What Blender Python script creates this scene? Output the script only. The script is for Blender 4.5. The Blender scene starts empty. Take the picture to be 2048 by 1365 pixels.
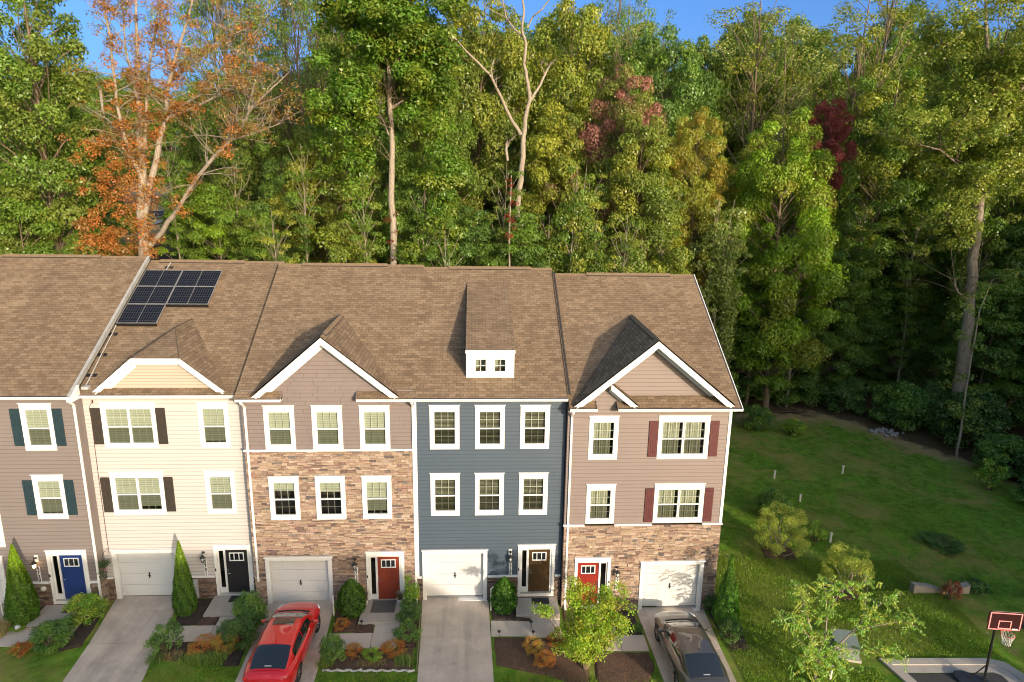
import bpy, bmesh, math, random
import numpy as np
from mathutils import Vector, Matrix
R = math.radians
SC = bpy.context.scene
COL = SC.collection

# ---------------------------------------------------------------- camera, world, sun, exposure
PITCH, YAW, ROLL = .2404, .0556, .016
FW = Vector((math.sin(YAW)*math.cos(PITCH), math.cos(YAW)*math.cos(PITCH), -math.sin(PITCH)))
RT = Vector((math.cos(YAW), -math.sin(YAW), 0))
UP = RT.cross(FW)
RT2 = RT*math.cos(ROLL) + UP*math.sin(ROLL)
UP2 = RT2.cross(FW)
cam_d = bpy.data.cameras.new('camera')
cam = bpy.data.objects.new('camera', cam_d); COL.objects.link(cam)
M3 = Matrix((RT2, UP2, -FW)).transposed()
cam.matrix_world = Matrix.Translation((2.26, -26.33, 18.105)) @ M3.to_4x4()
cam_d.sensor_width = 36; cam_d.lens = 1365/2048*36
cam_d.clip_start = .5; cam_d.clip_end = 3000
SC.camera = cam

SUN_AZ, SUN_EL = R(30), R(13)          # azimuth turned from -Y (towards the camera) to +X
sdir = Vector((math.sin(SUN_AZ)*math.cos(SUN_EL), -math.cos(SUN_AZ)*math.cos(SUN_EL), math.sin(SUN_EL)))
w = bpy.data.worlds.new("World"); SC.world = w; w.use_nodes = True
nt = w.node_tree
sky = nt.nodes.new('ShaderNodeTexSky'); sky.sky_type = 'NISHITA'; sky.sun_disc = False
sky.sun_elevation = SUN_EL; sky.sun_rotation = math.pi - SUN_AZ
sky.air_density = 1.0; sky.dust_density = 2.6; sky.ozone_density = 2.0
bg = nt.nodes['Background']; bg.inputs[1].default_value = .15
# clear autumn air: the sky away from the sun is a deeper blue
tcw = nt.nodes.new('ShaderNodeTexCoord'); sxw = nt.nodes.new('ShaderNodeSeparateXYZ'); nt.links.new(tcw.outputs['Generated'], sxw.inputs[0])
rw = nt.nodes.new('ShaderNodeValToRGB'); nt.links.new(sxw.outputs['Y'], rw.inputs[0])
rw.color_ramp.elements[0].position = .25; rw.color_ramp.elements[0].color = (1, 1, 1, 1); rw.color_ramp.elements[1].position = .8; rw.color_ramp.elements[1].color = (.21, .39, .76, 1)
mw = nt.nodes.new('ShaderNodeMix'); mw.data_type = 'RGBA'; mw.blend_type = 'MULTIPLY'; mw.inputs[0].default_value = 1
nt.links.new(sky.outputs[0], mw.inputs[6]); nt.links.new(rw.outputs[0], mw.inputs[7]); nt.links.new(mw.outputs[2], bg.inputs[0])
sl = bpy.data.lights.new('sun', 'SUN'); sl.energy = 2.0; sl.angle = R(.5); sl.color = (1, .88, .74)
so = bpy.data.objects.new('sun', sl); COL.objects.link(so)
so.rotation_euler = (-sdir).to_track_quat('-Z', 'Y').to_euler(); so.location = sdir*200
SC.view_settings.view_transform = 'Standard'; SC.view_settings.look = 'None'
SC.view_settings.exposure = 1.3; SC.view_settings.gamma = 1; SC.view_settings.use_curve_mapping = False
SC.view_settings.use_white_balance = True; SC.view_settings.white_balance_temperature = 7100; SC.view_settings.white_balance_tint = 10
SC.cycles.filter_width = 1.05
SC.cycles.max_bounces = 6; SC.cycles.diffuse_bounces = 3; SC.cycles.glossy_bounces = 3
SC.cycles.transmission_bounces = 4; SC.cycles.transparent_max_bounces = 8
SC.cycles.caustics_reflective = False; SC.cycles.caustics_refractive = False

# ---------------------------------------------------------------- helpers: tagging and objects
def tag(o, label=None, cat=None, group=None, kind=None):
    if label: o['label'] = label
    if cat: o['category'] = cat
    if group: o['group'] = group
    if kind: o['kind'] = kind
    return o
def empty(name, loc, label, cat, group=None, rz=0):
    o = bpy.data.objects.new(name, None); COL.objects.link(o)
    o.location = loc; o.rotation_euler = (0, 0, rz); o.empty_display_size = .3
    return tag(o, label, cat, group)
def copy_tree(o, parent=None):
    c = o.copy(); COL.objects.link(c); c.parent = parent
    for ch in o.children: copy_tree(ch, c)
    return c

class MB:
    """collects boxes, polygons and tubes; build() links them as one mesh object"""
    def __init__(s): s.v = []; s.f = []; s.m = []; s.uv = {}; s.col = {}
    def face(s, pts, mi=0, uv=None, col=None):
        n = len(s.v); s.v += [tuple(p) for p in pts]; s.f.append(tuple(range(n, n+len(pts)))); s.m.append(mi)
        if uv is not None: s.uv[len(s.f)-1] = uv
        if col is not None: s.col[len(s.f)-1] = col
    def box(s, x0, x1, y0, y1, z0, z1, mi=0, col=None):
        p = [(x0,y0,z0),(x1,y0,z0),(x1,y1,z0),(x0,y1,z0),(x0,y0,z1),(x1,y0,z1),(x1,y1,z1),(x0,y1,z1)]
        n = len(s.v); s.v += p
        for q in ((0,3,2,1),(4,5,6,7),(0,1,5,4),(1,2,6,5),(2,3,7,6),(3,0,4,7)):
            s.f.append(tuple(n+i for i in q)); s.m.append(mi)
            if col is not None: s.col[len(s.f)-1] = col
    def prism(s, pts, axis, a, b, mi=0):
        """2D polygon extruded along axis ('x','y','z') from a to b; pts given in the other two coordinates in order"""
        def P(p, t): return {'x': (t, p[0], p[1]), 'y': (p[0], t, p[1]), 'z': (p[0], p[1], t)}[axis]
        n = len(s.v); k = len(pts)
        s.v += [P(p, a) for p in pts] + [P(p, b) for p in pts]
        s.f.append(tuple(range(n, n+k))); s.f.append(tuple(range(n+2*k-1, n+k-1, -1))); s.m += [mi, mi]
        for i in range(k):
            j = (i+1) % k; s.f.append((n+j, n+i, n+k+i, n+k+j)); s.m.append(mi)
    def beam(s, a, b, w, h, mi=0, up=(0,0,1)):
        a = Vector(a); b = Vector(b); d = (b-a).normalized(); u = Vector(up); sx = d.cross(u).normalized(); uz = sx.cross(d)
        n = len(s.v)
        for p in (a, b):
            for (i, j) in ((-1,-1),(1,-1),(1,1),(-1,1)): s.v.append(tuple(p + sx*(i*w/2) + uz*(j*h/2)))
        for q in ((0,1,2,3),(7,6,5,4),(0,4,5,1),(1,5,6,2),(2,6,7,3),(3,7,4,0)): s.f.append(tuple(n+i for i in q)); s.m.append(mi)
    def tube(s, pts, rad, seg=8, mi=0, cap=True):
        pts = [Vector(p) for p in pts]; k = len(pts)
        if not hasattr(rad, '__len__'): rad = [rad]*k
        n = len(s.v); ref = Vector((0,0,1))
        for i, p in enumerate(pts):
            d = (pts[min(i+1,k-1)] - pts[max(i-1,0)]).normalized()
            if abs(d.dot(ref)) > .95: ref = Vector((1,0,0)) if abs(d.x) < .8 else Vector((0,1,0))
            a = d.cross(ref).normalized(); b = d.cross(a)
            for j in range(seg):
                t = 2*math.pi*j/seg; s.v.append(tuple(p + a*(math.cos(t)*rad[i]) + b*(math.sin(t)*rad[i])))
        for i in range(k-1):
            for j in range(seg):
                j2 = (j+1) % seg
                s.f.append((n+i*seg+j, n+i*seg+j2, n+(i+1)*seg+j2, n+(i+1)*seg+j)); s.m.append(mi)
        if cap:
            s.f.append(tuple(n+j for j in range(seg))); s.f.append(tuple(n+(k-1)*seg+j for j in reversed(range(seg)))); s.m += [mi, mi]
    def lathe(s, prof, c=(0,0,0), seg=16, mi=0):
        n = len(s.v)
        for (r, z) in prof:
            for j in range(seg):
                t = 2*math.pi*j/seg; s.v.append((c[0]+r*math.cos(t), c[1]+r*math.sin(t), c[2]+z))
        for i in range(len(prof)-1):
            for j in range(seg):
                j2 = (j+1) % seg; s.f.append((n+i*seg+j, n+i*seg+j2, n+(i+1)*seg+j2, n+(i+1)*seg+j)); s.m.append(mi)
        s.f.append(tuple(n+j for j in reversed(range(seg)))); s.f.append(tuple(n+(len(prof)-1)*seg+j for j in range(seg))); s.m += [mi, mi]
    def build(s, name, mats, parent=None, smooth=False, bevel=0, fix=True):
        me = bpy.data.meshes.new(name); me.from_pydata(s.v, [], s.f)
        if not isinstance(mats, (list, tuple)): mats = [mats]
        for m in mats: me.materials.append(m)
        me.polygons.foreach_set('material_index', s.m)
        if s.uv:
            ul = me.uv_layers.new(name='UVMap')
            for fi, uv in s.uv.items():
                for k, li in enumerate(me.polygons[fi].loop_indices): ul.data[li].uv = uv[k]
        if s.col:
            ca = me.color_attributes.new('Col', 'FLOAT_COLOR', 'CORNER')
            for fi, c in s.col.items():
                for li in me.polygons[fi].loop_indices: ca.data[li].color = (*c, 1)
        if fix:
            b = bmesh.new(); b.from_mesh(me); bmesh.ops.recalc_face_normals(b, faces=b.faces); b.to_mesh(me); b.free()
        if smooth: me.shade_smooth()
        me.update()
        o = bpy.data.objects.new(name, me); COL.objects.link(o); o.parent = parent
        if bevel:
            md = o.modifiers.new('bevel', 'BEVEL'); md.width = bevel; md.segments = 2; md.limit_method = 'ANGLE'
        return o
def single(name, mb, mats, label, cat, group=None, loc=None, **kw):
    o = mb.build(name, mats, None, **kw); tag(o, label, cat, group)
    if loc: o.location = loc
    return o

# ---------------------------------------------------------------- ground height
ZX = [(-300,0),(-3,0),(1,0),(4,-.08),(8,-.42),(14,-.55),(20,-.85),(30,-1.0),(300,-1.0)]
def ss(t): t = max(0., min(1., t)); return t*t*(3-2*t)
def gz(x, y):
    for (a, za), (b, zb) in zip(ZX, ZX[1:]):
        if x <= b: z = za + (zb-za)*(x-a)/(b-a); break
    else: z = -1.
    z += 11*ss((y-38)/45)*ss((-x-8)/25) + 5*ss((y-45)/60)*(1-ss((-x-8)/25))
    if 17 < x < 32 and -3.4 < y < 1.2:      # low bank in front of the half buried wall
        z += .35*ss((x-17)/4)*ss((32-x)/4)*ss((y+3.4)/2.6)*(1 if y < .35 else ss((1.2-y)/.5))
    return z

# ---------------------------------------------------------------- materials
def nm(name):
    m = bpy.data.materials.new(name); m.use_nodes = True; nt = m.node_tree
    return m, nt, nt.nodes['Principled BSDF'], nt.nodes.new, nt.links.new
def rgb(c): return (*c, 1)
def mixc(nt, fac, a, b, mode='MIX'):
    n = nt.nodes.new('ShaderNodeMix'); n.data_type = 'RGBA'; n.blend_type = mode
    for s, v in ((n.inputs[0], fac), (n.inputs[6], a), (n.inputs[7], b)):
        if hasattr(v, 'is_linked') or hasattr(v, 'links'): nt.links.new(v, s)
        elif isinstance(v, (tuple, list)): s.default_value = rgb(v[:3])
        else: s.default_value = v
    return n.outputs[2]
def noise(nt, scale, detail=4, rough=.55, coord='Object', vec=None, dist=0):
    n = nt.nodes.new('ShaderNodeTexNoise'); n.inputs['Scale'].default_value = scale
    n.inputs['Detail'].default_value = detail; n.inputs['Roughness'].default_value = rough; n.inputs['Distortion'].default_value = dist
    if vec is None:
        tc = nt.nodes.new('ShaderNodeTexCoord'); vec = tc.outputs[coord]
    nt.links.new(vec, n.inputs['Vector']); return n.outputs['Fac']
def ramp(nt, fac, stops):
    n = nt.nodes.new('ShaderNodeValToRGB'); nt.links.new(fac, n.inputs[0]); e = n.color_ramp.elements
    while len(e) < len(stops): e.new(.5)
    for el, (p, c) in zip(e, stops): el.position = p; el.color = rgb(c) if isinstance(c, (tuple, list)) else (c, c, c, 1)
    return n.outputs[0]
def bump(nt, h, bsdf, strength=.3, dist=.02):
    b = nt.nodes.new('ShaderNodeBump'); b.inputs['Strength'].default_value = strength; b.inputs['Distance'].default_value = dist
    nt.links.new(h, b.inputs['Height']); nt.links.new(b.outputs[0], bsdf.inputs['Normal'])
def plain(name, c, rough=.6, var=.12, nscale=3, metal=0, coat=0, bmp=.1, fine=40, spec=.5):
    m, nt, p, N, L = nm(name)
    c2 = tuple(x*(1-var*2) for x in c)
    f = ramp(nt, noise(nt, nscale, 6, .6), [(.3, 0.), (.75, 1.)])
    L(mixc(nt, f, c2, c), p.inputs['Base Color'])
    p.inputs['Roughness'].default_value = rough; p.inputs['Metallic'].default_value = metal
    p.inputs['Coat Weight'].default_value = coat; p.inputs['Specular IOR Level'].default_value = spec
    if bmp: bump(nt, noise(nt, fine, 3), p, bmp, .01)
    return m
MT = {}
MT['white'] = plain('white_trim', (.76, .75, .72), .45, .03, 2, bmp=.03)
MT['vinyl'] = plain('white_vinyl', (.76, .76, .75), .35, .02, 2, bmp=0)
MT['garage'] = plain('garage_door_white', (.62, .62, .61), .4, .03, 1.5, bmp=.05)
MT['mauve'] = plain('mauve_siding', (.21, .165, .152), .55, .05, .8)
MT['taupe'] = plain('taupe_siding', (.205, .17, .158), .55, .05, .8)
MT['shake'] = plain('taupe_shake', (.20, .16, .15), .6, .07, 1.5)
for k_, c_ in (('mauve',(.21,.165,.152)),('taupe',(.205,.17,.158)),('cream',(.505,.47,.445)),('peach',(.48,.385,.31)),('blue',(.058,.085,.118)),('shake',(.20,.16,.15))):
    MT[k_+'_groove'] = plain(k_+'_siding_groove', tuple(v*.66 for v in c_), .7, .05, 3)  # darkened siding colour that paints the shadow line of each lap
MT['shake_gap'] = plain('shake_gap', (.16,.12,.11), .8, .05, 3)
MT['cream'] = plain('cream_siding', (.505, .47, .445), .5, .03, .8)
MT['peach'] = plain('cream_gable_siding', (.48, .385, .31), .5, .03, .8)
MT['blue'] = plain('blue_siding', (.058, .085, .118), .5, .07, .8)
MT['dark_blue'] = plain('teal_shutter', (.022, .048, .06), .45, .15, 6)
MT['dark_brown'] = plain('brown_shutter', (.05, .038, .03), .5, .15, 6)
MT['burgundy'] = plain('burgundy_shutter', (.105, .026, .028), .5, .1, 6)
MT['door_blue'] = plain('blue_door', (.012, .04, .17), .4, .05, 2)
MT['door_black'] = plain('black_door', (.018, .018, .02), .4, .1, 2)
MT['door_rust'] = plain('rust_red_door', (.24, .042, .022), .4, .08, 2)
MT['door_red'] = plain('red_door', (.26, .022, .014), .4, .08, 2)
MT['door_brown'] = plain('brown_door', (.075, .042, .015), .35, .1, 2)
MT['black'] = plain('black_metal', (.012, .012, .013), .4, .1, 5, bmp=.1)
MT['dgrey'] = plain('dark_rubber', (.03, .03, .032), .8, .2, 20)
MT['galv'] = plain('galvanised_flashing', (.5, .49, .46), .45, .15, 4, metal=.3)
MT['chrome'] = plain('nickel', (.6, .6, .6), .2, .03, 4, metal=1, bmp=0)
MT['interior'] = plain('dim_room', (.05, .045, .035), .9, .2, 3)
MT['grey_util'] = plain('grey_meter_enamel', (.42, .43, .43), .5, .08, 5)
MT['transformer'] = plain('grey_green_enamel', (.19, .235, .215), .5, .1, 3)
MT['pvc'] = plain('white_pvc', (.7, .69, .64), .4, .1, 6)
MT['coir'] = plain('brown_coir', (.16, .11, .075), .95, .2, 30, bmp=.5)
MT['mat_dark'] = plain('charcoal_mat', (.035, .034, .036), .95, .2, 30, bmp=.5)
MT['mat_grey'] = plain('grey_mat', (.12, .11, .10), .95, .15, 30, bmp=.5)
MT['pot'] = plain('white_pot', (.6, .58, .54), .5, .1, 8)
MT['stone_edge'] = plain('white_stones', (.62, .6, .56), .7, .2, 8, bmp=.4)
MT['tan_edge'] = plain('tan_edging_blocks', (.42, .32, .22), .8, .2, 8, bmp=.4)
MT['rustboard'] = plain('weathered_edging_board', (.33, .28, .2), .8, .2, 8, bmp=.3)

def concrete(name, c, stain=.35):
    m, nt, p, N, L = nm(name)
    a = ramp(nt, noise(nt, .9, 8, .65, dist=.6), [(.3, 0.), (.7, 1.)])
    base = mixc(nt, a, tuple(x*(1-stain) for x in c), c)
    b = ramp(nt, noise(nt, 30, 4, .7), [(.35, .82), (.65, 1.)])
    base = mixc(nt, 1., base, b, 'MULTIPLY')
    d = ramp(nt, noise(nt, 5, 8, .75, dist=1.2), [(.24, .62), (.40, 1.)])
    base = mixc(nt, .6, base, d, 'MULTIPLY')
    tc = N('ShaderNodeTexCoord'); mp = N('ShaderNodeMapping'); mp.inputs['Scale'].default_value = (2.4, .16, 1); L(tc.outputs['Object'], mp.inputs[0])
    base = mixc(nt, stain*1.6, base, ramp(nt, noise(nt, 1, 5, .6, vec=mp.outputs[0]), [(.3, .62), (.55, 1.)]), 'MULTIPLY')
    L(base, p.inputs['Base Color']); p.inputs['Roughness'].default_value = .85
    bump(nt, noise(nt, 60, 4), p, .25, .01)
    return m
MT['concrete'] = concrete('driveway_concrete', (.64, .54, .445), .34)
MT['walk'] = concrete('walk_concrete', (.58, .50, .42), .12)
MT['step'] = concrete('step_concrete', (.48, .42, .355), .12)
MT['kerb'] = concrete('kerb_concrete', (.46, .42, .37), .12)
MT['wallcon'] = concrete('weathered_wall_concrete', (.36, .33, .28), .35)
def asphalt():
    m, nt, p, N, L = nm('asphalt')
    b = ramp(nt, noise(nt, 90, 3, .8), [(.3, (.025,.025,.027)), (.7, (.075,.073,.072))])
    b = mixc(nt, ramp(nt, noise(nt, .7, 5), [(.35, 0.), (.7, .5)]), b, (.085, .082, .08))
    L(b, p.inputs['Base Color']); p.inputs['Roughness'].default_value = .9; bump(nt, noise(nt, 120, 2), p, .4, .01)
    return m
MT['asphalt'] = asphalt()

def shingles():
    """two-tone laminated shingles laid out in metres on the UV map of each slope"""
    m, nt, p, N, L = nm('brown_shingles')
    uv = N('ShaderNodeUVMap'); uv.uv_map = 'UVMap'
    def brick(w, h, off, c1, c2, mort, msize, bias=0):
        b = N('ShaderNodeTexBrick'); L(uv.outputs[0], b.inputs['Vector']); b.offset = off; b.squash = 1
        b.inputs['Scale'].default_value = 1; b.inputs['Brick Width'].default_value = w; b.inputs['Row Height'].default_value = h
        b.inputs['Color1'].default_value = rgb(c1); b.inputs['Color2'].default_value = rgb(c2); b.inputs['Mortar'].default_value = rgb(mort)
        b.inputs['Mortar Size'].default_value = msize; b.inputs['Mortar Smooth'].default_value = .3; b.inputs['Bias'].default_value = bias
        return b
    a = brick(.30, .145, .37, (.275,.20,.135), (.19,.135,.09), (.125,.088,.06), .010)
    b = brick(.21, .145, .61, (1.,1.,1.), (.80,.78,.76), (.88,.88,.88), .004, .1)
    c = mixc(nt, 1., a.outputs['Color'], b.outputs['Color'], 'MULTIPLY')
    n1 = ramp(nt, noise(nt, .45, 5, .6, vec=uv.outputs[0]), [(.3, .84), (.7, 1.08)])
    c = mixc(nt, 1., c, n1, 'MULTIPLY')
    n2 = ramp(nt, noise(nt, 70, 2, .8, vec=uv.outputs[0]), [(.3, .80), (.7, 1.15)])
    c = mixc(nt, 1., c, n2, 'MULTIPLY')
    L(c, p.inputs['Base Color']); p.inputs['Roughness'].default_value = .95; p.inputs['Specular IOR Level'].default_value = .15
    bump(nt, a.outputs['Fac'], p, .5, -.02)
    return m
MT['shingle'] = shingles(); MT['seam'] = plain('shingle_seam', (.09,.065,.045), .95, .1, 6); MT['shingle_cap'] = plain('shingle_cap', (.25,.175,.11), .95, .15, 6, bmp=.4, spec=.15)
def veneer():
    m, nt, p, N, L = nm('ledge_stone')
    at = N('ShaderNodeAttribute'); at.attribute_name = 'Col'
    c = mixc(nt, 1., at.outputs['Color'], ramp(nt, noise(nt, 14, 6, .7), [(.25, .62), (.75, 1.2)]), 'MULTIPLY')
    L(c, p.inputs['Base Color']); p.inputs['Roughness'].default_value = .9; p.inputs['Specular IOR Level'].default_value = .2
    bump(nt, noise(nt, 25, 5, .7), p, .7, .02)
    return m
MT['stone'] = veneer()
MT['mortar'] = plain('mortar', (.13, .09, .065), .95, .1, 10)

def glass(name, tint, refl=.12):
    m, nt, p, N, L = nm(name); nt.nodes.remove(p)
    out = nt.nodes['Material Output']; t = N('ShaderNodeBsdfTransparent'); t.inputs[0].default_value = rgb(tint)
    g = N('ShaderNodeBsdfGlossy'); g.inputs['Roughness'].default_value = .03; g.inputs[0].default_value = (1,1,1,1)
    f = N('ShaderNodeFresnel'); f.inputs[0].default_value = 1.5
    mx = N('ShaderNodeMixShader'); L(f.outputs[0], mx.inputs[0]); L(t.outputs[0], mx.inputs[1]); L(g.outputs[0], mx.inputs[2]); L(mx.outputs[0], out.inputs[0])
    return m
MT['glass'] = glass('clear_pane', (.84, .87, .82))
MT['glass_screen'] = glass('screened_pane', (.50, .52, .47))
MT['glass_dark'] = glass('dark_pane', (.25, .28, .25))
def blinds():
    m, nt, p, N, L = nm('pale_blinds')
    tc = N('ShaderNodeTexCoord'); wv = N('ShaderNodeTexWave'); wv.bands_direction = 'Z'; wv.inputs['Scale'].default_value = 3.2
    wv.inputs['Distortion'].default_value = 0; L(tc.outputs['Object'], wv.inputs['Vector'])
    L(ramp(nt, wv.outputs['Fac'], [(.05, (.34,.37,.29)), (.5, (.48,.51,.42))]), p.inputs['Base Color']); p.inputs['Roughness'].default_value = .8
    return m
MT['blinds'] = blinds()
MT['curtain'] = plain('pleated_curtain', (.50, .52, .43), .9, .18, 9)
MT['slat'] = plain('wooden_blind_slats', (.22, .22, .165), .7, .1, 5)

def solar():
    m, nt, p, N, L = nm('solar_cells')
    uv = N('ShaderNodeUVMap'); uv.uv_map = 'UVMap'
    b = N('ShaderNodeTexBrick'); L(uv.outputs[0], b.inputs['Vector']); b.offset = 0; b.inputs['Scale'].default_value = 1
    b.inputs['Brick Width'].default_value = .105; b.inputs['Row Height'].default_value = .175
    b.inputs['Color1'].default_value = rgb((.006,.007,.011)); b.inputs['Color2'].default_value = rgb((.008,.009,.015)); b.inputs['Mortar'].default_value = rgb((.06,.06,.062))
    b.inputs['Mortar Size'].default_value = .006
    L(b.outputs[0], p.inputs['Base Color']); p.inputs['Roughness'].default_value = .22; p.inputs['Specular IOR Level'].default_value = .2
    return m
MT['solar'] = solar()
def paint(name, c, metal, rough=.3):
    m, nt, p, N, L = nm(name)
    p.inputs['Base Color'].default_value = rgb(c); p.inputs['Metallic'].default_value = metal; p.inputs['Roughness'].default_value = rough
    p.inputs['Coat Weight'].default_value = 1; p.inputs['Coat Roughness'].default_value = .03
    bump(nt, noise(nt, 900, 1), p, .02, .001)
    return m
MT['car_red'] = paint('red_car_paint', (.60, .003, .010), 0, .4)
MT['car_brown'] = paint('brown_grey_car_paint', (.105, .102, .098), .55, .28)
m, nt_, p, N, L = nm('car_glass'); p.inputs['Base Color'].default_value = (.012,.016,.02,1); p.inputs['Roughness'].default_value = .04; p.inputs['Coat Weight'].default_value = 1; MT['car_glass'] = m
m, nt_, p, N, L = nm('tail_lamp'); p.inputs['Base Color'].default_value = (.5,.006,.006,1); p.inputs['Roughness'].default_value = .08; MT['tail'] = m
m, nt_, p, N, L = nm('head_lamp'); p.inputs['Base Color'].default_value = (.75,.75,.75,1); p.inputs['Roughness'].default_value = .08; MT['head'] = m
m, nt_, p, N, L = nm('lit_bulb'); p.inputs['Base Color'].default_value = (1,.75,.4,1); p.inputs['Emission Color'].default_value = (1,.62,.3,1); p.inputs['Emission Strength'].default_value = 5; MT['bulb'] = m
m, nt_, p, N, L = nm('unlit_lamp_glass'); p.inputs['Base Color'].default_value = (.5,.5,.48,1); p.inputs['Roughness'].default_value = .1; MT['lampglass'] = m

# foliage: base colour from the object, a second tint from a custom property, clump variation from the mesh
def leafmat(name, transl=.36):
    m, nt, p, N, L = nm(name); nt.nodes.remove(p); out = nt.nodes['Material Output']
    oi = N('ShaderNodeObjectInfo'); at = N('ShaderNodeAttribute'); at.attribute_name = 'Var'
    tb = N('ShaderNodeAttribute'); tb.attribute_type = 'OBJECT'; tb.attribute_name = 'tint'
    sp = N('ShaderNodeSeparateColor'); L(at.outputs['Color'], sp.inputs[0])
    f1 = ramp(nt, sp.outputs[1], [(.45, 0.), (.85, 1.)])           # whole clumps turn colour
    c = mixc(nt, f1, oi.outputs['Color'], tb.outputs['Color'])
    hs = N('ShaderNodeHueSaturation'); L(c, hs.inputs['Color'])
    mr = N('ShaderNodeMapRange'); L(sp.outputs[0], mr.inputs[0]); mr.inputs[3].default_value = .483; mr.inputs[4].default_value = .52; L(mr.outputs[0], hs.inputs['Hue'])
    mv = N('ShaderNodeMapRange'); L(sp.outputs[2], mv.inputs[0]); mv.inputs[3].default_value = .48; mv.inputs[4].default_value = 1.38; L(mv.outputs[0], hs.inputs['Value'])
    d = N('ShaderNodeBsdfDiffuse'); L(hs.outputs[0], d.inputs[0])
    t = N('ShaderNodeBsdfTranslucent'); tc = mixc(nt, 1., hs.outputs[0], (1., 1.15, .5), 'MULTIPLY'); L(tc, t.inputs[0])
    mx = N('ShaderNodeMixShader'); mx.inputs[0].default_value = transl; L(d.outputs[0], mx.inputs[1]); L(t.outputs[0], mx.inputs[2])
    g = N('ShaderNodeBsdfGlossy'); g.inputs['Roughness'].default_value = .38; g.inputs[0].default_value = (.8,.85,.8,1)
    m2 = N('ShaderNodeMixShader'); m2.inputs[0].default_value = .03; L(mx.outputs[0], m2.inputs[1]); L(g.outputs[0], m2.inputs[2])
    L(m2.outputs[0], out.inputs[0]); return m
MT['leaf'] = leafmat('leaves')
def bark(name, c1, c2):
    m, nt, p, N, L = nm(name)
    tc = N('ShaderNodeTexCoord'); mp = N('ShaderNodeMapping'); mp.inputs['Scale'].default_value = (4, 4, .8); L(tc.outputs['Object'], mp.inputs[0])
    n = noise(nt, 2.5, 7, .7, vec=mp.outputs[0]); L(ramp(nt, n, [(.3, c1), (.7, c2)]), p.inputs['Base Color'])
    p.inputs['Roughness'].default_value = .95; p.inputs['Specular IOR Level'].default_value = .1; bump(nt, n, p, .8, .06); return m
MT['bark'] = bark('bark', (.09,.065,.045), (.24,.19,.135))
MT['bark_pale'] = bark('pale_bark', (.18,.15,.115), (.37,.32,.26))
MT['bark_dark'] = bark('dark_bark', (.035,.03,.024), (.12,.10,.08))
MT['bark_mid'] = bark('grey_bark', (.14,.11,.085), (.36,.30,.23))
MT['creeper'] = bark('red_creeper_bark', (.12,.03,.02), (.36,.08,.04))
# ================================================================= THE SETTING
def ground_mat():
    m, nt, p, N, L = nm('grass_and_leaf_litter')
    tc = N('ShaderNodeTexCoord'); o = tc.outputs['Object']
    g = ramp(nt, noise(nt, 3.2, 8, .7, vec=o), [(.25, (.065,.19,.018)), (.5, (.13,.26,.028)), (.78, (.23,.31,.05))])
    fine = ramp(nt, noise(nt, 22, 5, .8, vec=o), [(.3, .55), (.7, 1.3)]); g = mixc(nt, 1., g, fine, 'MULTIPLY')
    mow = ramp(nt, noise(nt, .9, 4, .6, vec=o, dist=1.5), [(.35, .72), (.65, 1.22)]); g = mixc(nt, 1., g, mow, 'MULTIPLY')
    dry = ramp(nt, noise(nt, .33, 6, .65, vec=o, dist=.8), [(.46, 0.), (.66, .7)]); g = mixc(nt, dry, g, (.34,.27,.09))
    bare = ramp(nt, noise(nt, .8, 6, .7, vec=o, dist=1.), [(.68, 0.), (.76, .8)]); g = mixc(nt, bare, g, (.40,.29,.17))
    # woodland floor takes over beyond an uneven line behind the houses
    at = N('ShaderNodeAttribute'); at.attribute_name = 'Wood'
    nn = noise(nt, .5, 6, .7, vec=o)
    add = N('ShaderNodeMath'); add.operation = 'ADD'; L(at.outputs['Fac'], add.inputs[0]); L(nn, add.inputs[1])
    wf = ramp(nt, add.outputs[0], [(.86, 0.), (1.0, 1.)])
    g = mixc(nt, ramp(nt, add.outputs[0], [(.60, 0.), (.80, .85)]), g, (.40,.28,.15))
    lit = ramp(nt, noise(nt, 4, 8, .8, vec=o), [(.3, (.045,.036,.02)), (.55, (.12,.085,.05)), (.8, (.26,.18,.09))])
    c = mixc(nt, wf, g, lit)
    vo = N('ShaderNodeTexVoronoi'); vo.inputs['Scale'].default_value = 1.1; L(o, vo.inputs['Vector'])
    sp = ramp(nt, vo.outputs['Distance'], [(.028, 1.), (.04, 0.)]); c = mixc(nt, sp, c, (.5,.48,.42))
    L(c, p.inputs['Base Color']); p.inputs['Roughness'].default_value = .95; p.inputs['Specular IOR Level'].default_value = .1
    bump(nt, noise(nt, 16, 6, .8, vec=o), p, .9, .08)
    return m
def edge_dist(x, y):
    """signed distance-like measure: >0 inside the woods"""
    if x < 14: e = 17.5
    elif x < 20: e = 17.5 + (x-14)*1.6
    elif x < 31: e = 27.2
    elif x < 37: e = 27.2 - (x-31)*1.7
    else: e = 17 - (x-37)*6
    return y - e
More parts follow.
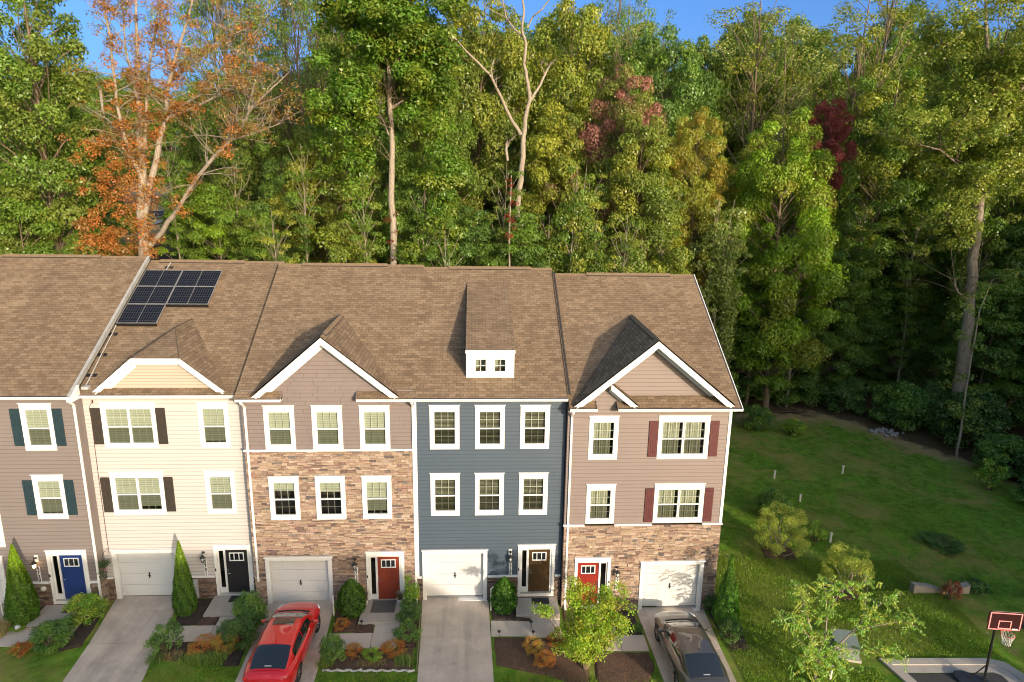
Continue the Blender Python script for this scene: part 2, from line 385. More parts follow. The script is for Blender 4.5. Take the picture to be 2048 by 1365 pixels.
def ground():
    xs = [-600,-400,-300,-220,-160] + [i for i in range(-120, -24, 6)] + [x*.75 for x in range(-32, 60)] + list(range(46, 100, 6)) + [120,160,220,300,420,600]
    ys = [-400,-250,-160,-110,-80,-60,-45,-35,-28,-22,-17,-13] + [y*.6 for y in range(-17, 56)] + list(range(35, 130, 5)) + [140,160,190,230,300,400,550,800]
    nx, ny = len(xs), len(ys)
    v = [(x, y, gz(x, y)) for y in ys for x in xs]
    f = [(j*nx+i, j*nx+i+1, (j+1)*nx+i+1, (j+1)*nx+i) for j in range(ny-1) for i in range(nx-1)]
    me = bpy.data.meshes.new('ground'); me.from_pydata(v, [], f); me.materials.append(MT['ground']); me.shade_smooth()
    a = me.attributes.new('Wood', 'FLOAT', 'POINT')
    a.data.foreach_set('value', [.5 + .5*max(-1, min(1, edge_dist(x, y)/5)) if not (x < -40 and y > 60) else .35 for y in ys for x in xs])
    o = bpy.data.objects.new('ground', me); COL.objects.link(o); o['kind'] = 'structure'
MT['ground'] = ground_mat(); ground()

def slab(name, poly, mat, h=.035, kind='structure', n=5, thick=.12, flat=None):
    """a paved quad following the ground: poly = 4 corners (counter-clockwise), subdivided n x n"""
    A, B, C_, D = [Vector((p[0], p[1], 0)) for p in poly]; mb = MB(); G = []
    for j in range(n+1):
        row = []
        for i in range(n+1):
            p = (A.lerp(B, i/n)).lerp(D.lerp(C_, i/n), j/n); z = (gz(p.x, p.y) if flat is None else flat) + h; row.append((p.x, p.y, z))
        G.append(row)
    for j in range(n):
        for i in range(n): mb.face([G[j][i], G[j][i+1], G[j+1][i+1], G[j+1][i]])
    rim = [G[0][i] for i in range(n)] + [G[j][n] for j in range(n)] + [G[n][i] for i in range(n, 0, -1)] + [G[j][0] for j in range(n, 0, -1)]
    for a, b in zip(rim, rim[1:]+rim[:1]):
        mb.face([a, (a[0],a[1],a[2]-thick), (b[0],b[1],b[2]-thick), b])
    o = mb.build(name, mat, fix=False); o['kind'] = kind; return o
J = .012
def driveway(x0t, x1t, yt, x0j, x1j, yj, x0b, x1b, yb):
    slab('driveway', [(x0j, yj+J), (x1j, yj+J), (x1t, yt), (x0t, yt)], MT['concrete'])
    slab('driveway', [(x0b, yb), (x1b, yb), (x1j, yj-J), (x0j, yj-J)], MT['concrete'])
driveway(-20.2, -16.9, .16, -19.7, -16.6, -2.45, -19.4, -16.2, -8)
driveway(-13.2, -10.45, .63, -12.75, -10.08, -2.48, -12.3, -9.25, -8)
driveway(-6.6, -3.75, .1, -6.45, -3.62, -3.05, -6.3, -3.45, -8)
driveway(-.02, 2.86, .16, .12, 2.92, -2.48, .26, 3.06, -8)
driveway(9.35, 12.4, -.17, 9.4, 12.25, -2.9, 9.45, 12.1, -8)
for (a, b, c, d, joint) in ((-16.5, -13.6, -1.5, -2.5, -15.1), (-10.0, -7.2, -1.48, -2.46, -8.3), (-3.55, -.8, -2.15, -3.06, -1.82), (2.95, 5.85, -1.45, -2.42, 4.64), (6.9, 9.28, -2.03, -3.0, 8.2)):
    slab('path', [(a, d), (joint-J, d), (joint-J, c), (a, c)], MT['walk'], .03)
    slab('path', [(joint+J, d), (b, d), (b, c), (joint+J, c)], MT['walk'], .03)
slab('path', [(-15.05, -1.48), (-13.75, -1.48), (-13.75, -1.30), (-15.05, -1.30)], MT['walk'], .03)
slab('path', [(-8.28, -1.46), (-7.2, -1.46), (-7.2, -.95), (-8.28, -.95)], MT['walk'], .03)
slab('path', [(-1.8, -2.13), (-.8, -2.13), (-.8, -1.62), (-1.8, -1.62)], MT['walk'], .03)
slab('path', [(4.66, -1.43), (5.85, -1.43), (5.85, -1.2), (4.66, -1.2)], MT['walk'], .03)
slab('path', [(6.9, -2.01), (8.18, -2.01), (8.18, -1.4), (6.9, -1.4)], MT['walk'], .03)
slab('road', [(-60, -26), (17, -26), (17, -10), (-60, -10)], MT['asphalt'], .01, n=12)
slab('pavement', [(-60, -9.6), (17, -9.6), (17, -8.1), (-60, -8.1)], MT['walk'], .03, n=12)
slab('kerb', [(-60, -9.98), (17, -9.98), (17, -9.64), (-60, -9.64)], MT['kerb'], .05, n=12)
# turning court at the right with its kerb and gutter
slab('road', [(17.1, -26), (24.6, -26), (24.6, -10.02), (17.1, -10.02)], MT['asphalt'], .01)
slab('road', [(19.35, -10), (23.1, -10), (23.1, -4.15), (19.35, -4.15)], MT['asphalt'], .012)
def kerb_ring():
    outer = [(20.1,-10),(18.62,-3.38),(23.2,-3.38),(23.75,-3.62),(23.98,-4.2),(24.6,-10)]
    mid = [(20.35,-10),(18.95,-3.72),(23.02,-3.72),(23.4,-3.9),(23.6,-4.3),(24.2,-10)]
    inner = [(20.6,-10),(19.33,-4.13),(22.6,-4.13),(22.9,-4.13),(23.12,-4.3),(23.12,-10)]
    mb = MB()
    def q(a, b, ha, hb, j):
        mb.face([(a[j][0],a[j][1],gz(*a[j])+ha), (a[j+1][0],a[j+1][1],gz(*a[j+1])+ha), (b[j+1][0],b[j+1][1],gz(*b[j+1])+hb), (b[j][0],b[j][1],gz(*b[j])+hb)])
    for j in range(5):
        q(outer, outer, -.1, .085, j); q(outer, mid, .085, .08, j); q(mid, mid, .08, .03, j); q(mid, inner, .03, .02, j)
    mb.build('kerb', MT['kerb'], fix=False)['kind'] = 'structure'
kerb_ring()
# road and pavements on the hillside far behind the trees
def strip(name, pts, w, mat, h):
    mb = MB(); P = [Vector(p) for p in pts]
    L_, R_ = [], []
    for i, p in enumerate(P):
        d = (P[min(i+1, len(P)-1)] - P[max(i-1, 0)]).normalized(); n = Vector((-d.y, d.x))
        L_.append(p + n*w/2); R_.append(p - n*w/2)
    for i in range(len(P)-1):
        for k in range(6):
            a, b = k/6, (k+1)/6
            q = [R_[i].lerp(R_[i+1], a), R_[i].lerp(R_[i+1], b), L_[i].lerp(L_[i+1], b), L_[i].lerp(L_[i+1], a)]
            mb.face([(t.x, t.y, gz(t.x, t.y)+h) for t in q])
    mb.build(name, mat, fix=False)['kind'] = 'structure'
LINE = [(-70,52),(-60,64),(-52,78),(-45,94),(-38,114)]
strip('road', LINE, 7.5, MT['asphalt'], .10)
strip('pavement', [(x-5.2, y+2.6) for x, y in LINE], 1.4, MT['walk'], .14)
strip('pavement', [(x+4.6, y-2.2) for x, y in LINE], .5, MT['kerb'], .14)
strip('pavement', [(x+7.2, y-3.6) for x, y in LINE], 1.4, MT['walk'], .14)

def mulch_mat(name, c):
    m, nt, p, N, L = nm(name)
    v = N('ShaderNodeTexVoronoi'); v.inputs['Scale'].default_value = 26; tc = N('ShaderNodeTexCoord'); mp = N('ShaderNodeMapping'); mp.inputs['Scale'].default_value = (1, 2.2, 1); mp.inputs['Rotation'].default_value = (0,0,.6)
    L(tc.outputs['Object'], mp.inputs[0]); L(mp.outputs[0], v.inputs['Vector'])
    s = N('ShaderNodeSeparateColor'); L(v.outputs['Color'], s.inputs[0])
    k = ramp(nt, s.outputs[0], [(.2, tuple(x*.4 for x in c)), (.7, c), (.93, tuple(min(1, x*2.2) for x in c))])
    L(mixc(nt, .5, k, ramp(nt, noise(nt, 2, 5), [(.3, tuple(x*.6 for x in c)), (.7, tuple(x*1.3 for x in c))])), p.inputs['Base Color'])
    p.inputs['Roughness'].default_value = 1; bump(nt, v.outputs['Distance'], p, 1., .03); return m
MT['mulch'] = mulch_mat('brown_mulch', (.11,.065,.042)); MT['mulch_dark'] = mulch_mat('dark_mulch', (.055,.038,.03))
def bed(pts, mat='mulch', h=.03):
    """an uneven planting bed: outline polygon fanned from its centre, following the ground"""
    rnd = random.Random(int(pts[0][0]*10)); P = [Vector(p) for p in pts]; c = sum(P, Vector((0,0)))/len(P); ring = []
    for a, b in zip(P, P[1:]+P[:1]):
        for k in range(6): ring.append(a.lerp(b, k/6) + Vector((rnd.uniform(-.03,.03), rnd.uniform(-.03,.03))))
    mb = MB()
    for s0, s1, h0, h1 in ((0, .5, h+.06, h+.05), (.5, .9, h+.05, h+.03), (.9, 1, h+.03, h-.05)):
        for a, b in zip(ring, ring[1:]+ring[:1]):
            q = [c.lerp(a, s0), c.lerp(a, s1), c.lerp(b, s1), c.lerp(b, s0)]; hh = (h0, h1, h1, h0)
            pts_ = [(t.x, t.y, gz(t.x, t.y)+k) for t, k in zip(q, hh)]
            mb.face(pts_ if s0 else [pts_[0], pts_[1], pts_[2]])
    o = mb.build('mulch_bed', MT[mat], smooth=True); o['kind'] = 'structure'
bed([(-16.6,-1.45),(-15.9,-1.4),(-15.75,-.02),(-16.85,-.02)])
bed([(-13.7,-2.9),(-12.95,-2.6),(-13.35,-.05),(-13.75,-.05)], 'mulch_dark')
bed([(-10.0,-1.45),(-8.95,-1.42),(-9.08,.4),(-10.35,.4)], 'mulch_dark')
bed([(-9.95,-3.35),(-7.0,-3.9),(-6.55,-3.9),(-6.62,-1.1),(-7.15,-1.1),(-7.1,-2.5),(-9.95,-2.5)], 'mulch_dark')
bed([(-3.5,-2.1),(-2.55,-2.08),(-2.6,-.05),(-3.65,-.05)])
for q_ in ([(-2.62,-2.12),(-1.84,-2.12),(-1.84,-1.64),(-2.62,-1.64)], [(-9.05,-1.46),(-8.3,-1.46),(-8.3,-.96),(-9.05,-.96)], [(3.9,-1.43),(4.65,-1.43),(4.65,-1.24),(3.9,-1.24)], [(8.22,-2.0),(8.5,-2.0),(8.5,-.3),(8.28,-.3)], [(6.05,-3.0),(6.88,-3.0),(6.88,-1.2),(6.05,-.35)], [(6.5,-2.0),(6.9,-2.0),(6.9,-1.45),(6.5,-1.45)]): bed(q_)
bed([(-3.3,-4.25),(-.05,-4.3),(-.1,-3.1),(-3.5,-3.1)])
bed([(-.72,-3.1),(-.02,-3.1),(-.05,-.05),(-.7,-.05)])
bed([(3.0,-1.42),(3.98,-1.4),(4.1,-.05),(2.95,-.05)], 'mulch_dark')
bed([(3.05,-4.1),(5.2,-4.7),(6.6,-5.3),(6.8,-2.4),(4.8,-2.45),(3.0,-2.47)])
bed([(8.35,-2.0),(9.25,-2.0),(9.2,-.32),(8.4,-.32)], 'mulch_dark')
bed([(6.7,-5.6),(8.9,-4.7),(9.3,-3.9),(9.25,-3.05),(6.95,-3.05)])
bed([(12.6,-3.1),(13.5,-3.0),(13.5,-.6),(13.0,.4),(12.85,-.2),(12.5,-.6)], 'mulch_dark')
bed([(17.0,4.0),(18.7,3.9),(18.9,5.2),(17.3,5.4)]); bed([(18.5,.3),(20.4,.3),(20.5,1.6),(18.7,1.7)])
# ================================================================= TOWNHOUSES
M = .583
def grid_breaks(a, b, xs): return sorted({a, b, *[x for x in xs if a < x < b]})
def lap_wall(root, name, x0, x1, y, z0, z1, holes, mat, course=.165, lap=.02, top=None, stagger=False):
    """lapped boards with openings left out; top(x) optionally clips the wall under a gable"""
    mb = MB(); rnd = random.Random(int(x0*100))
    xb = grid_breaks(x0, x1, [h[0] for h in holes]+[h[1] for h in holes])
    if top: xb = grid_breaks(x0, x1, xb + [x0 + (x1-x0)*i/40 for i in range(41)])
    zc = [z0]; 
    while zc[-1] < z1-1e-6: zc.append(min(z1, zc[-1]+course))
    for a, b in zip(zc, zc[1:]):
        cuts = grid_breaks(a, b, [h[2] for h in holes]+[h[3] for h in holes])
        for p, q in zip(cuts, cuts[1:]):
            o0 = lap*(1-(p-a)/course); o1 = lap*(1-(q-a)/course)
            for s, e in zip(xb, xb[1:]):
                cx, cz = (s+e)/2, (p+q)/2
                if any(h[0] < cx < h[1] and h[2] < cz < h[3] for h in holes): continue
                qs, qe, ps_, pe = q, q, p, p
                if top:
                    qs, qe = min(q, top(s)), min(q, top(e)); ps_, pe = min(p, top(s)), min(p, top(e))
                    if qs-ps_ < 1e-4 and qe-pe < 1e-4: continue
                if p == a and q-p > .05 and not (top and (ps_ < p or pe < p or qs < p+.03 or qe < p+.03)):
                    g_ = .026; mb.face([(s, y-o0, p), (e, y-o0, p), (e, y-o0+.004, p+g_), (s, y-o0+.004, p+g_)], 1); mb.face([(s, y-o0+.004, p+g_), (e, y-o0+.004, p+g_), (e, y-o1, qe), (s, y-o1, qs)])  # strip at the course foot, lap shadow put into its colour
                else: mb.face([(s, y-o0, ps_), (e, y-o0, pe), (e, y-o1, qe), (s, y-o1, qs)])
                if p == a and a > z0 and not (top and (ps_ < p or pe < p)): mb.face([(s, y, p), (e, y, p), (e, y-o0, p), (s, y-o0, p)])
        if stagger:
            x = x0 + rnd.uniform(.0, .3)
            while x < x1-.02:
                if not any(h[0]-.01 < x < h[1]+.01 and h[2] < (a+b)/2 < h[3] for h in holes) and (not top or top(x) > b+.02):
                    mb.box(x-.003, x+.003, y-lap-.002, y+.001, a+.004, b-.004, 2)
                x += rnd.choice([.5, .7, .9, 1.2])
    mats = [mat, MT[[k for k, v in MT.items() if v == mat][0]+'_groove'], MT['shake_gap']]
    return mb.build(name, mats, root, fix=False)
STONES = [(.46,.30,.18),(.50,.34,.22),(.42,.26,.155),(.52,.36,.25),(.44,.27,.19),(.38,.24,.17),(.55,.40,.28),(.40,.21,.14),(.24,.14,.11),(.17,.13,.12),(.30,.17,.13),(.22,.19,.17)]
STONES = [tuple(.72*v+.28*(.3*c[0]+.55*c[1]+.15*c[2]) for v in c) for c in STONES]
SW = [9,9,8,7,7,5,5,4,2.2,1.5,2.2,1.3]
def widen(H): return H[:-2] + [(H[-2][0]-.165, H[-2][1]+.165, H[-2][2]-.3, H[-2][3]+.2), H[-1]]
def stone_wall(root, x0, x1, y, z0, z1, holes, seed=1, dim=1.0, proud=.05, side=None):
    rnd = random.Random(seed); mb = MB()
    for h in holes: pass
    z = z0
    while z < z1-.01:
        hh = rnd.choice([.065,.085,.10,.125]); zt = min(z1, z+hh)
        x = x0 - rnd.uniform(0, .1)
        while x < x1:
            wdt = rnd.uniform(.14, .42); a, b = max(x, x0), min(x+wdt, x1)
            spans = [(a, b)]
            for h in holes:
                if zt > h[2]+.005 and z < h[3]-.005:
                    ns = []
                    for (p, q) in spans:
                        if q <= h[0] or p >= h[1]: ns.append((p, q)); continue
                        if p < h[0]: ns.append((p, h[0]))
                        if q > h[1]: ns.append((h[1], q))
                    spans = ns
            c = rnd.choices(STONES, SW)[0]; k = rnd.uniform(.66, .95)*dim
            for (p, q) in spans:
                if q-p < .02: continue
                # two thinner stones now and then
                pr = proud + rnd.uniform(-.022, .02)
                if hh > .09 and rnd.random() < .3:
                    zm = z + hh*rnd.uniform(.4, .6)
                    c2 = rnd.choices(STONES, SW)[0]
                    mb.box(p+.005, q-.005, y-pr, y, z+.004, zm-.003, 0, tuple(v*k for v in c)); mb.box(p+.005, q-.005, y-pr+.01, y, zm+.003, zt-.004, 0, tuple(v*k for v in c2))
                else: mb.box(p+.005, q-.005, y-pr, y, z+.004, zt-.004, 0, tuple(v*k for v in c))
            x += wdt
        z = zt
    # mortar backing, pierced by the same openings
    xb = grid_breaks(x0, x1, [h[0] for h in holes]+[h[1] for h in holes]); zb = grid_breaks(z0, z1, [h[2] for h in holes]+[h[3] for h in holes])
    for s, e in zip(xb, xb[1:]):
        for p, q in zip(zb, zb[1:]):
            if not any(h[0] < (s+e)/2 < h[1] and h[2] < (p+q)/2 < h[3] for h in holes):
                mb.face([(s, y-.022, p), (e, y-.022, p), (e, y-.022, q), (s, y-.022, q)], 1)
    return mb.build('stone_veneer', [MT['stone'], MT['mortar']], root, fix=False)

WN = [0]
def one_window(root, x0, y, zb, zt, style, lower_screen=True):
    """one double hung unit; x0..x0+.95 by zb..zt is the rough opening"""
    w = .95; x1 = x0+w; zm = zb + (zt-zb)*.485; fr = MB()
    # vinyl frame, sash rails, set back in the opening
    for (a, b, c, d, ya, yb) in ((x0, x0+.06, zb, zt, -.012, .10), (x1-.06, x1, zb, zt, -.012, .10), (x0+.06, x1-.06, zb, zb+.07, -.014, .10), (x0+.06, x1-.06, zt-.06, zt, -.014, .10)):
        fr.box(a, b, y+ya, y+yb, c, d)
    fr.box(x0+.06, x1-.06, y-.004, y+.06, zm-.028, zm+.028)
    gx0, gx1 = x0+.06, x1-.06
    f = fr.build('window_frame', MT['vinyl'], root, bevel=.004)
    for lo, (a, b, yy) in enumerate(((zb+.07, zm-.028, y+.045), (zm+.028, zt-.06, y+.012))):
        g = MB(); g.face([(gx0, yy, a), (gx1, yy, a), (gx1, yy, b), (gx0, yy, b)])
        g.build('glass_pane', MT['glass_screen' if lo == 0 and lower_screen else 'glass'], root, fix=False)
        gr = MB()
        for i in (1, 2): xx = gx0+(gx1-gx0)*i/3; gr.box(xx-.009, xx+.009, yy+.004, yy+.014, a, b)
        zz = (a+b)/2; gr.box(gx0, gx1, yy+.005, yy+.013, zz-.009, zz+.009)
        gr.build('grille', MT['vinyl'], root)
    # what hangs inside
    if style == 'slats':
        s = MB(); n = 26
        for i in range(n):
            zz = zb+.06+(zt-zb-.1)*i/n; s.box(gx0+.005, gx1-.005, y+.10, y+.125, zz, zz+.030)
        s.build('window_blind', MT['slat'], root)
    elif style in ('blind', 'half'):
        WN[0] += 1; lo = zb+.02+[0, 0, .09, 0, .16, 0, .05][WN[0] % 7] if style == 'blind' else zt-.42-.1*(WN[0] % 2)
        s = MB(); s.box(gx0, gx1, y+.10, y+.115, lo, zt-.02); s.build('window_blind', MT['blinds'], root)
    elif style == 'curtain':
        s = MB(); k = 24
        pts = [(gx0-.02+(gx1-gx0)*.9*i/k, y+.11+.018*math.sin(i*1.9)) for i in range(k+1)]
        for a, b in zip(pts, pts[1:]): s.face([(a[0], a[1], zb), (b[0], b[1], zb), (b[0], b[1], zt), (a[0], a[1], zt)])
        s.build('curtain', MT['curtain'], root, fix=False)
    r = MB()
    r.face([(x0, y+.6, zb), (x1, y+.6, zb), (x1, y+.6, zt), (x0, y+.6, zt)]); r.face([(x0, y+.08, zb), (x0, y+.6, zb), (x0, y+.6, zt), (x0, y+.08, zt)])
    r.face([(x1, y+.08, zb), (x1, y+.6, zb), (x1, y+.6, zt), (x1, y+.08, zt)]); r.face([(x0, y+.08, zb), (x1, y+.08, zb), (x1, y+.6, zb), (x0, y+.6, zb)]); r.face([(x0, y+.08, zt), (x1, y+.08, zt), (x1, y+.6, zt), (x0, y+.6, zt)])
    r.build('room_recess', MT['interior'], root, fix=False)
def window(root, x, y, zb, zt, double=False, style='blind', styles=None, proud=0):
    """cased window: x,zb,zt are the outside of the casing"""
    W = 2.14 if double else 1.21; w = W; x1 = x+w; o = empty('window', (0,0,0), None, None); o.parent = root
    c = MB(); yf = y-.035-proud
    ob, ot = zb+.15, zt-.25
    c.box(x, x+.13, yf, y+.02, zb, zt-.24); c.box(x1-.13, x1, yf, y+.02, zb, zt-.24)
    c.box(x+.13, x1-.13, yf+.003, y+.02, zb, ob); c.box(x, x1, yf-.006, y+.02, zt-.24, zt-.03)
    c.box(x-.035, x1+.035, yf-.035, y+.02, zt-.03, zt)
    if double: c.box(x+.13+.95-.005, x1-.13-.95+.005 if x1-.26-1.9 > x+.01 else x+1.09, yf+.002, y+.02, ob, ot)
    c.build('casing', MT['white'], o, bevel=.005)
    sts = styles or [style]*2
    one_window(o, x+.13, y-proud, ob, ot, sts[0])
    if double: one_window(o, x1-.13-.95, y-proud, ob, ot, sts[1])
    return (x+.13, x1-.13, ob, ot)
def shutters(root, xl, xr, y, zb, zt, mat, w=.38):
    for x in (xl, xr):
        s = MB(); n = 4; bw = w/n
        for i in range(n): s.box(x+i*bw+.004, x+(i+1)*bw-.004, y-.045, y-.012, zb, zt)
        for zz in (zb+.14, (zb+zt)/2, zt-.2): s.box(x+.01, x+w-.01, y-.062, y-.047, zz-.045, zz+.045)
        s.build('shutter', MT[mat], root)
def garage(root, x, y, zb):
    """x = left of the 2.44 m opening"""
    w, h = 2.44, 2.15; c = MB()
    for a, b in ((x-.17, x), (x+w, x+w+.17)): c.box(a, b, y-.045, y+.14, zb-.12, zb+h)
    c.box(x-.17, x+w+.17, y-.052, y+.14, zb+h, zb+h+.15); c.box(x-.21, x+w+.21, y-.095, y+.02, zb+h+.15, zb+h+.19)
    c.box(x-.17, x+w+.17, y-.1, y+.3, zb-.3, zb-.1)
    c.build('garage_casing', MT['white'], root, bevel=.005)
    d = MB(); rows, cols = 4, 4; rh = h/rows
    for r in range(rows):
        z0 = zb+r*rh
        d.box(x, x+w, y+.145, y+.18, z0+.006, z0+rh-.006)
        cw = w/cols
        for k in range(cols):
            a = x+k*cw+.07; b = a+cw-.14; p0, p1 = z0+.10, z0+rh-.10
            for (e, f_, g_, h_) in ((a, b, p0, p0+.02), (a, b, p1-.02, p1), (a, a+.02, p0+.02, p1-.02), (b-.02, b, p0+.02, p1-.02)): d.box(e, f_, y+.136, y+.1455, g_, h_)
            d.box(a+.05, b-.05, y+.134, y+.1455, p0+.05, p1-.05)
    do = d.build('garage_door', MT['garage'], root, bevel=.004)
    hd = MB(); cx = x+w/2; hd.box(cx-.022, cx+.022, y+.112, y+.134, zb+.88, zb+1.14); hd.box(cx-.06, cx+.06, y+.095, y+.1115, zb+.985, zb+1.01)
    hd.build('door_handle', MT['black'], do)
    return (x-.01, x+w+.01, zb-.1, zb+h)
def entry(root, x, y, zb, mat, side='L', mirror=False):
    """x = left of the .92 m door slab, zb its foot; the sidelight stands on the given side"""
    w, h = .92, 2.05; c = MB()
    if side == 'L': a0, a1 = x-.47, x+w+.22
    else: a0, a1 = x-.14, x+w+.5
    za = zb-.22
    jl = a0+.13; jr = a1-.13
    c.box(a0, jl, y-.045, y+.10, za, zb+h+.05); c.box(jr, a1, y-.045, y+.10, za, zb+h+.05)
    c.box(a0, a1, y-.052, y+.10, zb+h+.05, zb+h+.24); c.box(a0-.03, a1+.03, y-.085, y+.02, zb+h+.24, zb+h+.275)
    c.box(jl, jr, y-.03, y+.10, za, zb-.06)
    sx = (jl, x-.03) if side == 'L' else (x+w+.03, jr)
    c.box(sx[0], sx[1], y+.03, y+.10, zb-.02, zb+.22); c.box(sx[0], sx[1], y+.03, y+.10, zb+h-.05, zb+h+.05)
    c.box(sx[0], sx[0]+.06, y+.03, y+.10, zb+.22, zb+h-.05); c.box(sx[1]-.06, sx[1], y+.03, y+.10, zb+.22, zb+h-.05)
    px = (x-.03, x) if side == 'L' else (x+w, x+w+.03)
    c.box(px[0], px[1], y+.01, y+.10, zb-.02, zb+h+.05)
    if side == 'L': c.box(x+w, jr, y+.01, y+.10, zb, zb+h+.05)
    c.box(jl, jr, y+.0, y+.10, zb+h, zb+h+.05)
    c.build('door_casing', MT['white'], root, bevel=.005)
    t = MB(); t.box(jl, jr, y-.06, y+.09, zb-.058, zb-.022); t.build('threshold', MT['galv'], root)
    s = MB(); s.face([(sx[0]+.06, y+.07, zb+.22), (sx[1]-.06, y+.07, zb+.22), (sx[1]-.06, y+.07, zb+h-.05), (sx[0]+.06, y+.07, zb+h-.05)]); s.build('sidelight', MT['glass_dark'], root, fix=False)
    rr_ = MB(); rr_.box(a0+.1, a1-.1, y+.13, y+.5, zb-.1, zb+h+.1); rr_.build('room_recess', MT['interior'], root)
    d = MB(); yd = y+.05
    d.box(x, x+w, yd, yd+.045, zb-.02, zb+h)
    for i in range(3): d.box(x+.13+i*.235, x+.31+i*.235, yd-.008, yd-.0005, zb+.2, zb+1.35)
    d.box(x+.1, x+w-.1, yd-.016, yd-.0005, zb+1.43, zb+1.47)
    do = d.build('front_door', MT[mat], root, bevel=.004)
    lt = MB(); l0, l1, zz0, zz1 = x+.15, x+w-.15, zb+1.5, zb+1.9
    for (a, b, p, q) in ((l0, l1, zz0, zz0+.04), (l0, l1, zz1-.04, zz1), (l0, l0+.04, zz0+.04, zz1-.04), (l1-.04, l1, zz0+.04, zz1-.04)): lt.box(a, b, yd-.022, yd-.0005, p, q)
    for i in (1, 2): xx = l0+(l1-l0)*i/3; lt.box(xx-.014, xx+.014, yd-.02, yd-.0005, zz0+.04, zz1-.04)
    lt.build('door_lite_frame', MT['vinyl'], do)
    g = MB(); g.face([(l0+.04, yd-.004, zz0+.04), (l1-.04, yd-.004, zz0+.04), (l1-.04, yd-.004, zz1-.04), (l0+.04, yd-.004, zz1-.04)]); g.build('glass_pane', MT['car_glass'], do, fix=False)
    hx = x+.07 if side == 'L' else x+w-.07; k = MB()
    k.lathe([(.03, 0), (.03, .03)], (0,0,0), 12); 
    k2 = MB(); k2.box(hx-.028, hx+.028, yd-.03, yd, zb+1.05, zb+1.12); k2.box(hx-.02, hx+.02, yd-.04, yd, zb+.9, zb+.97); k2.tube([(hx, yd-.05, zb+.93), (hx+(.11 if side == 'L' else -.11), yd-.055, zb+.92)], .012)
    k2.build('door_handle', MT['chrome'], do)
    b = MB(); bx = a0+.04 if side == 'L' else a1-.04; b.box(bx-.02, bx+.02, y-.075, y-.045, zb+1.08, zb+1.2); b.build('doorbell', MT['black'], root)
    return (a0+.02, a1-.02, za, zb+h+.1)
def lantern(root, x, y, z, lit=False, plate=True):
    if plate:
        p = MB(); p.box(x-.075, x+.075, y-.03, y, z-.05, z+.26); p.build('lamp_plate', MT['white'], root, bevel=.004)
    l = MB(); yb = y-.03
    l.lathe([(.05, 0), (.06, .02), (.05, .05)], (x, yb-.03, z+.12), 12)
    l.tube([(x, yb-.02, z+.14), (x, yb-.10, z+.2), (x, yb-.18, z+.16), (x, yb-.19, z+.08)], .014, 6)
    l.lathe([(.02, .06), (.05, .05), (.10, -.02), (.11, -.04), (.10, -.045)], (x, yb-.19, z+.02), 14)
    for i in range(4):
        t = math.pi/2*i+.78; l.tube([(x+.085*math.cos(t), yb-.19+.085*math.sin(t), z-.02), (x+.06*math.cos(t), yb-.19+.06*math.sin(t), z-.2)], .007, 5)
    l.lathe([(.065, -.20), (.07, -.215), (.02, -.24)], (x, yb-.19, z), 12)
    o = l.build('wall_lamp', MT['black'], root, smooth=False)
    g = MB(); g.lathe([(.075, -.03), (.052, -.195)], (x, yb-.19, z), 12); g.build('lamp_glass', MT['bulb' if lit else 'lampglass'], o, smooth=True)
def number(root, x, y, zt, digits, tall=.73):
    p = MB(); p.box(x-.068, x+.068, y-.04, y-.002, zt-tall, zt); po = p.build('number_plate', MT['white'], root, bevel=.003)
    n = len(digits); st = tall/n
    for i, ch in enumerate(digits):
        cu = bpy.data.curves.new('numeral', 'FONT'); cu.body = ch; cu.size = st*1.15; cu.align_x = 'CENTER'; cu.align_y = 'CENTER'; cu.extrude = .004; cu.offset = .004
        cu.materials.append(MT['black']); t_ = bpy.data.objects.new('numeral', cu); COL.objects.link(t_); me = bpy.data.meshes.new_from_object(t_.evaluated_get(bpy.context.evaluated_depsgraph_get())); bpy.data.objects.remove(t_); o = bpy.data.objects.new('numeral', me); COL.objects.link(o); o.parent = po
        o.location = (x, y-.045, zt-st*(i+.5)); o.rotation_euler = (math.pi/2, 0, 0)
def gutter(root, x0, x1, y, z, ends=(True, True)):
    """ogee gutter hung in front of the roof edge: y is the roof edge, z its top"""
    m = MB(); pr = [(y+.02, z-.005), (y-.10, z-.005), (y-.115, z-.03), (y-.085, z-.07), (y-.07, z-.12), (y+.02, z-.12)]
    n = len(m.v); k = len(pr)
    m.prism(pr, 'x', x0, x1); m.box(x0+.01, x1-.01, y-.095, y+.01, z-.004, z-.001, 1)
    m.build('gutter', [MT['white'], MT['dgrey']], root)
    s = MB(); s.box(x0+.002, x1-.002, y+.022, y+.36, z-.13, z-.10); s.build('soffit', MT['white'], root)
def downspout(root, x, y, ztop, zbot, ygut, foot=True, jog=None):
    m = MB(); w, d = .085, .065; yy = y-.05
    m.beam((x, ygut-.05, ztop), (x, ygut-.05, ztop-.10), w, d, up=(0,1,0)); m.beam((x, ygut-.05, ztop-.08), (x, yy, ztop-.35), w, d, up=(0,1,0.2))
    if jog:
        zj, dy = jog; m.beam((x, yy, ztop-.33), (x, yy, zj), w, d, up=(0,1,0)); m.beam((x, yy, zj+.02), (x+.02, yy-dy, zj-.2), w, d, up=(0,1,.2)); m.beam((x+.02, yy-dy, zj-.18), (x+.02, yy-dy, zbot+.1), w, d, up=(0,1,0))
        yy -= dy; x += .02
    else: m.beam((x, yy, ztop-.33), (x, yy, zbot+.1), w, d, up=(0,1,0))
    if foot: m.beam((x, yy, zbot+.13), (x, yy-.22, zbot+.02), w, d, up=(0,0,1))
    m.build('downspout', MT['white'], root, bevel=.006)
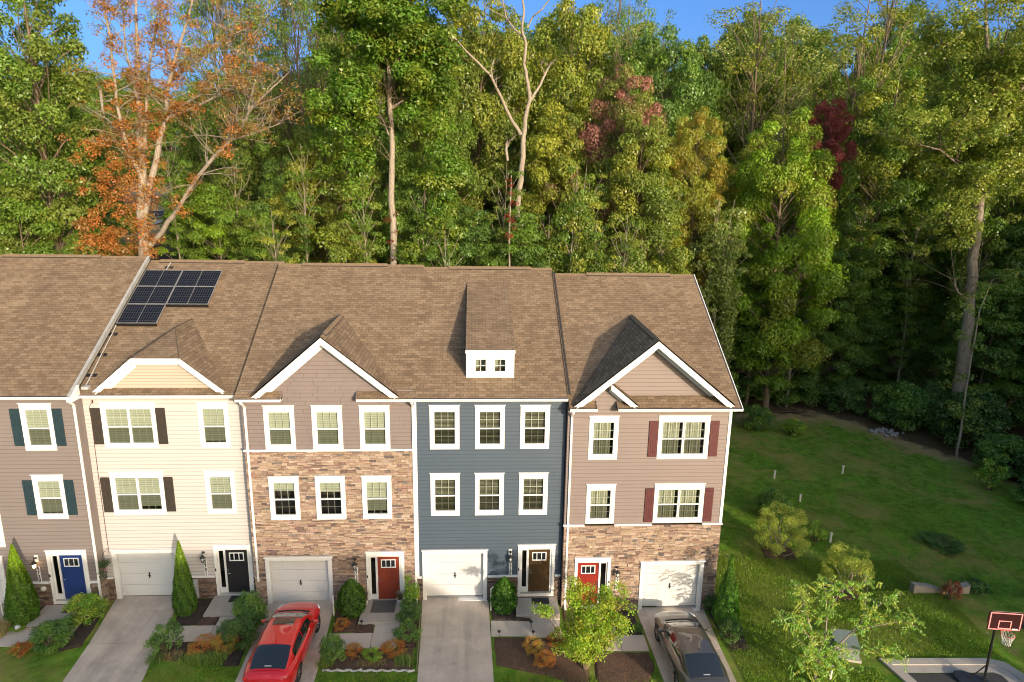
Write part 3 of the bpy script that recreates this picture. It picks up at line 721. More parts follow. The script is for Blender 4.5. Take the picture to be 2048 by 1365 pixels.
def roof_face(mb, pts, udir=(1,0,0), mi=0):
    """adds a roof polygon with a UV map in metres: u along udir (horizontal), v up the slope"""
    P = [Vector(p) for p in pts]; n = (P[1]-P[0]).cross(P[2]-P[0]).normalized()
    if n.z < 0: P.reverse(); n = -n
    u = Vector(udir).normalized(); v = n.cross(u).normalized()
    mb.face(P, mi, uv=[(p.dot(u), p.dot(v)) for p in P])
def main_roof(root, x0, x1, ye, ze, yr, eaves, ywall, rake=(False, False)):
    """eaves: x-ranges where the slope runs down to the eave at ye; elsewhere it stops at the wall"""
    zr = ze+M*(yr-ye); yw = ywall; zw = ze+M*(yw-ye); yb = 2*yr-ye
    mb = MB()
    roof_face(mb, [(x0, yw, zw), (x1, yw, zw), (x1, yr, zr), (x0, yr, zr)])
    roof_face(mb, [(x0, yr, zr), (x1, yr, zr), (x1, yb, ze), (x0, yb, ze)])
    for a, b in eaves:
        roof_face(mb, [(a, ye, ze), (b, ye, ze), (b, yw, zw), (a, yw, zw)])
        mb.face([(a, ye, ze), (b, ye, ze), (b, ye, ze-.02), (a, ye, ze-.02)], 1)
        for x in (a, b):
            if abs(x-x0) > .01 and abs(x-x1) > .01: mb.face([(x, ye, ze), (x, yw, zw), (x, yw, ze-.12), (x, ye, ze-.12)], 1)
    t = .17
    for x in (x0, x1):
        mb.face([(x, ye if any(abs(e-x) < .02 for r in eaves for e in r) else yw, (ze if any(abs(e-x) < .02 for r in eaves for e in r) else zw)), (x, yr, zr), (x, yb, ze), (x, yb, ze-t), (x, yr, zr-t), (x, ye, ze-t)], 1)
    o = mb.build('roof', [MT['shingle'], MT['dgrey']], root, fix=False)
    # ridge cap
    c = MB(); s = .14
    roof_face(c, [(x0, yr-s, zr-s*M+.012), (x1, yr-s, zr-s*M+.012), (x1, yr, zr+.016), (x0, yr, zr+.016)]); roof_face(c, [(x0, yr, zr+.016), (x1, yr, zr+.016), (x1, yr+s, zr-s*M+.012), (x0, yr+s, zr-s*M+.012)])
    c.build('ridge_cap', MT['shingle_cap'], root, fix=False)
    return zr
def ridge_vent(root, x0, x1, yr, zr):
    c = MB(); s = .17; h = .055
    roof_face(c, [(x0, yr-s, zr-s*M+h), (x1, yr-s, zr-s*M+h), (x1, yr, zr+h+.01), (x0, yr, zr+h+.01)]); roof_face(c, [(x0, yr, zr+h+.01), (x1, yr, zr+h+.01), (x1, yr+s, zr-s*M+h), (x0, yr+s, zr-s*M+h)])
    c.face([(x0, yr-s, zr-s*M+h), (x1, yr-s, zr-s*M+h), (x1, yr-s+.01, zr-s*M+.012), (x0, yr-s+.01, zr-s*M+.012)], 1)
    for x in (x0, x1): c.face([(x, yr-s, zr-s*M+h), (x, yr, zr+h+.01), (x, yr+s, zr-s*M+h), (x, yr+s, zr-s*M), (x, yr-s, zr-s*M)], 1)
    c.build('ridge_vent', [MT['shingle_cap'], MT['dgrey']], root, fix=False)
def box_body(root, x0, x1, y, z0, z1, mat, back=14.0):
    """party walls and back of the house"""
    m = MB(); e = .02
    m.face([(x0, y+e, z0), (x0, back, z0), (x0, back, z1), (x0, y+e, z1)]); m.face([(x1, y+e, z0), (x1, back, z0), (x1, back, z1), (x1, y+e, z1)]); m.face([(x0, back, z0), (x1, back, z0), (x1, back, z1), (x0, back, z1)])
    m.build('side_wall', mat, root, fix=False)
def band(root, x0, x1, y, z, h=.08, holes=()):
    m = MB(); spans = [(x0, x1)]
    for a, b in holes:
        ns = []
        for p, q in spans:
            if q <= a or p >= b: ns.append((p, q)); continue
            if p < a: ns.append((p, a))
            if q > b: ns.append((b, q))
        spans = ns
    for p, q in spans:
        m = MB(); m.box(p, q, y-.095, y, z-h/2, z+h/2); m.build('ledge_band', MT['white'], root, bevel=.005)
def stoop(root, x0, x1, y, depth, z0, h=.13):
    m = MB(); m.box(x0, x1, y-depth, y-.05, z0-.3, z0+h); m.build('stoop', MT['step'], root, bevel=.012)
def rake(root, a, b, y, w=.2, t=.05, wall_y=None, yback=None, name='rake_board'):
    """white board following a gable edge from a to b (x,z) in the plane y"""
    A = Vector((a[0], 0, a[1])); B = Vector((b[0], 0, b[1])); d = (B-A).normalized(); n = Vector((d.z, 0, -d.x))
    if n.z > 0: n = -n
    m = MB(); v_ = Vector((0, 0, -w/max(.3, abs(d.x)))); P = [A, B, B+v_, (A+n*w+d*(w*abs(n.z)/d.z)) if abs(d.z) > .05 else A+v_]
    # plumb cut at the top and level cut at the foot
    m.prism([(p.x, p.z) for p in P], 'y', y-t, y-.001)
    if wall_y is not None:                       # soffit under the overhang and frieze board on the wall
        m.prism([(p.x, p.z) for p in (A+n*(w*.55), B+v_*.55, B+v_*.75, A+n*(w*.75))], 'y', y+.001, wall_y-.002)
        m.prism([(p.x, p.z) for p in (A+n*(w*.8), B+v_*.8, B+v_*1.75, A+n*(w*1.75))], 'y', wall_y-.03, wall_y-.003)
    return m.build(name, MT['white'], root)
def gable_roof(root, xl, zl, xr, zr_, xa, za, yf, ye, ze, front_cap=True):
    """cross gable: two triangles running back from the front edge yf until the ridge meets the main slope"""
    yb = ye+(za-ze)/M
    mb = MB()
    def yon(z): return ye+(z-ze)/M
    roof_face(mb, [(xl, yf, zl), (xa, yf, za), (xa, yb, za), (xl, max(yf, yon(zl)), zl)], (0,1,0))
    roof_face(mb, [(xr, yf, zr_), (xr, max(yf, yon(zr_)), zr_), (xa, yb, za), (xa, yf, za)], (0,1,0))
    mb.build('gable_roof', MT['shingle'], root, fix=False)
    c = MB(); s = .13
    kl = (za-zl)/(xa-xl); kr = (za-zr_)/(xr-xa)
    for (y0, y1, h) in ((yf-.02, yb, .012), (yf+.45, yb-.15, .05)):
        roof_face(c, [(xa-s, y0, za-s*kl+h), (xa, y0, za+h), (xa, y1, za+h), (xa-s, y1, za-s*kl+h)], (0,1,0)); roof_face(c, [(xa, y0, za+h), (xa+s, y0, za-s*kr+h), (xa+s, y1, za-s*kr+h), (xa, y1, za+h)], (0,1,0))
        if h > .03:
            c.face([(xa-s, y0, za-s*kl+h), (xa, y0, za+h), (xa+s, y0, za-s*kr+h), (xa+s, y0, za-s*kr), (xa, y0, za), (xa-s, y0, za-s*kl)], 1)
            for q, kk in ((-1, kl), (1, kr)): c.face([(xa+q*s, y0, za-s*kk+h), (xa+q*s, y1, za-s*kk+h), (xa+q*s, y1, za-s*kk), (xa+q*s, y0, za-s*kk)], 1)
    c.build('ridge_cap', [MT['shingle_cap'], MT['dgrey']], root, fix=False)

# ---- 1: leftmost, taupe siding, blue door (5729)
h1 = empty('townhouse', (-17, 0, 0), 'taupe sided townhouse with teal shutters and bright blue door at the left edge', 'townhouse', 'row of townhouses')
def rel(root): root.location = (0, 0, 0)
rel(h1)
x0, x1, y = -20.6, -13.45, 0
W = [window(h1, -15.58, y, 7.1, 9.1, style='blind'), window(h1, -15.54, y, 4.1, 6.07, style='blind'), window(h1, -19.15, y, 2.85, 4.6, True), window(h1, -19.2, y, 7.1, 9.1, True)]
sh = [(-15.97, -14.36, 7.3, 8.86), (-15.93, -14.32, 4.28, 5.82)]
for a, b, c, d in sh: shutters(h1, a, b, y, c, d, 'dark_blue')
Hs = W + [garage(h1, -19.85, y, .12), entry(h1, -15.0, y, .37, 'door_blue')]
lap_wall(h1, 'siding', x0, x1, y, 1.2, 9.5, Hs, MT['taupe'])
stone_wall(h1, x0, x1, y, 0, 1.16, widen(Hs), 11, .62); band(h1, x0, x1, y, 1.19, holes=[(-20.05,-17.2),(-15.48,-13.85)])
box_body(h1, x0, x1, y, -.2, 9.45, MT['taupe'])
c = MB(); c.box(x1-.002, x1+.03, .03, .47, 1.2, 9.4); c.build('corner_siding', MT['taupe'], h1)
c = MB(); c.box(x1-.1, x1+.034, -.03, -.016, 1.24, 9.36); c.build('corner_post', MT['taupe'], h1)
s = MB(); rnd = random.Random(4)
for i in range(11):
    for k in range(2): s.box(x1, x1+.05, .0+k*.235, .225+k*.235, i*.105+.003, i*.105+.1, 0, tuple(v*.7 for v in rnd.choices(STONES, SW)[0]))
s.build('stone_return', MT['stone'], h1)
main_roof(h1, x0-.3, x1+.02, -.35, 9.48, 7.35, [(x0-.3, x1+.02)], y); ridge_vent(h1, -20.1, -15.6, 7.35, 9.48+M*7.7)
gutter(h1, x0-.3, x1+.08, -.35, 9.48)
fl = MB()
for i in range(34):
    ya = -.3+i*.226; za = 9.48+M*(ya+.35); fl.beam((x1+.035, ya, za-.10), (x1+.035, ya+.215, za-.10+M*.215), .03, .24)
fl.beam((x1+.03, -.4, 9.48), (x1+.03, 7.35, 13.98), .12, .035); fl.build('step_flashing', MT['galv'], h1)
fe = MB(); fe.prism([(-.42, 9.25), (-.42, 9.42), (.15, 9.78), (.15, 9.25)], 'x', x1+.0, x1+.16); fe.build('eave_end', MT['white'], h1)
downspout(h1, x1-.02, y, 9.36, .02, -.35, jog=(1.5, .07))
lantern(h1, -15.88, y, 2.2, lit=True); number(h1, -15.87, y, 1.93, '5729'); stoop(h1, -15.78, -13.75, y, 1.42, 0)
v = MB(); v.lathe([(.0, .0), (.11, .0), (.11, .05), (.03, .08)], (0,0,0), 14); vo = v.build('hose_cover', MT['pvc'], h1); vo.rotation_euler = (R(90),0,0); vo.location = (-15.75, -.06, .93)

# ---- 2: cream siding, solar panels, black door (5731)
h2 = empty('townhouse', (0,0,0), 'cream sided townhouse with dark brown shutters, black door and clipped front gable', 'townhouse', 'row of townhouses')
x0, x1, y = -13.43, -7.05, .47
W = [window(h2, -12.77, y, 6.98, 8.97, True, styles=['blind','blind']), window(h2, -8.96, y, 6.98, 8.97, style='blind'), window(h2, -12.76, y, 4.0, 5.97, True, styles=['blind','blind']), window(h2, -8.94, y, 4.0, 5.97, style='blind')]
for a, b, c, d in ((-13.16, -10.62, 7.16, 8.72), (-13.15, -10.61, 4.14, 5.7)): shutters(h2, a, b, y, c, d, 'dark_brown')
Hs = W + [garage(h2, -12.94, y, .06), entry(h2, -8.41, y, .24, 'door_black')]
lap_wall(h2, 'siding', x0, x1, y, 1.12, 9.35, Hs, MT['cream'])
stone_wall(h2, x0, x1, y, -.05, 1.04, widen(Hs), 12, .62); band(h2, x0, x1, y, 1.07, holes=[(-13.15,-10.3),(-8.9,-7.25)])
box_body(h2, x0, x1, y, -.2, 9.3, MT['cream'])
YE, ZE = .12, 9.38
main_roof(h2, x1-6.4, x1+.0, YE, ZE, 7.6, [(x0+.02, x1)], y); ridge_vent(h2, -13.0, -8.95, 7.6, ZE+M*7.48)
gutter(h2, x0+.1, x1+.02, YE, ZE)
# clipped gable
xa0, xa1, za = -11.16, -9.33, 10.86; xl, xr_ = -12.79, -7.68; xp, zp, yp = -10.25, 11.63, 2.15; ybk = YE+(zp-ZE)/M
g = MB()
roof_face(g, [(xl, YE, 9.49), (xa0, YE, za), (xp, yp, zp), (xp, ybk, zp), (xl, YE+.19, 9.49)], (0,1,0))
roof_face(g, [(xr_, YE, 9.49), (xr_, YE+.19, 9.49), (xp, ybk, zp), (xp, yp, zp), (xa1, YE, za)], (0,1,0))
roof_face(g, [(xa0, YE, za), (xa1, YE, za), (xp, yp, zp)])
g.build('gable_roof', MT['shingle'], h2, fix=False)
for a, b in (((xa0, YE, za), (xp, yp, zp)), ((xa1, YE, za), (xp, yp, zp)), ((xp, yp, zp), (xp, ybk, zp))):
    m_ = MB(); m_.beam((a[0], a[1], a[2]+.006), (b[0], b[1], b[2]+.006), .035, .02); m_.build('hip_seam', MT['seam'], h2)
lap_wall(h2, 'gable_siding', xl+.2, xr_-.2, y-.02, 9.55, za-.02, [], MT['peach'], .13, top=lambda x: min(za-.05, 9.45+.84*(x-xl), 9.45+.83*(xr_-x)))
rake(h2, (xl, 9.5), (xa0, za+.02), YE, .2, wall_y=y-.03); rake(h2, (xr_, 9.5), (xa1, za+.02), YE, .2, wall_y=y-.03); rake(h2, (xa0-.02, za+.01), (xa1+.02, za+.01), YE, .2, wall_y=y-.03)
lantern(h2, -9.28, y, 2.08, plate=False); number(h2, -9.26, y, 1.84, '5731'); stoop(h2, -8.98, -7.1, y, 1.42, 0)
mt = MB(); mt.box(-9.86, -9.62, y-.17, y-.055, .1, .95); mt.box(-9.83, -9.65, y-.2, y-.17, .55, .9); mt.tube([(-9.74, y-.1, .12), (-9.74, y-.1, -.05)], .04)
mo = mt.build('electric_meter', MT['grey_util'], h2, bevel=.01); q = MB(); q.lathe([(.075, 0), (.075, .06), (.05, .08)], (0,0,0), 16); qo = q.build('meter_dial', MT['lampglass'], mo, smooth=False); qo.rotation_euler = (R(90),0,0); qo.location = (-9.74, y-.2, .74)
v = MB(); v.lathe([(.0, .0), (.09, .0), (.09, .04), (.03, .07)], (0,0,0), 14); vo = v.build('vent_cap', MT['coir'], h2); vo.rotation_euler = (R(90),0,0); vo.location = (-9.35, y-.06, .82)
cb = MB(); cb.tube([(-13.02, y-.03, 9.0), (-13.18, y-.03, 8.75), (-13.16, y-.03, 8.2), (-13.2, y-.03, 5), (-13.2, y-.03, 2.2)], .012, 6); cb.tube([(-13.02, y-.05, 8.95), (-12.98, y-.1, 9.05)], .03, 8); cb.build('roof_cable', MT['burgundy'], h2)
MT['panel_frame'] = plain('anodised_frame', (.20,.20,.20), .4, .05, 3)
# solar array on rails, with its conduit
sa = empty('solar_array', (0,0,0), 'L-shaped array of five black framed solar panels on the cream townhouse roof', 'solar panels')
def on_roof(x, y_, h=0): return Vector((x, y_-h*.5, ZE+M*(y_-YE)+h*.86))
SLP = math.sqrt(1+M*M)
def panel(xa, xb, ya, yb):
    P = [on_roof(xa, ya, .16), on_roof(xb, ya, .16), on_roof(xb, yb, .16), on_roof(xa, yb, .16)]
    f = MB(); n = Vector((0, -M, 1)).normalized()
    for a, b in zip(P, P[1:]+P[:1]): f.beam(a, b, .022, .05, up=n)
    mid = [(P[0]+P[1])/2, (P[2]+P[3])/2]; f.beam(mid[0]+n*.012, mid[1]+n*.012, .012, .02, up=n)
    o = f.build('solar_panel', MT['panel_frame'], sa)
    c = MB(); L1 = (xb-xa); L2 = (yb-ya)*SLP
    c.face(P, 0, uv=[(0,0), (L1,0), (L1,L2), (0,L2)]); c.build('solar_cells', MT['solar'], o, fix=False)
    return P
xm = -11.6; rows = [(3.58, 4.66), (4.68, 5.74), (5.76, 6.78)]
for r in rows: panel(-13.3, xm-.02, *r)
for r in rows[1:]: panel(xm+.02, -9.78, *r)
sk = MB()
for (xa, xb, ya) in ((-13.32, xm, 3.55), (xm, -9.76, 4.65)): sk.beam(on_roof(xa, ya, .09), on_roof(xb, ya, .09), .03, .15, up=(0,-M,1))
for xx in (-13.0, -12.2, -11.1, -10.2):
    y0_ = 3.6 if xx < xm else 4.7
    sk.beam(on_roof(xx, y0_, .06), on_roof(xx, 6.8, .06), .04, .06, up=(0,-M,1))
sk.build('array_skirt', MT['black'], sa)
cd = MB(); pts = [(-12.42, 7.4), (-12.45, 6.9)]; cd.tube([on_roof(a, b, .07) for a, b in pts], .02, 6)
pts = [(-13.0, 4.75), (-13.3, 4.7), (-13.36, 3.9), (-13.3, 3.1), (-13.27, 2.0), (-13.22, 1.0), (-13.2, .5)]; cd.tube([on_roof(a, b, .07) for a, b in pts], .02, 6)
b_ = on_roof(-13.18, .42, 0); cd.box(b_.x-.13, b_.x+.13, b_.y-.12, b_.y+.12, b_.z-.02, b_.z+.10); cd.build('conduit', MT['grey_util'], sa)
for (a, b) in ((-12.42, 7.13), (-13.36, 4.63), (-13.33, 3.86), (-13.3, 3.11), (-13.27, 2.04), (-13.23, 1.03)):
    ft = MB()
    for s_ in (-1, 1):
        P = on_roof(a+s_*.12, b, .012); ft.beam(P-Vector((0,.07,.07*M)), P+Vector((0,.07,.07*M)), .14, .02, up=(0,-M,1))
    ft.box(P.x-.14, P.x-.10, P.y-.02, P.y+.02, P.z, P.z+.07)
    ft.build('conduit_foot', MT['black'], sa)

# ---- 3: stone front, big gable, rust-red door (5733)
h3 = empty('townhouse', (0,0,0), 'stone fronted townhouse with taupe shake gable and rust red door behind the red car', 'townhouse', 'row of townhouses')
x0, x1, y = -7.05, -.23, 0
st = [['blind','blind','blind'], ['half','half','blind']]
W = [window(h3, x, y, 7.07, 8.98, style=s) for x, s in zip((-6.2, -4.3, -2.4), st[0])]
W2 = [window(h3, x, y, 3.97, 5.94, style=s, proud=.06) for x, s in zip((-6.18, -4.3, -2.4), st[1])]
Hs = W2 + [garage(h3, -6.4, y-.05, -.08), entry(h3, -1.88, y-.05, .125, 'door_rust')]
XA, ZA = -3.71, 11.83; GL, GR, ZG = -6.5, -.78, 9.42
lap_wall(h3, 'siding', x0, x1, y, 7.09, 9.6, W, MT['shake'], .17, .02, stagger=True)
lap_wall(h3, 'gable_siding', GL+.1, GR-.1, y, 9.6, ZA, [], MT['shake'], .17, .02, top=lambda x: min(ZA-.1-(ZA-ZG)/(XA-GL)*(XA-x) if x < XA else 99, ZA-.1-(ZA-ZG)/(GR-XA)*(x-XA) if x >= XA else 99), stagger=True)
stone_wall(h3, x0, x1, y, -.1, 7.02, Hs, 13, 1.0); band(h3, x0-.03, x1+.03, y, 7.05, .07, holes=[])
box_body(h3, x0, x1, y, -.2, 9.5, MT['shake'])
ZE3 = 9.36; YE3 = -.35
main_roof(h3, x0-.15, x1, YE3, ZE3, 7.1, [(x0-.15, -5.4), (-2.45, x1)], y); ridge_vent(h3, -6.1, -2.0, 7.1, ZE3+M*7.45)
gutter(h3, x0-.08, -5.38, YE3, ZE3); gutter(h3, -2.43, x1, YE3, ZE3)
gable_roof(h3, GL-.08, ZG+.02, GR+.08, ZG+.02, XA, ZA+.06, YE3-.03, YE3, ZE3)
rake(h3, (GL, ZG), (XA, ZA), YE3, .21, wall_y=y-.01); rake(h3, (GR, ZG), (XA, ZA), YE3, .21, wall_y=y-.01)
for xx in (-5.4, -2.45):
    m_ = MB(); s_ = -1 if xx < -4 else 1; m_.beam((xx, YE3, ZE3-.03), (xx, y, ZE3+.17), .03, .12); m_.build('return_trim', MT['shake'], h3)
downspout(h3, x0+.14, y, 9.26, 1.0, YE3, foot=False); downspout(h3, x1-.02, y, 9.26, .02, YE3, jog=(1.0, .05))
lantern(h3, -2.8, y-.04, 1.96, plate=False); number(h3, -2.78, y-.04, 1.7, '5733'); stoop(h3, -2.5, -.72, y-.0, 1.62, -.0, .12)

# ---- 4: blue siding, shed dormer (5735)
h4 = empty('townhouse', (0,0,0), 'blue sided townhouse with a white two-window roof dormer and brown front door', 'townhouse', 'row of townhouses')
x0, x1, y = -.21, 6.0, 0
W = [window(h4, x, y, 7.05, 8.98, style='slats') for x in (.42, 2.27, 4.12)] + [window(h4, x, y, 4.05, 6.0, style='slats') for x in (.42, 2.27, 4.12)]
Hs = W + [garage(h4, .2, y, .12), entry(h4, 4.6, y, .34, 'door_brown')]
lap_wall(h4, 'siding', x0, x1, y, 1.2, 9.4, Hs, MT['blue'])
stone_wall(h4, x0, x1, y, -.1, 1.13, widen(Hs), 14, .62); band(h4, x0, x1, y, 1.16, holes=[(0,2.83),(4.12,5.75)])
box_body(h4, x0, x1, y, -.2, 9.4, MT['blue'])
main_roof(h4, x0-.02, x1+.02, YE3, 9.37, 6.95, [(x0-.02, x1+.02)], y); ridge_vent(h4, .98, 5.0, 6.95, 9.37+M*7.3)
gutter(h4, x0-.02, x1+.0, YE3, 9.37)
f = MB(); f.beam((x1+.08, YE3+.1, 9.37+.12), (x1+.08, 6.6, 9.37+.06+M*(6.6-YE3)), .07, .09); f.build('roof_flashing', MT['dgrey'], h4)
c = MB(); c.box(x0+.0, x0+.1, y-.03, y-.016, 1.2, 9.24); c.build('corner_post', MT['white'], h4)
# dormer
def zr4(y_): return 9.37+M*(y_-YE3)
dx0, dx1, dyf, dzt = 1.9, 3.87, .62, 11.1; dyb = 5.95
ds = (zr4(dyb)-dzt)/(dyb-dyf)
d = MB()
for xx in (dx0+.03, dx1-.03): d.face([(xx, dyf, zr4(dyf)-.1), (xx, dyf, dzt-.03), (xx, dyb-.1, zr4(dyb-.1)-.02)])
d.build('dormer_cheek', MT['blue'], h4, fix=False)
d = MB(); roof_face(d, [(dx0-.02, dyf-.06, dzt+.02), (dx1+.02, dyf-.06, dzt+.02), (dx1+.02, dyb, zr4(dyb)+.03), (dx0-.02, dyb, zr4(dyb)+.03)])
for xx in (dx0-.02, dx1+.02): d.face([(xx, dyf-.06, dzt+.02), (xx, dyb, zr4(dyb)+.03), (xx, dyb, zr4(dyb)-.03), (xx, dyf-.06, dzt-.08)], 1)
d.build('dormer_roof', [MT['shingle'], MT['dgrey']], h4, fix=False)
wins = [(2.24, 2.74), (3.04, 3.54)]; zb_, zt_ = 10.16, 10.74; zf = zr4(dyf)-.03
d = MB(); xb = [dx0, wins[0][0], wins[0][1], wins[1][0], wins[1][1], dx1]
for i in range(5):
    a, b = xb[i], xb[i+1]
    if i in (1, 3): d.box(a, b, dyf, dyf+.06, zf, zb_); d.box(a, b, dyf, dyf+.06, zt_, dzt-.12)
    else: d.box(a, b, dyf, dyf+.06, zf, dzt-.12)
d.build('dormer_face', MT['white'], h4, fix=False)
d = MB(); d.box(dx0-.03, dx1+.03, dyf-.07, dyf-.002, dzt-.13, dzt+.012); d.build('dormer_fascia', MT['white'], h4, bevel=.004)
for a, b in wins:
    o = MB()
    for (p, q, r_, s_) in ((a-.05, b+.05, zt_, zt_+.05), (a-.05, b+.05, zb_-.05, zb_), (a-.05, a, zb_, zt_), (b, b+.05, zb_, zt_)): o.box(p, q, dyf-.015, dyf-.001, r_, s_)
    for (p, q, r_, s_) in ((a, b, zt_-.04, zt_), (a, b, zb_, zb_+.04), (a, a+.04, zb_+.04, zt_-.04), (b-.04, b, zb_+.04, zt_-.04)): o.box(p, q, dyf+.01, dyf+.05, r_, s_)
    wo = o.build('dormer_window', MT['vinyl'], h4)
    g = MB(); g.face([(a+.04, dyf+.035, zb_+.04), (b-.04, dyf+.035, zb_+.04), (b-.04, dyf+.035, zt_-.04), (a+.04, dyf+.035, zt_-.04)]); g.build('glass_pane', MT['glass'], wo, fix=False)
    g = MB(); xm_ = (a+b)/2; zm_ = (zb_+zt_)/2; g.box(xm_-.01, xm_+.01, dyf+.022, dyf+.032, zb_+.04, zt_-.04); g.box(a+.04, b-.04, dyf+.023, dyf+.031, zm_-.01, zm_+.01); g.build('grille', MT['vinyl'], wo)
    g = MB(); g.face([(a-.1, dyf+.5, zb_-.1), (b+.1, dyf+.5, zb_-.1), (b+.1, dyf+.5, zt_+.1), (a-.1, dyf+.5, zt_+.1)]); g.build('room_recess', MT['curtain'], wo, fix=False)
lantern(h4, 3.8, y, 2.18); number(h4, 3.81, y, 1.88, '5735'); stoop(h4, 4.02, 5.87, y, 1.24, -.05)

# ---- 5: end house, mauve siding over stone, red door (5737)
h5 = empty('townhouse', (0,0,0), 'mauve sided end townhouse over a stone base with burgundy shutters and red door', 'townhouse', 'row of townhouses')
x0, x1, y = 6.04, 12.81, -.27
W = [window(h5, 6.93, y, 6.67, 8.6, style='curtain'), window(h5, 9.8, y, 6.67, 8.6, True, style='curtain', styles=['curtain','curtain']), window(h5, 6.94, y, 3.75, 5.58, style='curtain'), window(h5, 9.82, y, 3.75, 5.58, True, styles=['curtain','curtain'])]
for a, b, c, d in ((9.41, 11.96, 6.78, 8.36), (9.43, 11.98, 3.8, 5.35)): shutters(h5, a, b, y, c, d, 'burgundy')
Hs = [garage(h5, 9.6, y-.05, -.37), entry(h5, 6.7, y-.05, -.14, 'door_red', side='R')]
YE5, ZE5 = -.62, 9.02
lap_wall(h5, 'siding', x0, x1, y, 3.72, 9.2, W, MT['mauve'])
stone_wall(h5, x0, x1, y, -.65, 3.66, Hs, 15, 1.0); band(h5, x0-.04, x1+.04, y, 3.69, .07, holes=[(9.79, 11.97), (6.9, 8.18)])
box_body(h5, x0, x1, y, -.7, 9.1, MT['mauve'])
xa, za = 9.47, 11.80; gl, gr, zg_ = 6.22, 12.76, 9.12; kl = (za-zg_)/(xa-gl); kr = (za-zg_)/(gr-xa)
sxa = 7.52; sza = zg_+kl*(sxa-gl); sxr = 8.80
lap_wall(h5, 'gable_siding', gl+.15, sxr, y, 9.2, sza, [], MT['mauve'], top=lambda x: min(zg_-.06+kl*(x-gl), sza-.08-(sza-zg_)/(sxr-sxa)*(x-sxa) if x > sxa else 99))
lap_wall(h5, 'gable_siding', 7.4, gr-.1, -.02, 9.25, za, [], MT['mauve'], top=lambda x: min(zg_-.06+kl*(x-gl), za-.06-kr*(x-xa) if x > xa else 99))
main_roof(h5, x0, x1+.28, YE5, ZE5, 6.85, [(x0, 7.15), (8.0, x1+.28)], 0.0); ridge_vent(h5, 7.7, 11.87, 6.85, ZE5+M*7.47)
gutter(h5, x0+.02, 7.17, YE5, ZE5); gutter(h5, 8.0, x1+.3, YE5, ZE5)
gable_roof(h5, gl-.08, zg_, gr+.08, zg_, xa, za+.06, YE5-.03, YE5, ZE5)
rake(h5, (gl, zg_-.02), (xa, za), YE5, .21, wall_y=y-.01); rake(h5, (gr, zg_-.02), (xa, za), YE5, .21, wall_y=-.04)
g = MB(); roof_face(g, [(sxa, YE5-.02, sza+.02), (sxa, .0, sza+.02), (sxr+.06, .0, zg_), (sxr+.06, YE5-.02, zg_)], (0,1,0)); g.build('gable_roof', MT['shingle'], h5, fix=False)
rake(h5, (sxr, zg_-.02), (sxa+.16, sza-.02-.16*(sza-zg_)/(sxr-sxa)), YE5-.002, .19, wall_y=y-.01)
for xx in (7.15, 8.0):
    m_ = MB(); m_.beam((xx, YE5, ZE5-.03), (xx, y, ZE5+.17), .03, .12); m_.build('return_trim', MT['mauve'], h5)
m_ = MB(); m_.beam((x1+.28, YE5-.03, ZE5-.06), (x1+.28, 6.85, ZE5-.06+M*7.5), .03, .17); m_.build('rake_board', MT['white'], h5)
c = MB(); c.box(x1-.1, x1+.02, y-.035, y-.016, 3.74, 8.85); c.build('corner_post', MT['white'], h5)
c = MB(); c.box(x0-.003, x0+.02, y+.0, y+.3, 3.72, 8.9); c.build('corner_siding', MT['mauve'], h5)
downspout(h5, x0+.16, y, 8.92, -.25, YE5, foot=True)
lantern(h5, 8.4, y-.04, 1.56, plate=False); number(h5, 8.44, y-.04, 1.3, '5737'); stoop(h5, 6.55, 8.3, y, 1.2, -.5)

# ---- unseen row behind the viewpoint, added and sized to shade the lower walls
row = empty('shade_casting_row', (0,0,0), 'plain tan townhouse block behind the viewpoint, unseen, added to cast shade', 'shade casting row')
c = MB(); c.box(-13, 31, -57, -46.5, -.5, 10.0); c.build('wall', MT['taupe'], row)
c = MB(); zr_ = 16.1
roof_face(c, [(-13.5, -46, 9.9), (31.5, -46, 9.9), (28, -51.7, zr_), (-13.5, -51.7, zr_)]); roof_face(c, [(-13.5, -57.4, 9.9), (31.5, -57.4, 9.9), (28, -51.7, zr_), (-13.5, -51.7, zr_)]); roof_face(c, [(31.5, -46, 9.9), (31.5, -57.4, 9.9), (28, -51.7, zr_)], (0,1,0))
c.face([(-13.5, -46, 9.9), (-13.5, -57.4, 9.9), (-13.5, -51.7, zr_)], 1); c.build('roof', [MT['shingle'], MT['taupe']], row, fix=False)
for i in range(7):
    for z in (1.2, 4.2, 7.0):
        for dx in (0, 2.6):
            c = MB(); xx = -11+i*6.4+dx; c.box(xx, xx+1.2, -46.5, -46.44, z, z+1.4); wo = c.build('window', MT['vinyl'], row); g = MB(); g.box(xx+.12, xx+1.08, -46.44, -46.43, z+.12, z+1.28); g.build('glass_pane', MT['car_glass'], wo)
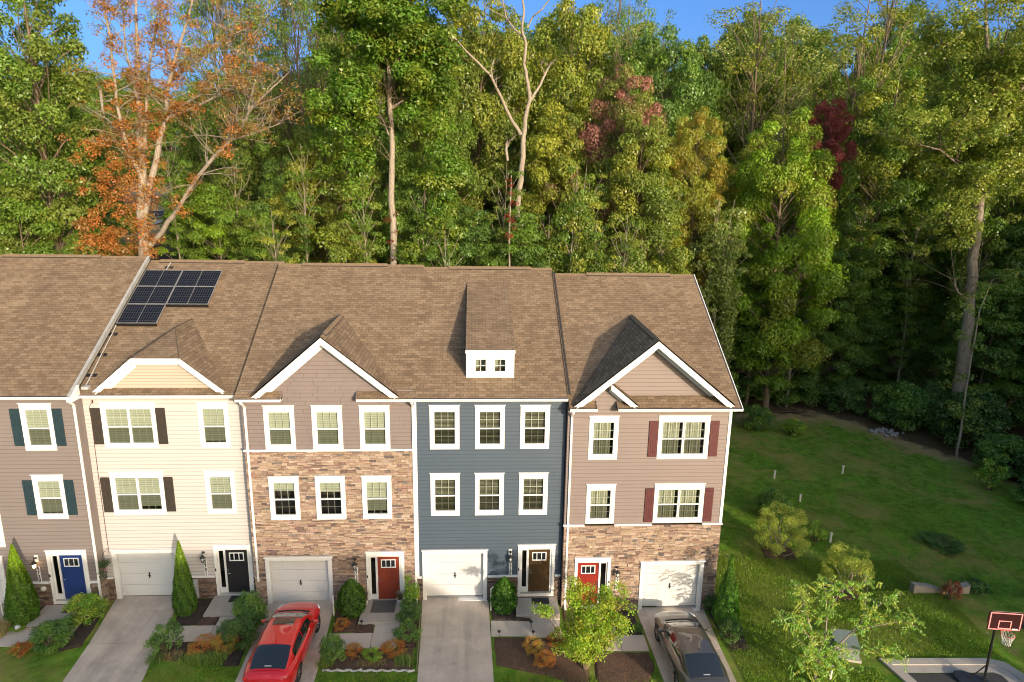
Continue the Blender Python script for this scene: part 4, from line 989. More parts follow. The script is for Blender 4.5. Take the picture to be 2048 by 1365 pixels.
# ================================================================= FOLIAGE BUILDERS
def leaf_mesh(name, P, Nrm, size, var, mat, wid=.55, tri=False):
    """one folded diamond per leaf: P centres, Nrm normals, size per leaf, var = (n,3) variation stored per leaf"""
    n = len(P); rng = np.random.default_rng(n)
    Nrm = Nrm/np.linalg.norm(Nrm, axis=1, keepdims=True)
    t = rng.normal(size=(n,3)); t -= Nrm*(t*Nrm).sum(1, keepdims=True); t /= np.linalg.norm(t, axis=1, keepdims=True)
    b = np.cross(Nrm, t); s = size[:, None]
    V = np.empty((n,4,3)); V[:,0] = P-t*s*.5; V[:,1] = P+b*s*wid*.5+Nrm*s*.10; V[:,2] = P+t*s*.5; V[:,3] = P-b*s*wid*.5+Nrm*s*.10
    me = bpy.data.meshes.new(name); me.vertices.add(4*n); me.vertices.foreach_set('co', V.reshape(-1))
    me.loops.add(4*n); me.loops.foreach_set('vertex_index', np.arange(4*n, dtype=np.int32))
    me.polygons.add(n); me.polygons.foreach_set('loop_start', np.arange(0, 4*n, 4, dtype=np.int32))
    me.update(calc_edges=True); me.validate()
    ca = me.color_attributes.new('Var', 'BYTE_COLOR', 'POINT')
    C4 = np.ones((n,4,4)); C4[:,:,:3] = var[:,None,:]; ca.data.foreach_set('color', C4.reshape(-1))
    me.materials.append(mat); return me
def clump_leaves(rng, centres, rad, per, lsize, up=.5, flat=.6):
    """leaves in shells round clump centres; returns P, N, size, var"""
    Ps, Ns, Ss, Vs = [], [], [], []
    for c, r in zip(centres, rad):
        k = max(8, int(per*r*r)); d = rng.normal(size=(k,3)); d[:,2] += .35; d /= np.linalg.norm(d, axis=1, keepdims=True)
        rr = r*(rng.uniform(.35, 1, size=k)**.6)*(1+.25*np.sin(d[:,0]*5+c[0]*3)*np.cos(d[:,1]*4+c[1]))
        p = d*rr[:,None]; p[:,2] *= flat; Ps.append(p+c)
        n = d*.7 + rng.normal(size=(k,3))*.45; n[:,2] += up; Ns.append(n)
        Ss.append(lsize*rng.uniform(.6, 1.25, size=k))
        cl = rng.uniform(); cv = rng.uniform(.3,.7)
        Vs.append(np.stack([rng.uniform(0,1,size=k), np.clip(cl+rng.normal(size=k)*.12, 0, 1), np.clip(cv+rng.normal(size=k)*.09, 0, 1)], 1))
    return np.concatenate(Ps), np.concatenate(Ns), np.concatenate(Ss), np.concatenate(Vs)
def limb(mb, a, b, r0, r1, rnd, seg=6, sag=.12, n=5):
    a, b = Vector(a), Vector(b); L_ = (b-a).length; pts = []
    o = Vector((rnd.uniform(-1,1), rnd.uniform(-1,1), rnd.uniform(-.3,1)))*L_*sag
    for i in range(n+1):
        t = i/n; pts.append(a.lerp(b, t) + o*math.sin(math.pi*t) + Vector((rnd.uniform(-1,1), rnd.uniform(-1,1), 0))*L_*.015)
    pts[0] = a; pts[-1] = b
    mb.tube(pts, [r0+(r1-r0)*(i/n) for i in range(n+1)], seg, cap=False)
    return pts
def archetype(name, seed, H, Rr, t0, ncl, clr, per, lsize, prof, barkm='bark', fill=.35, up=.5, flat=.62, stems=1, trunk_r=.3, droop=0):
    """returns (trunk mesh, crown mesh, H, Rr). prof(t) = crown radius factor at relative height t"""
    rng = np.random.default_rng(seed); rnd = random.Random(seed); mb = MB(); cs, rs = [], []
    axis = []
    for s in range(stems):
        lean = Vector((rnd.uniform(-.06,.06), rnd.uniform(-.06,.06)))*H*(1 if stems == 1 else 2.2); pts = []
        ph = rnd.uniform(0, 6)
        for i in range(11):
            t = i/10; wob = .012*H*math.sin(t*6+ph); pts.append(Vector((lean.x*t+wob*t, lean.y*t+wob*.6*t, H*.95*t)))
        mb.tube(pts, [trunk_r*(1-.86*(i/10))*(1.25 if i == 0 else 1) for i in range(11)], 8, cap=False); axis.append(pts)
    for i in range(ncl):
        t = t0+(1-t0)*((i+rnd.random())/ncl); q = math.sqrt(rnd.uniform(fill, 1)); a = i*2.39996+rnd.uniform(-.5,.5); rad = Rr*prof(t)*(1+.20*math.sin(3*a+t*7+seed)+.14*math.sin(5*a-t*19+seed*2))*(1.22 if rnd.random() < .12 else 1)
        ax = axis[i % stems]; k = min(10, t*10); j = int(min(9, k)); base = ax[j].lerp(ax[j+1], k-j)
        cr = clr*rnd.uniform(.55, 1.4)*(1 if t < .9 else .75)
        c = base + Vector((math.cos(a)*rad*q, math.sin(a)*rad*q, rnd.uniform(-.3,.3)-droop*rad*q)); cs.append(np.array(c)); rs.append(cr)
        tb = max(.12, t-(.06+.10*rad*q/Rr)); k = tb*10; j = int(min(9, k)); st = ax[j].lerp(ax[j+1], k-j)
        if i % 2 == 0 or rad*q > .5*Rr: limb(mb, st, c, trunk_r*.30*(1-.6*t), .02, rnd, 5)
    P, Nn, S, V = clump_leaves(rng, cs, rs, per, lsize, up, flat)
    tm = mb.build('trunk', MT[barkm], None, smooth=True, fix=False); tme = tm.data; bpy.data.objects.remove(tm)
    cm = leaf_mesh(name, P, Nn, S, V, MT['leaf'])
    return tme, cm, H, Rr
def oval(t): return math.sin(math.pi*min(1, max(0, (t*.92+.08)))**.75)**.7
ARCH = {
 'A': [archetype('leaves', 11+i, 24, 4.4, .14, 150, 1.0, 640, .20, lambda t: .5+.5*math.sin(math.pi*min(1,t*1.02)), stems=1, trunk_r=.34) for i in range(1)],
 'B': [archetype('leaves', 21+i, 20, 4.9, .2, 150, 1.1, 570, .20, lambda t: max(.25, math.sin(math.pi*(.12+.84*((t-.2)/.8)**.9))**.5), trunk_r=.28) for i in range(2)],
 'C': [archetype('leaves', 31+i, 10, 3.2, .06, 85, .8, 820, .165, lambda t: max(.25, (1-t)**.45*1.05), up=1.0, flat=.36, trunk_r=.10, fill=.15) for i in range(2)],
 'D': [archetype('leaves', 41+i, 27, 3.8, .42, 95, .9, 250, .165, lambda t: .3+.8*math.sin(math.pi*min(1,(t-.38)/.62)), stems=2, trunk_r=.21, barkm='bark', droop=-.5) for i in range(2)],
 'E': [archetype('leaves', 51+i, 16, 4.2, .04, 150, .95, 700, .18, lambda t: max(.25, (1-t*t)**.45), up=.7, flat=.5, trunk_r=.2) for i in range(2)],
 'F': [archetype('leaves', 61+i, 12, 1.7, .08, 70, .58, 700, .155, lambda t: max(.3, .95-.5*t), stems=2, trunk_r=.08, barkm='bark_pale', droop=.4, up=.2) for i in range(1)],
 'G': [archetype('leaves', 71+i, 15, 2.1, .22, 46, .62, 480, .16, lambda t: .55+.4*math.sin(t*9), stems=1, trunk_r=.11, barkm='bark_pale', up=.9, flat=.35) for i in range(2)],
}
PAL = {'green': (.165,.27,.04), 'olive': (.215,.275,.048), 'yellowgreen': (.33,.35,.05), 'dark': (.13,.23,.05), 'palegreen': (.30,.36,.10),
 'bright': (.23,.37,.03), 'red': (.34,.065,.065), 'pink': (.36,.16,.13), 'orange': (.40,.22,.045), 'gold': (.42,.31,.045)}
bole = MB(); bole.tube([(0,0,0),(.02,0,.35),(-.015,.01,.7),(0,0,1)], [1.18,1.06,1.02,1.0], 9, cap=False); _b = bole.build('bole', MT['bark'], None, smooth=True, fix=False); BOLE = _b.data; bpy.data.objects.remove(_b)
TR = {'A': .34, 'B': .28, 'C': .10, 'D': .21, 'E': .2, 'F': .08, 'G': .11}
def place_tree(arch, x, y, z, h, r, col, turn, label, name='tree', group='trees of the wood', k=[0]):
    tm, cm, H, Rr = ARCH[arch][k[0] % len(ARCH[arch])]; k[0] += 1; rnd = random.Random(k[0]*7)
    root = empty(name, (x, y, z-.1), label, 'tree', group, rnd.uniform(0, 6.28)); s = max(.35, r/Rr); sz = max(s*.85, min(s*1.45, h/H)); off = max(0, h-H*sz)
    for nm_, me in (('trunk', tm), ('crown', cm)):
        o = bpy.data.objects.new(nm_, me); COL.objects.link(o); o.parent = root; o.scale = (s, s, sz); o.location = (0, 0, off)
        if nm_ == 'crown':
            j = 1+rnd.uniform(-.12, .12); o.color = (*[c*j for c in PAL[col]], 1); o['tint'] = [c*j for c in PAL[turn]]
    if off > .4:
        o = bpy.data.objects.new('bole', BOLE); COL.objects.link(o); o.parent = root; o.scale = (TR[arch]*s*1.2, TR[arch]*s*1.2, off+.2)
    return root
TREES=[
('A', -26.1, 22, 0.0, 30.8, 4.29, 'green', 'olive', 'tall green tree with bare vine-scarred trunk at the far left edge of the wood', 'tree'),
('B', -35.0, 31, 0.0, 26.9, 4.64, 'green', 'olive', 'broad green tree cut by the left edge of the picture behind the first roof', 'tree'),
('B', -38.6, 46, 0.92, 24.7, 4.32, 'dark', 'green', 'dark rounded tree between the far left tree and the utility pole', 'tree'),
('C', -26.2, 19, 0.0, 18.2, 3.21, 'green', 'olive', 'low bushy tree just behind the ridge of the leftmost taupe townhouse', 'tree'),
('C', -23.7, 20, 0.0, 14.8, 1.81, 'green', 'olive', 'small tree peeping over the leftmost ridge beside the distant road', 'tree'),
('C', -18.5, 25, 0.0, 18.4, 2.39, 'green', 'bright', 'small layered bright green tree right of the orange tree', 'tree'),
('C', -15.4, 23, 0.0, 17.9, 2.66, 'green', 'bright', 'bright green layered tree behind the solar panel roof', 'tree'),
('E', -12.4, 27, 0.0, 19.6, 2.88, 'dark', 'green', 'shadowy green tree between the bare twin trunks and the poplar', 'tree'),
('B', -16.4, 36, 0.0, 23.3, 4.01, 'olive', 'green', 'olive tree behind the leaning bare branch', 'tree'),
('C', -12.1, 21, 0.0, 16.1, 2.73, 'green', 'olive', 'low tree above the line between cream and stone-fronted roofs', 'tree'),
('D', -18.3, 40, 0.02, 39.9, 4.03, 'olive', 'green', 'slim airy tree with bare pale trunk, left one of the tall pair against the sky', 'tree'),
('D', -16.3, 38, 0.0, 38.2, 4.14, 'olive', 'green', 'slim airy tree with mossy trunk, right one of the tall pair against the sky', 'tree'),
('D', -21.8, 44, 0.31, 37.7, 3.76, 'green', 'olive', 'thin tree with sparse leaves behind the upper limbs of the orange tree', 'tree'),
('D', -14.5, 42, 0.04, 38.0, 3.92, 'green', 'olive', 'dark thin tree against the sky left of the green crowned poplar', 'tree'),
('D', -10.9, 36, 0.0, 37.4, 4.03, 'dark', 'green', 'dark leaning tree with sparse crown beside the poplar top', 'tree'),
('B', -8.6, 26, 0.0, 21.9, 3.97, 'yellowgreen', 'olive', 'full yellow green tree left of the tall straight trunk', 'tree'),
('C', -6.0, 20, 0.0, 15.6, 2.52, 'olive', 'yellowgreen', 'low olive tree above the stone-fronted townhouse ridge', 'tree'),
('E', -0.9, 23, 0.0, 20.1, 3.42, 'green', 'dark', 'dense green tree right of the tall straight trunk', 'tree'),
('B', -1.9, 33, 0.0, 26.6, 4.09, 'green', 'olive', 'green crown between the poplar and the dead snag', 'tree'),
('C', 2.6, 22, -0.04, 16.4, 2.66, 'dark', 'green', 'low dark tree below the dead snag, above the blue townhouse', 'tree'),
('B', 2.0, 40, -0.03, 34.7, 5.54, 'olive', 'yellowgreen', 'tall olive crown behind the left limb of the dead snag', 'tree'),
('B', 10.0, 42, -0.46, 35.9, 5.99, 'olive', 'yellowgreen', 'tall olive crown behind the right fork of the dead snag', 'tree'),
('E', 8.6, 30, -0.43, 24.4, 3.93, 'yellowgreen', 'olive', 'yellow green tree right beside the dead snag', 'tree'),
('C', 5.7, 21, -0.22, 16.5, 2.61, 'green', 'dark', 'dark leafy tree hiding the foot of the dead snag', 'tree'),
('F', 7.3, 22, -0.36, 16.7, 2.14, 'green', 'yellowgreen', 'low tree with bent bare stems in front of the dead snag', 'tree'),
('F', 9.0, 21, -0.44, 20.2, 1.75, 'green', 'yellowgreen', 'narrow tree with a red creeper up its stem above the blue and mauve roofs', 'tree'),
('B', 13.8, 31, -0.55, 27.7, 3.8, 'pink', 'olive', 'rosy topped tree right of the dead snag', 'tree'),
('B', 20.1, 38, -0.85, 32.6, 4.98, 'dark', 'green', 'tall dark green crown behind the rosy and yellow trees', 'tree'),
('D', 15.6, 46, -0.62, 38.1, 3.97, 'dark', 'green', 'dark thin-leaved tall tree against the sky behind the rosy topped tree', 'tree'),
('E', 14.7, 25, -0.58, 23.8, 4.18, 'olive', 'yellowgreen', 'large olive drab tree above the mauve townhouse roof', 'tree'),
('B', 19.8, 28, -0.84, 24.5, 3.03, 'yellowgreen', 'gold', 'golden tinged tree above the right end of the roofs', 'tree'),
('F', 10.8, 21, -0.48, 16.3, 1.75, 'green', 'olive', 'slender tree right of the one with the red creeper', 'tree'),
('F', 13.7, 20, -0.54, 15.4, 2.24, 'olive', 'green', 'low olive tree directly over the mauve townhouse ridge', 'tree'),
('D', 31.3, 41, -1.0, 36.1, 5.76, 'palegreen', 'yellowgreen', 'pale airy tree, highest crown in the right half of the wood', 'tree'),
('D', 39.2, 43, -1.0, 36.6, 6.47, 'yellowgreen', 'olive', 'yellowish airy tree right of the pale one', 'tree'),
('D', 18.2, 50, -0.66, 37.4, 4.47, 'palegreen', 'olive', 'feathery pale tree against the sky in the middle of the wood', 'tree'),
('B', 26.7, 27, -0.95, 24.6, 4.59, 'bright', 'yellowgreen', 'bright lime and yellow maple standing out of the wood', 'tree'),
('B', 31.0, 31.5, -1.0, 26.0, 1.9, 'red', 'red', 'deep crimson tree behind the lime maple', 'tree'),
('B', 40.0, 36, -1.0, 30.0, 5.62, 'green', 'yellowgreen', 'green tree between the crimson tree and the great forked tree', 'tree'),
('F', 20.5, 25, -0.86, 18.4, 2.1, 'palegreen', 'olive', 'thin pale leaved tree just right of the end gable', 'tree'),
('C', 25.0, 27, -0.93, 15.2, 2.99, 'bright', 'green', 'fresh green young tree under the lime maple', 'tree'),
('E', 32.4, 30, -1.0, 15.8, 3.8, 'green', 'dark', 'mid green drooping tree right of the lime maple', 'tree'),
('E', 41.3, 35, -1.0, 20.0, 4.85, 'dark', 'green', 'dark deep-shaded tree left of the great forked tree', 'tree'),
('C', 42.5, 24, -1.0, 13.3, 3.65, 'dark', 'green', 'dark leafy tree at the right border below the great forked tree', 'tree'),
('B', 48.9, 32, -1.0, 34.2, 5.1, 'olive', 'yellowgreen', 'large olive crown cut by the right edge of the picture', 'tree'),
('E', 48.7, 28, -1.0, 20.5, 4.98, 'dark', 'green', 'dark tree mostly beyond the right edge of the picture', 'tree'),
('C', 24.5, 28, -0.92, 9.2, 2.64, 'dark', 'green', 'low dark tree at the corner where lawn and wood meet', 'tree'),
('C', 30.4, 31, -1.0, 10.6, 3.22, 'green', 'dark', 'low green tree deep in shade behind the far lawn edge', 'tree'),
('C', 38.4, 34, -1.0, 10.2, 3.86, 'dark', 'green', 'low dark tree behind the rubble heap at the lawn edge', 'tree'),
('F', 43.1, 27, -1.0, 20.4, 2.03, 'green', 'olive', 'slight young tree right of the great trunk', 'tree'),
('G', -18.9, 24, 0.0, 21.0, 1.35, 'green', 'green', 'slender pale stemmed tree just right of the orange tree trunk', 'tree'),
('G', -14.1, 22, 0.0, 20.3, 1.39, 'olive', 'green', 'slender pale stemmed tree behind the top right solar panel', 'tree'),
('G', -9.4, 22, 0.0, 20.7, 1.48, 'green', 'green', 'slender pale stemmed tree between the leaning branch and the poplar', 'tree'),
('G', -10.3, 19, 0.0, 16.4, 1.31, 'yellowgreen', 'green', 'slender pale stemmed tree rising over the ridge of the stone-fronted house, left side', 'tree'),
('G', -4.8, 19, 0.0, 18.5, 1.32, 'olive', 'green', 'slender pale stemmed tree close left of the tall straight trunk', 'tree'),
('G', -1.6, 20, 0.0, 18.6, 1.44, 'green', 'green', 'slender pale stemmed tree close right of the tall straight trunk', 'tree'),
('G', 0.6, 19, 0.0, 15.8, 1.49, 'dark', 'green', 'slender pale stemmed tree over the dormer of the blue house', 'tree'),
('G', 3.9, 22, -0.08, 19.8, 1.42, 'olive', 'green', 'slender pale stemmed tree close left of the dead snag', 'tree'),
('G', 10.4, 23, -0.47, 19.3, 1.46, 'yellowgreen', 'green', 'slender pale stemmed tree right of the red creeper stem', 'tree'),
('G', 16.6, 24, -0.68, 19.6, 1.68, 'olive', 'green', 'slender pale stemmed tree over the right end of the mauve roof', 'tree'),
('G', 21.8, 25, -0.88, 16.6, 1.72, 'palegreen', 'green', 'slender pale stemmed tree at the corner of wood and end house', 'tree'),
('G', 12.1, 20, -0.51, 17.0, 1.37, 'yellowgreen', 'green', 'slender pale stemmed tree over the mauve house gable', 'tree'),
('G', 29.0, 28, -0.99, 16.7, 1.83, 'green', 'green', 'slender pale stemmed tree beneath the lime maple', 'tree'),
('G', 34.3, 30, -1.0, 19.1, 1.91, 'green', 'green', 'slender pale stemmed tree right of the lime maple trunk', 'tree'),
('G', 39.9, 30, -1.0, 16.7, 1.92, 'olive', 'green', 'slender pale stemmed tree left of the great forked trunk', 'tree'),
('G', -26.4, 30, 0.0, 16.4, 1.4, 'green', 'green', 'slender pale stemmed tree left of the orange tree by the distant road', 'tree'),
('B', -57.1, 55.214021611825025, 3.6, 24.5, 5.66, 'green', 'green', 'mid green second-row tree behind and left of the far left edge tree', 'tree'),
('B', -51.5, 56.56313308470401, 4.07, 23.3, 5.78, 'green', 'green', 'mid green second-row tree behind and left of the far left edge tree', 'tree'),
('B', -40.5, 50.0188536818783, 1.93, 24.9, 5.36, 'dark', 'green', 'dark green second-row tree behind and right of the utility pole', 'tree'),
('B', -23.4, 49.11802770630012, 1.15, 26.2, 5.37, 'olive', 'green', 'olive green second-row tree behind and right of the solar panel roof', 'tree'),
('B', -20.6, 56.807131848421164, 2.35, 26.4, 5.92, 'dark', 'green', 'dark green second-row tree behind and right of the bare pale twin trunks', 'tree'),
('B', -11.0, 50.24890676559013, 0.18, 33.6, 5.49, 'olive', 'green', 'olive green second-row tree behind and right of the yellow green tree by the poplar', 'tree'),
('B', -7.6, 57.75103560717883, 0.58, 34.1, 6.04, 'green', 'green', 'mid green second-row tree behind and left of the tall straight trunk', 'tree'),
('B', -0.7, 57.84178997943333, 0.59, 34.9, 6.07, 'dark', 'green', 'dark green second-row tree behind and left of the left limb of the dead snag', 'tree'),
('B', 8.0, 53.8530112198373, -0.12, 34.8, 5.83, 'dark', 'green', 'dark green second-row tree behind and right of the dead snag', 'tree'),
('B', 12.7, 57.71701096904112, 0.06, 34.6, 6.12, 'green', 'green', 'mid green second-row tree behind and left of the red creeper stem', 'tree'),
('B', 20.4, 51.68910008068481, -0.68, 33.5, 5.72, 'dark', 'green', 'dark green second-row tree behind and right of the rosy topped tree', 'tree'),
('B', 26.8, 51.37430745054973, -0.79, 35.1, 5.72, 'olive', 'green', 'olive green second-row tree behind and left of the thin pale leaved tree', 'tree'),
('B', 31.4, 49.03044807436921, -0.94, 35.2, 5.58, 'olive', 'green', 'olive green second-row tree behind and right of the thin pale leaved tree', 'tree'),
('B', 37.7, 52.198162215699725, -0.8, 34.8, 5.83, 'green', 'green', 'mid green second-row tree behind and right of the lime maple', 'tree'),
('B', 45.6, 53.33096547613177, -0.74, 35.7, 5.94, 'olive', 'green', 'olive green second-row tree behind and right of the crimson tree', 'tree'),
('B', 54.7, 57.45110624436877, -0.44, 37.3, 6.27, 'green', 'green', 'mid green second-row tree behind and right of the dark shaded tree', 'tree'),
('B', 59.9, 53.941593513560626, -0.7, 36.5, 6.04, 'green', 'green', 'mid green second-row tree behind and right of the great forked trunk', 'tree'),
('B', 63.4, 49.08170548137576, -0.93, 35.8, 5.71, 'olive', 'green', 'olive green second-row tree behind and left of the right picture edge', 'tree'),
('B', 77.9, 57.58955028480809, -0.43, 36.5, 6.37, 'dark', 'green', 'dark green second-row tree behind and right of the right picture edge', 'tree'),
('E', -64.8, 70.37543850003476, 8.89, 20.7, 7.38, 'olive', 'green', 'olive green deep-set tree behind and left of the far left edge tree', 'tree'),
('E', -53.4, 67.72231638623808, 8.06, 20.7, 7.23, 'olive', 'green', 'olive green deep-set tree behind and left of the utility pole', 'tree'),
('E', -22.2, 63.32968421948545, 4.38, 23.0, 7.02, 'dark', 'green', 'dark green deep-set tree behind and right of the bare pale twin trunks', 'tree'),
('E', -14.4, 66.26362937884618, 2.43, 35.5, 7.28, 'dark', 'green', 'dark green deep-set tree behind and right of the yellow green tree by the poplar', 'tree'),
('E', -3.6, 67.90629633388414, 1.63, 36.5, 7.46, 'olive', 'green', 'olive green deep-set tree behind and left of the left limb of the dead snag', 'tree'),
('E', 4.2, 70.18896255421464, 1.81, 35.9, 7.67, 'green', 'green', 'mid green deep-set tree behind and right of the left limb of the dead snag', 'tree'),
('E', 15.9, 71.97054133083033, 1.48, 38.7, 7.86, 'dark', 'green', 'dark green deep-set tree behind and left of the red creeper stem', 'tree'),
('E', 23.5, 68.40584290624989, 0.79, 36.9, 7.61, 'olive', 'green', 'olive green deep-set tree behind and right of the rosy topped tree', 'tree'),
('E', 35.0, 66.09449611184492, 0.42, 39.3, 7.48, 'olive', 'green', 'olive green deep-set tree behind and right of the thin pale leaved tree', 'tree'),
('E', 42.8, 63.50136507907104, 0.13, 37.9, 7.31, 'green', 'green', 'mid green deep-set tree behind and right of the lime maple', 'tree'),
('E', 56.8, 70.54586353051319, 0.95, 40.4, 7.93, 'dark', 'green', 'dark green deep-set tree behind and left of the dark shaded tree', 'tree'),
('E', 63.8, 64.19499289001222, 0.21, 36.8, 7.46, 'olive', 'green', 'olive green deep-set tree behind and left of the great forked trunk', 'tree'),
('E', 73.4, 64.34320810086233, 0.22, 39.9, 7.51, 'olive', 'green', 'olive green deep-set tree behind and right of the crown of the great forked tree', 'tree'),
('E', 90.7, 71.99369953262521, 1.13, 40.5, 8.19, 'dark', 'green', 'dark green deep-set tree behind and right of the right picture edge', 'tree'),
('C', -20.8, 33.440794992776176, 0.0, 14.9, 3.62, 'green', 'green', 'mid green low shaded tree behind and left of the solar panel roof', 'tree'),
('C', -17.7, 33.35040412857344, 0.0, 15.3, 3.63, 'dark', 'green', 'dark green low shaded tree behind and left of the bare pale twin trunks', 'tree'),
('C', -13.9, 33.65875927954226, 0.0, 14.0, 3.66, 'dark', 'green', 'dark green low shaded tree behind and right of the bare pale twin trunks', 'tree'),
('C', -8.2, 32.6923938013658, 0.0, 14.9, 3.62, 'dark', 'green', 'dark green low shaded tree behind and right of the yellow green tree by the poplar', 'tree'),
('C', -4.2, 33.74050265056591, 0.0, 14.9, 3.7, 'green', 'green', 'mid green low shaded tree behind and right of the tall straight trunk', 'tree'),
('C', -0.1, 34.87449046059321, 0.0, 14.2, 3.78, 'green', 'green', 'mid green low shaded tree behind and left of the left limb of the dead snag', 'tree'),
('C', 4.9, 32.528495414682915, -0.16, 16.4, 3.65, 'green', 'green', 'mid green low shaded tree behind and left of the dead snag', 'tree'),
('C', 9.8, 33.428426119121106, -0.46, 16.2, 3.72, 'green', 'green', 'mid green low shaded tree behind and left of the red creeper stem', 'tree'),
('C', 14.3, 32.70036694592581, -0.56, 14.6, 3.7, 'dark', 'green', 'dark green low shaded tree behind and left of the rosy topped tree', 'tree'),
('C', 18.8, 33.73495446047623, -0.79, 17.3, 3.77, 'dark', 'green', 'dark green low shaded tree behind and left of the mauve house roof', 'tree'),
('C', 22.4, 32.44413258197455, -0.89, 16.8, 3.71, 'green', 'green', 'mid green low shaded tree behind and left of the thin pale leaved tree', 'tree'),
('C', 33.2, 41.7394225401385, -1.0, 14.6, 5.06, 'dark', 'dark', 'dark green low shaded tree behind and left of the lime maple', 'tree'),
('C', 40.1, 44.14094334127266, -1.0, 14.7, 5.26, 'dark', 'dark', 'dark green low shaded tree behind and right of the crimson tree', 'tree'),
('C', 45.4, 44.3495562623058, -1.0, 14.5, 5.3, 'dark', 'dark', 'dark green low shaded tree behind and left of the dark shaded tree', 'tree'),
('C', 52.7, 44.78258238488209, -1.0, 14.1, 5.36, 'dark', 'dark', 'dark green low shaded tree behind and left of the great forked trunk', 'tree'),
('C', 55.0, 40.8308630883192, -1.0, 15.8, 5.09, 'dark', 'dark', 'dark green low shaded tree behind and left of the crown of the great forked tree', 'tree'),
('C', 63.2, 42.38619466434636, -1.0, 14.5, 5.23, 'dark', 'dark', 'dark green low shaded tree behind and right of the right picture edge', 'tree'),
('B', -103.3, 122.7642411068052, 11.0, 22.8, 6.68, 'green', 'olive', 'mid green far hillside tree behind and left of the far left edge tree', 'tree'),
('B', -94.6, 120.19746223082151, 11.0, 21.8, 6.59, 'olive', 'olive', 'olive green far hillside tree behind and left of the far left edge tree', 'tree'),
('B', -90.8, 124.40553766222595, 11.0, 24.0, 6.79, 'olive', 'olive', 'olive green far hillside tree behind and right of the far left edge tree', 'tree'),
('B', -77.2, 115.92027681348755, 11.0, 25.5, 6.43, 'olive', 'olive', 'olive green far hillside tree behind and right of the utility pole', 'tree'),
('B', -74.1, 123.10796585851526, 11.0, 25.9, 6.77, 'green', 'olive', 'mid green far hillside tree behind and right of the utility pole', 'tree'),
('B', -65.0, 119.6590260547185, 11.0, 26.3, 6.64, 'green', 'olive', 'mid green far hillside tree behind and left of the orange tree', 'tree'),
('B', -57.4, 115.32994600987591, 11.0, 22.2, 6.46, 'green', 'olive', 'mid green far hillside tree behind and right of the orange tree', 'tree'),
('B', -50.5, 118.98587728726835, 11.0, 24.3, 6.64, 'olive', 'olive', 'olive green far hillside tree behind and left of the solar panel roof', 'tree'),
('B', -44.1, 121.08197282591756, 11.0, 24.4, 6.76, 'green', 'olive', 'mid green far hillside tree behind and left of the bare pale twin trunks', 'tree'),
('B', -34.8, 118.20624459433935, 11.0, 25.3, 6.65, 'olive', 'olive', 'olive green far hillside tree behind and right of the bare pale twin trunks', 'tree'),
('B', -27.8, 122.26626418513388, 10.33, 24.4, 6.85, 'yellowgreen', 'olive', 'yellow green far hillside tree behind and right of the yellow green tree by the poplar', 'tree'),
]
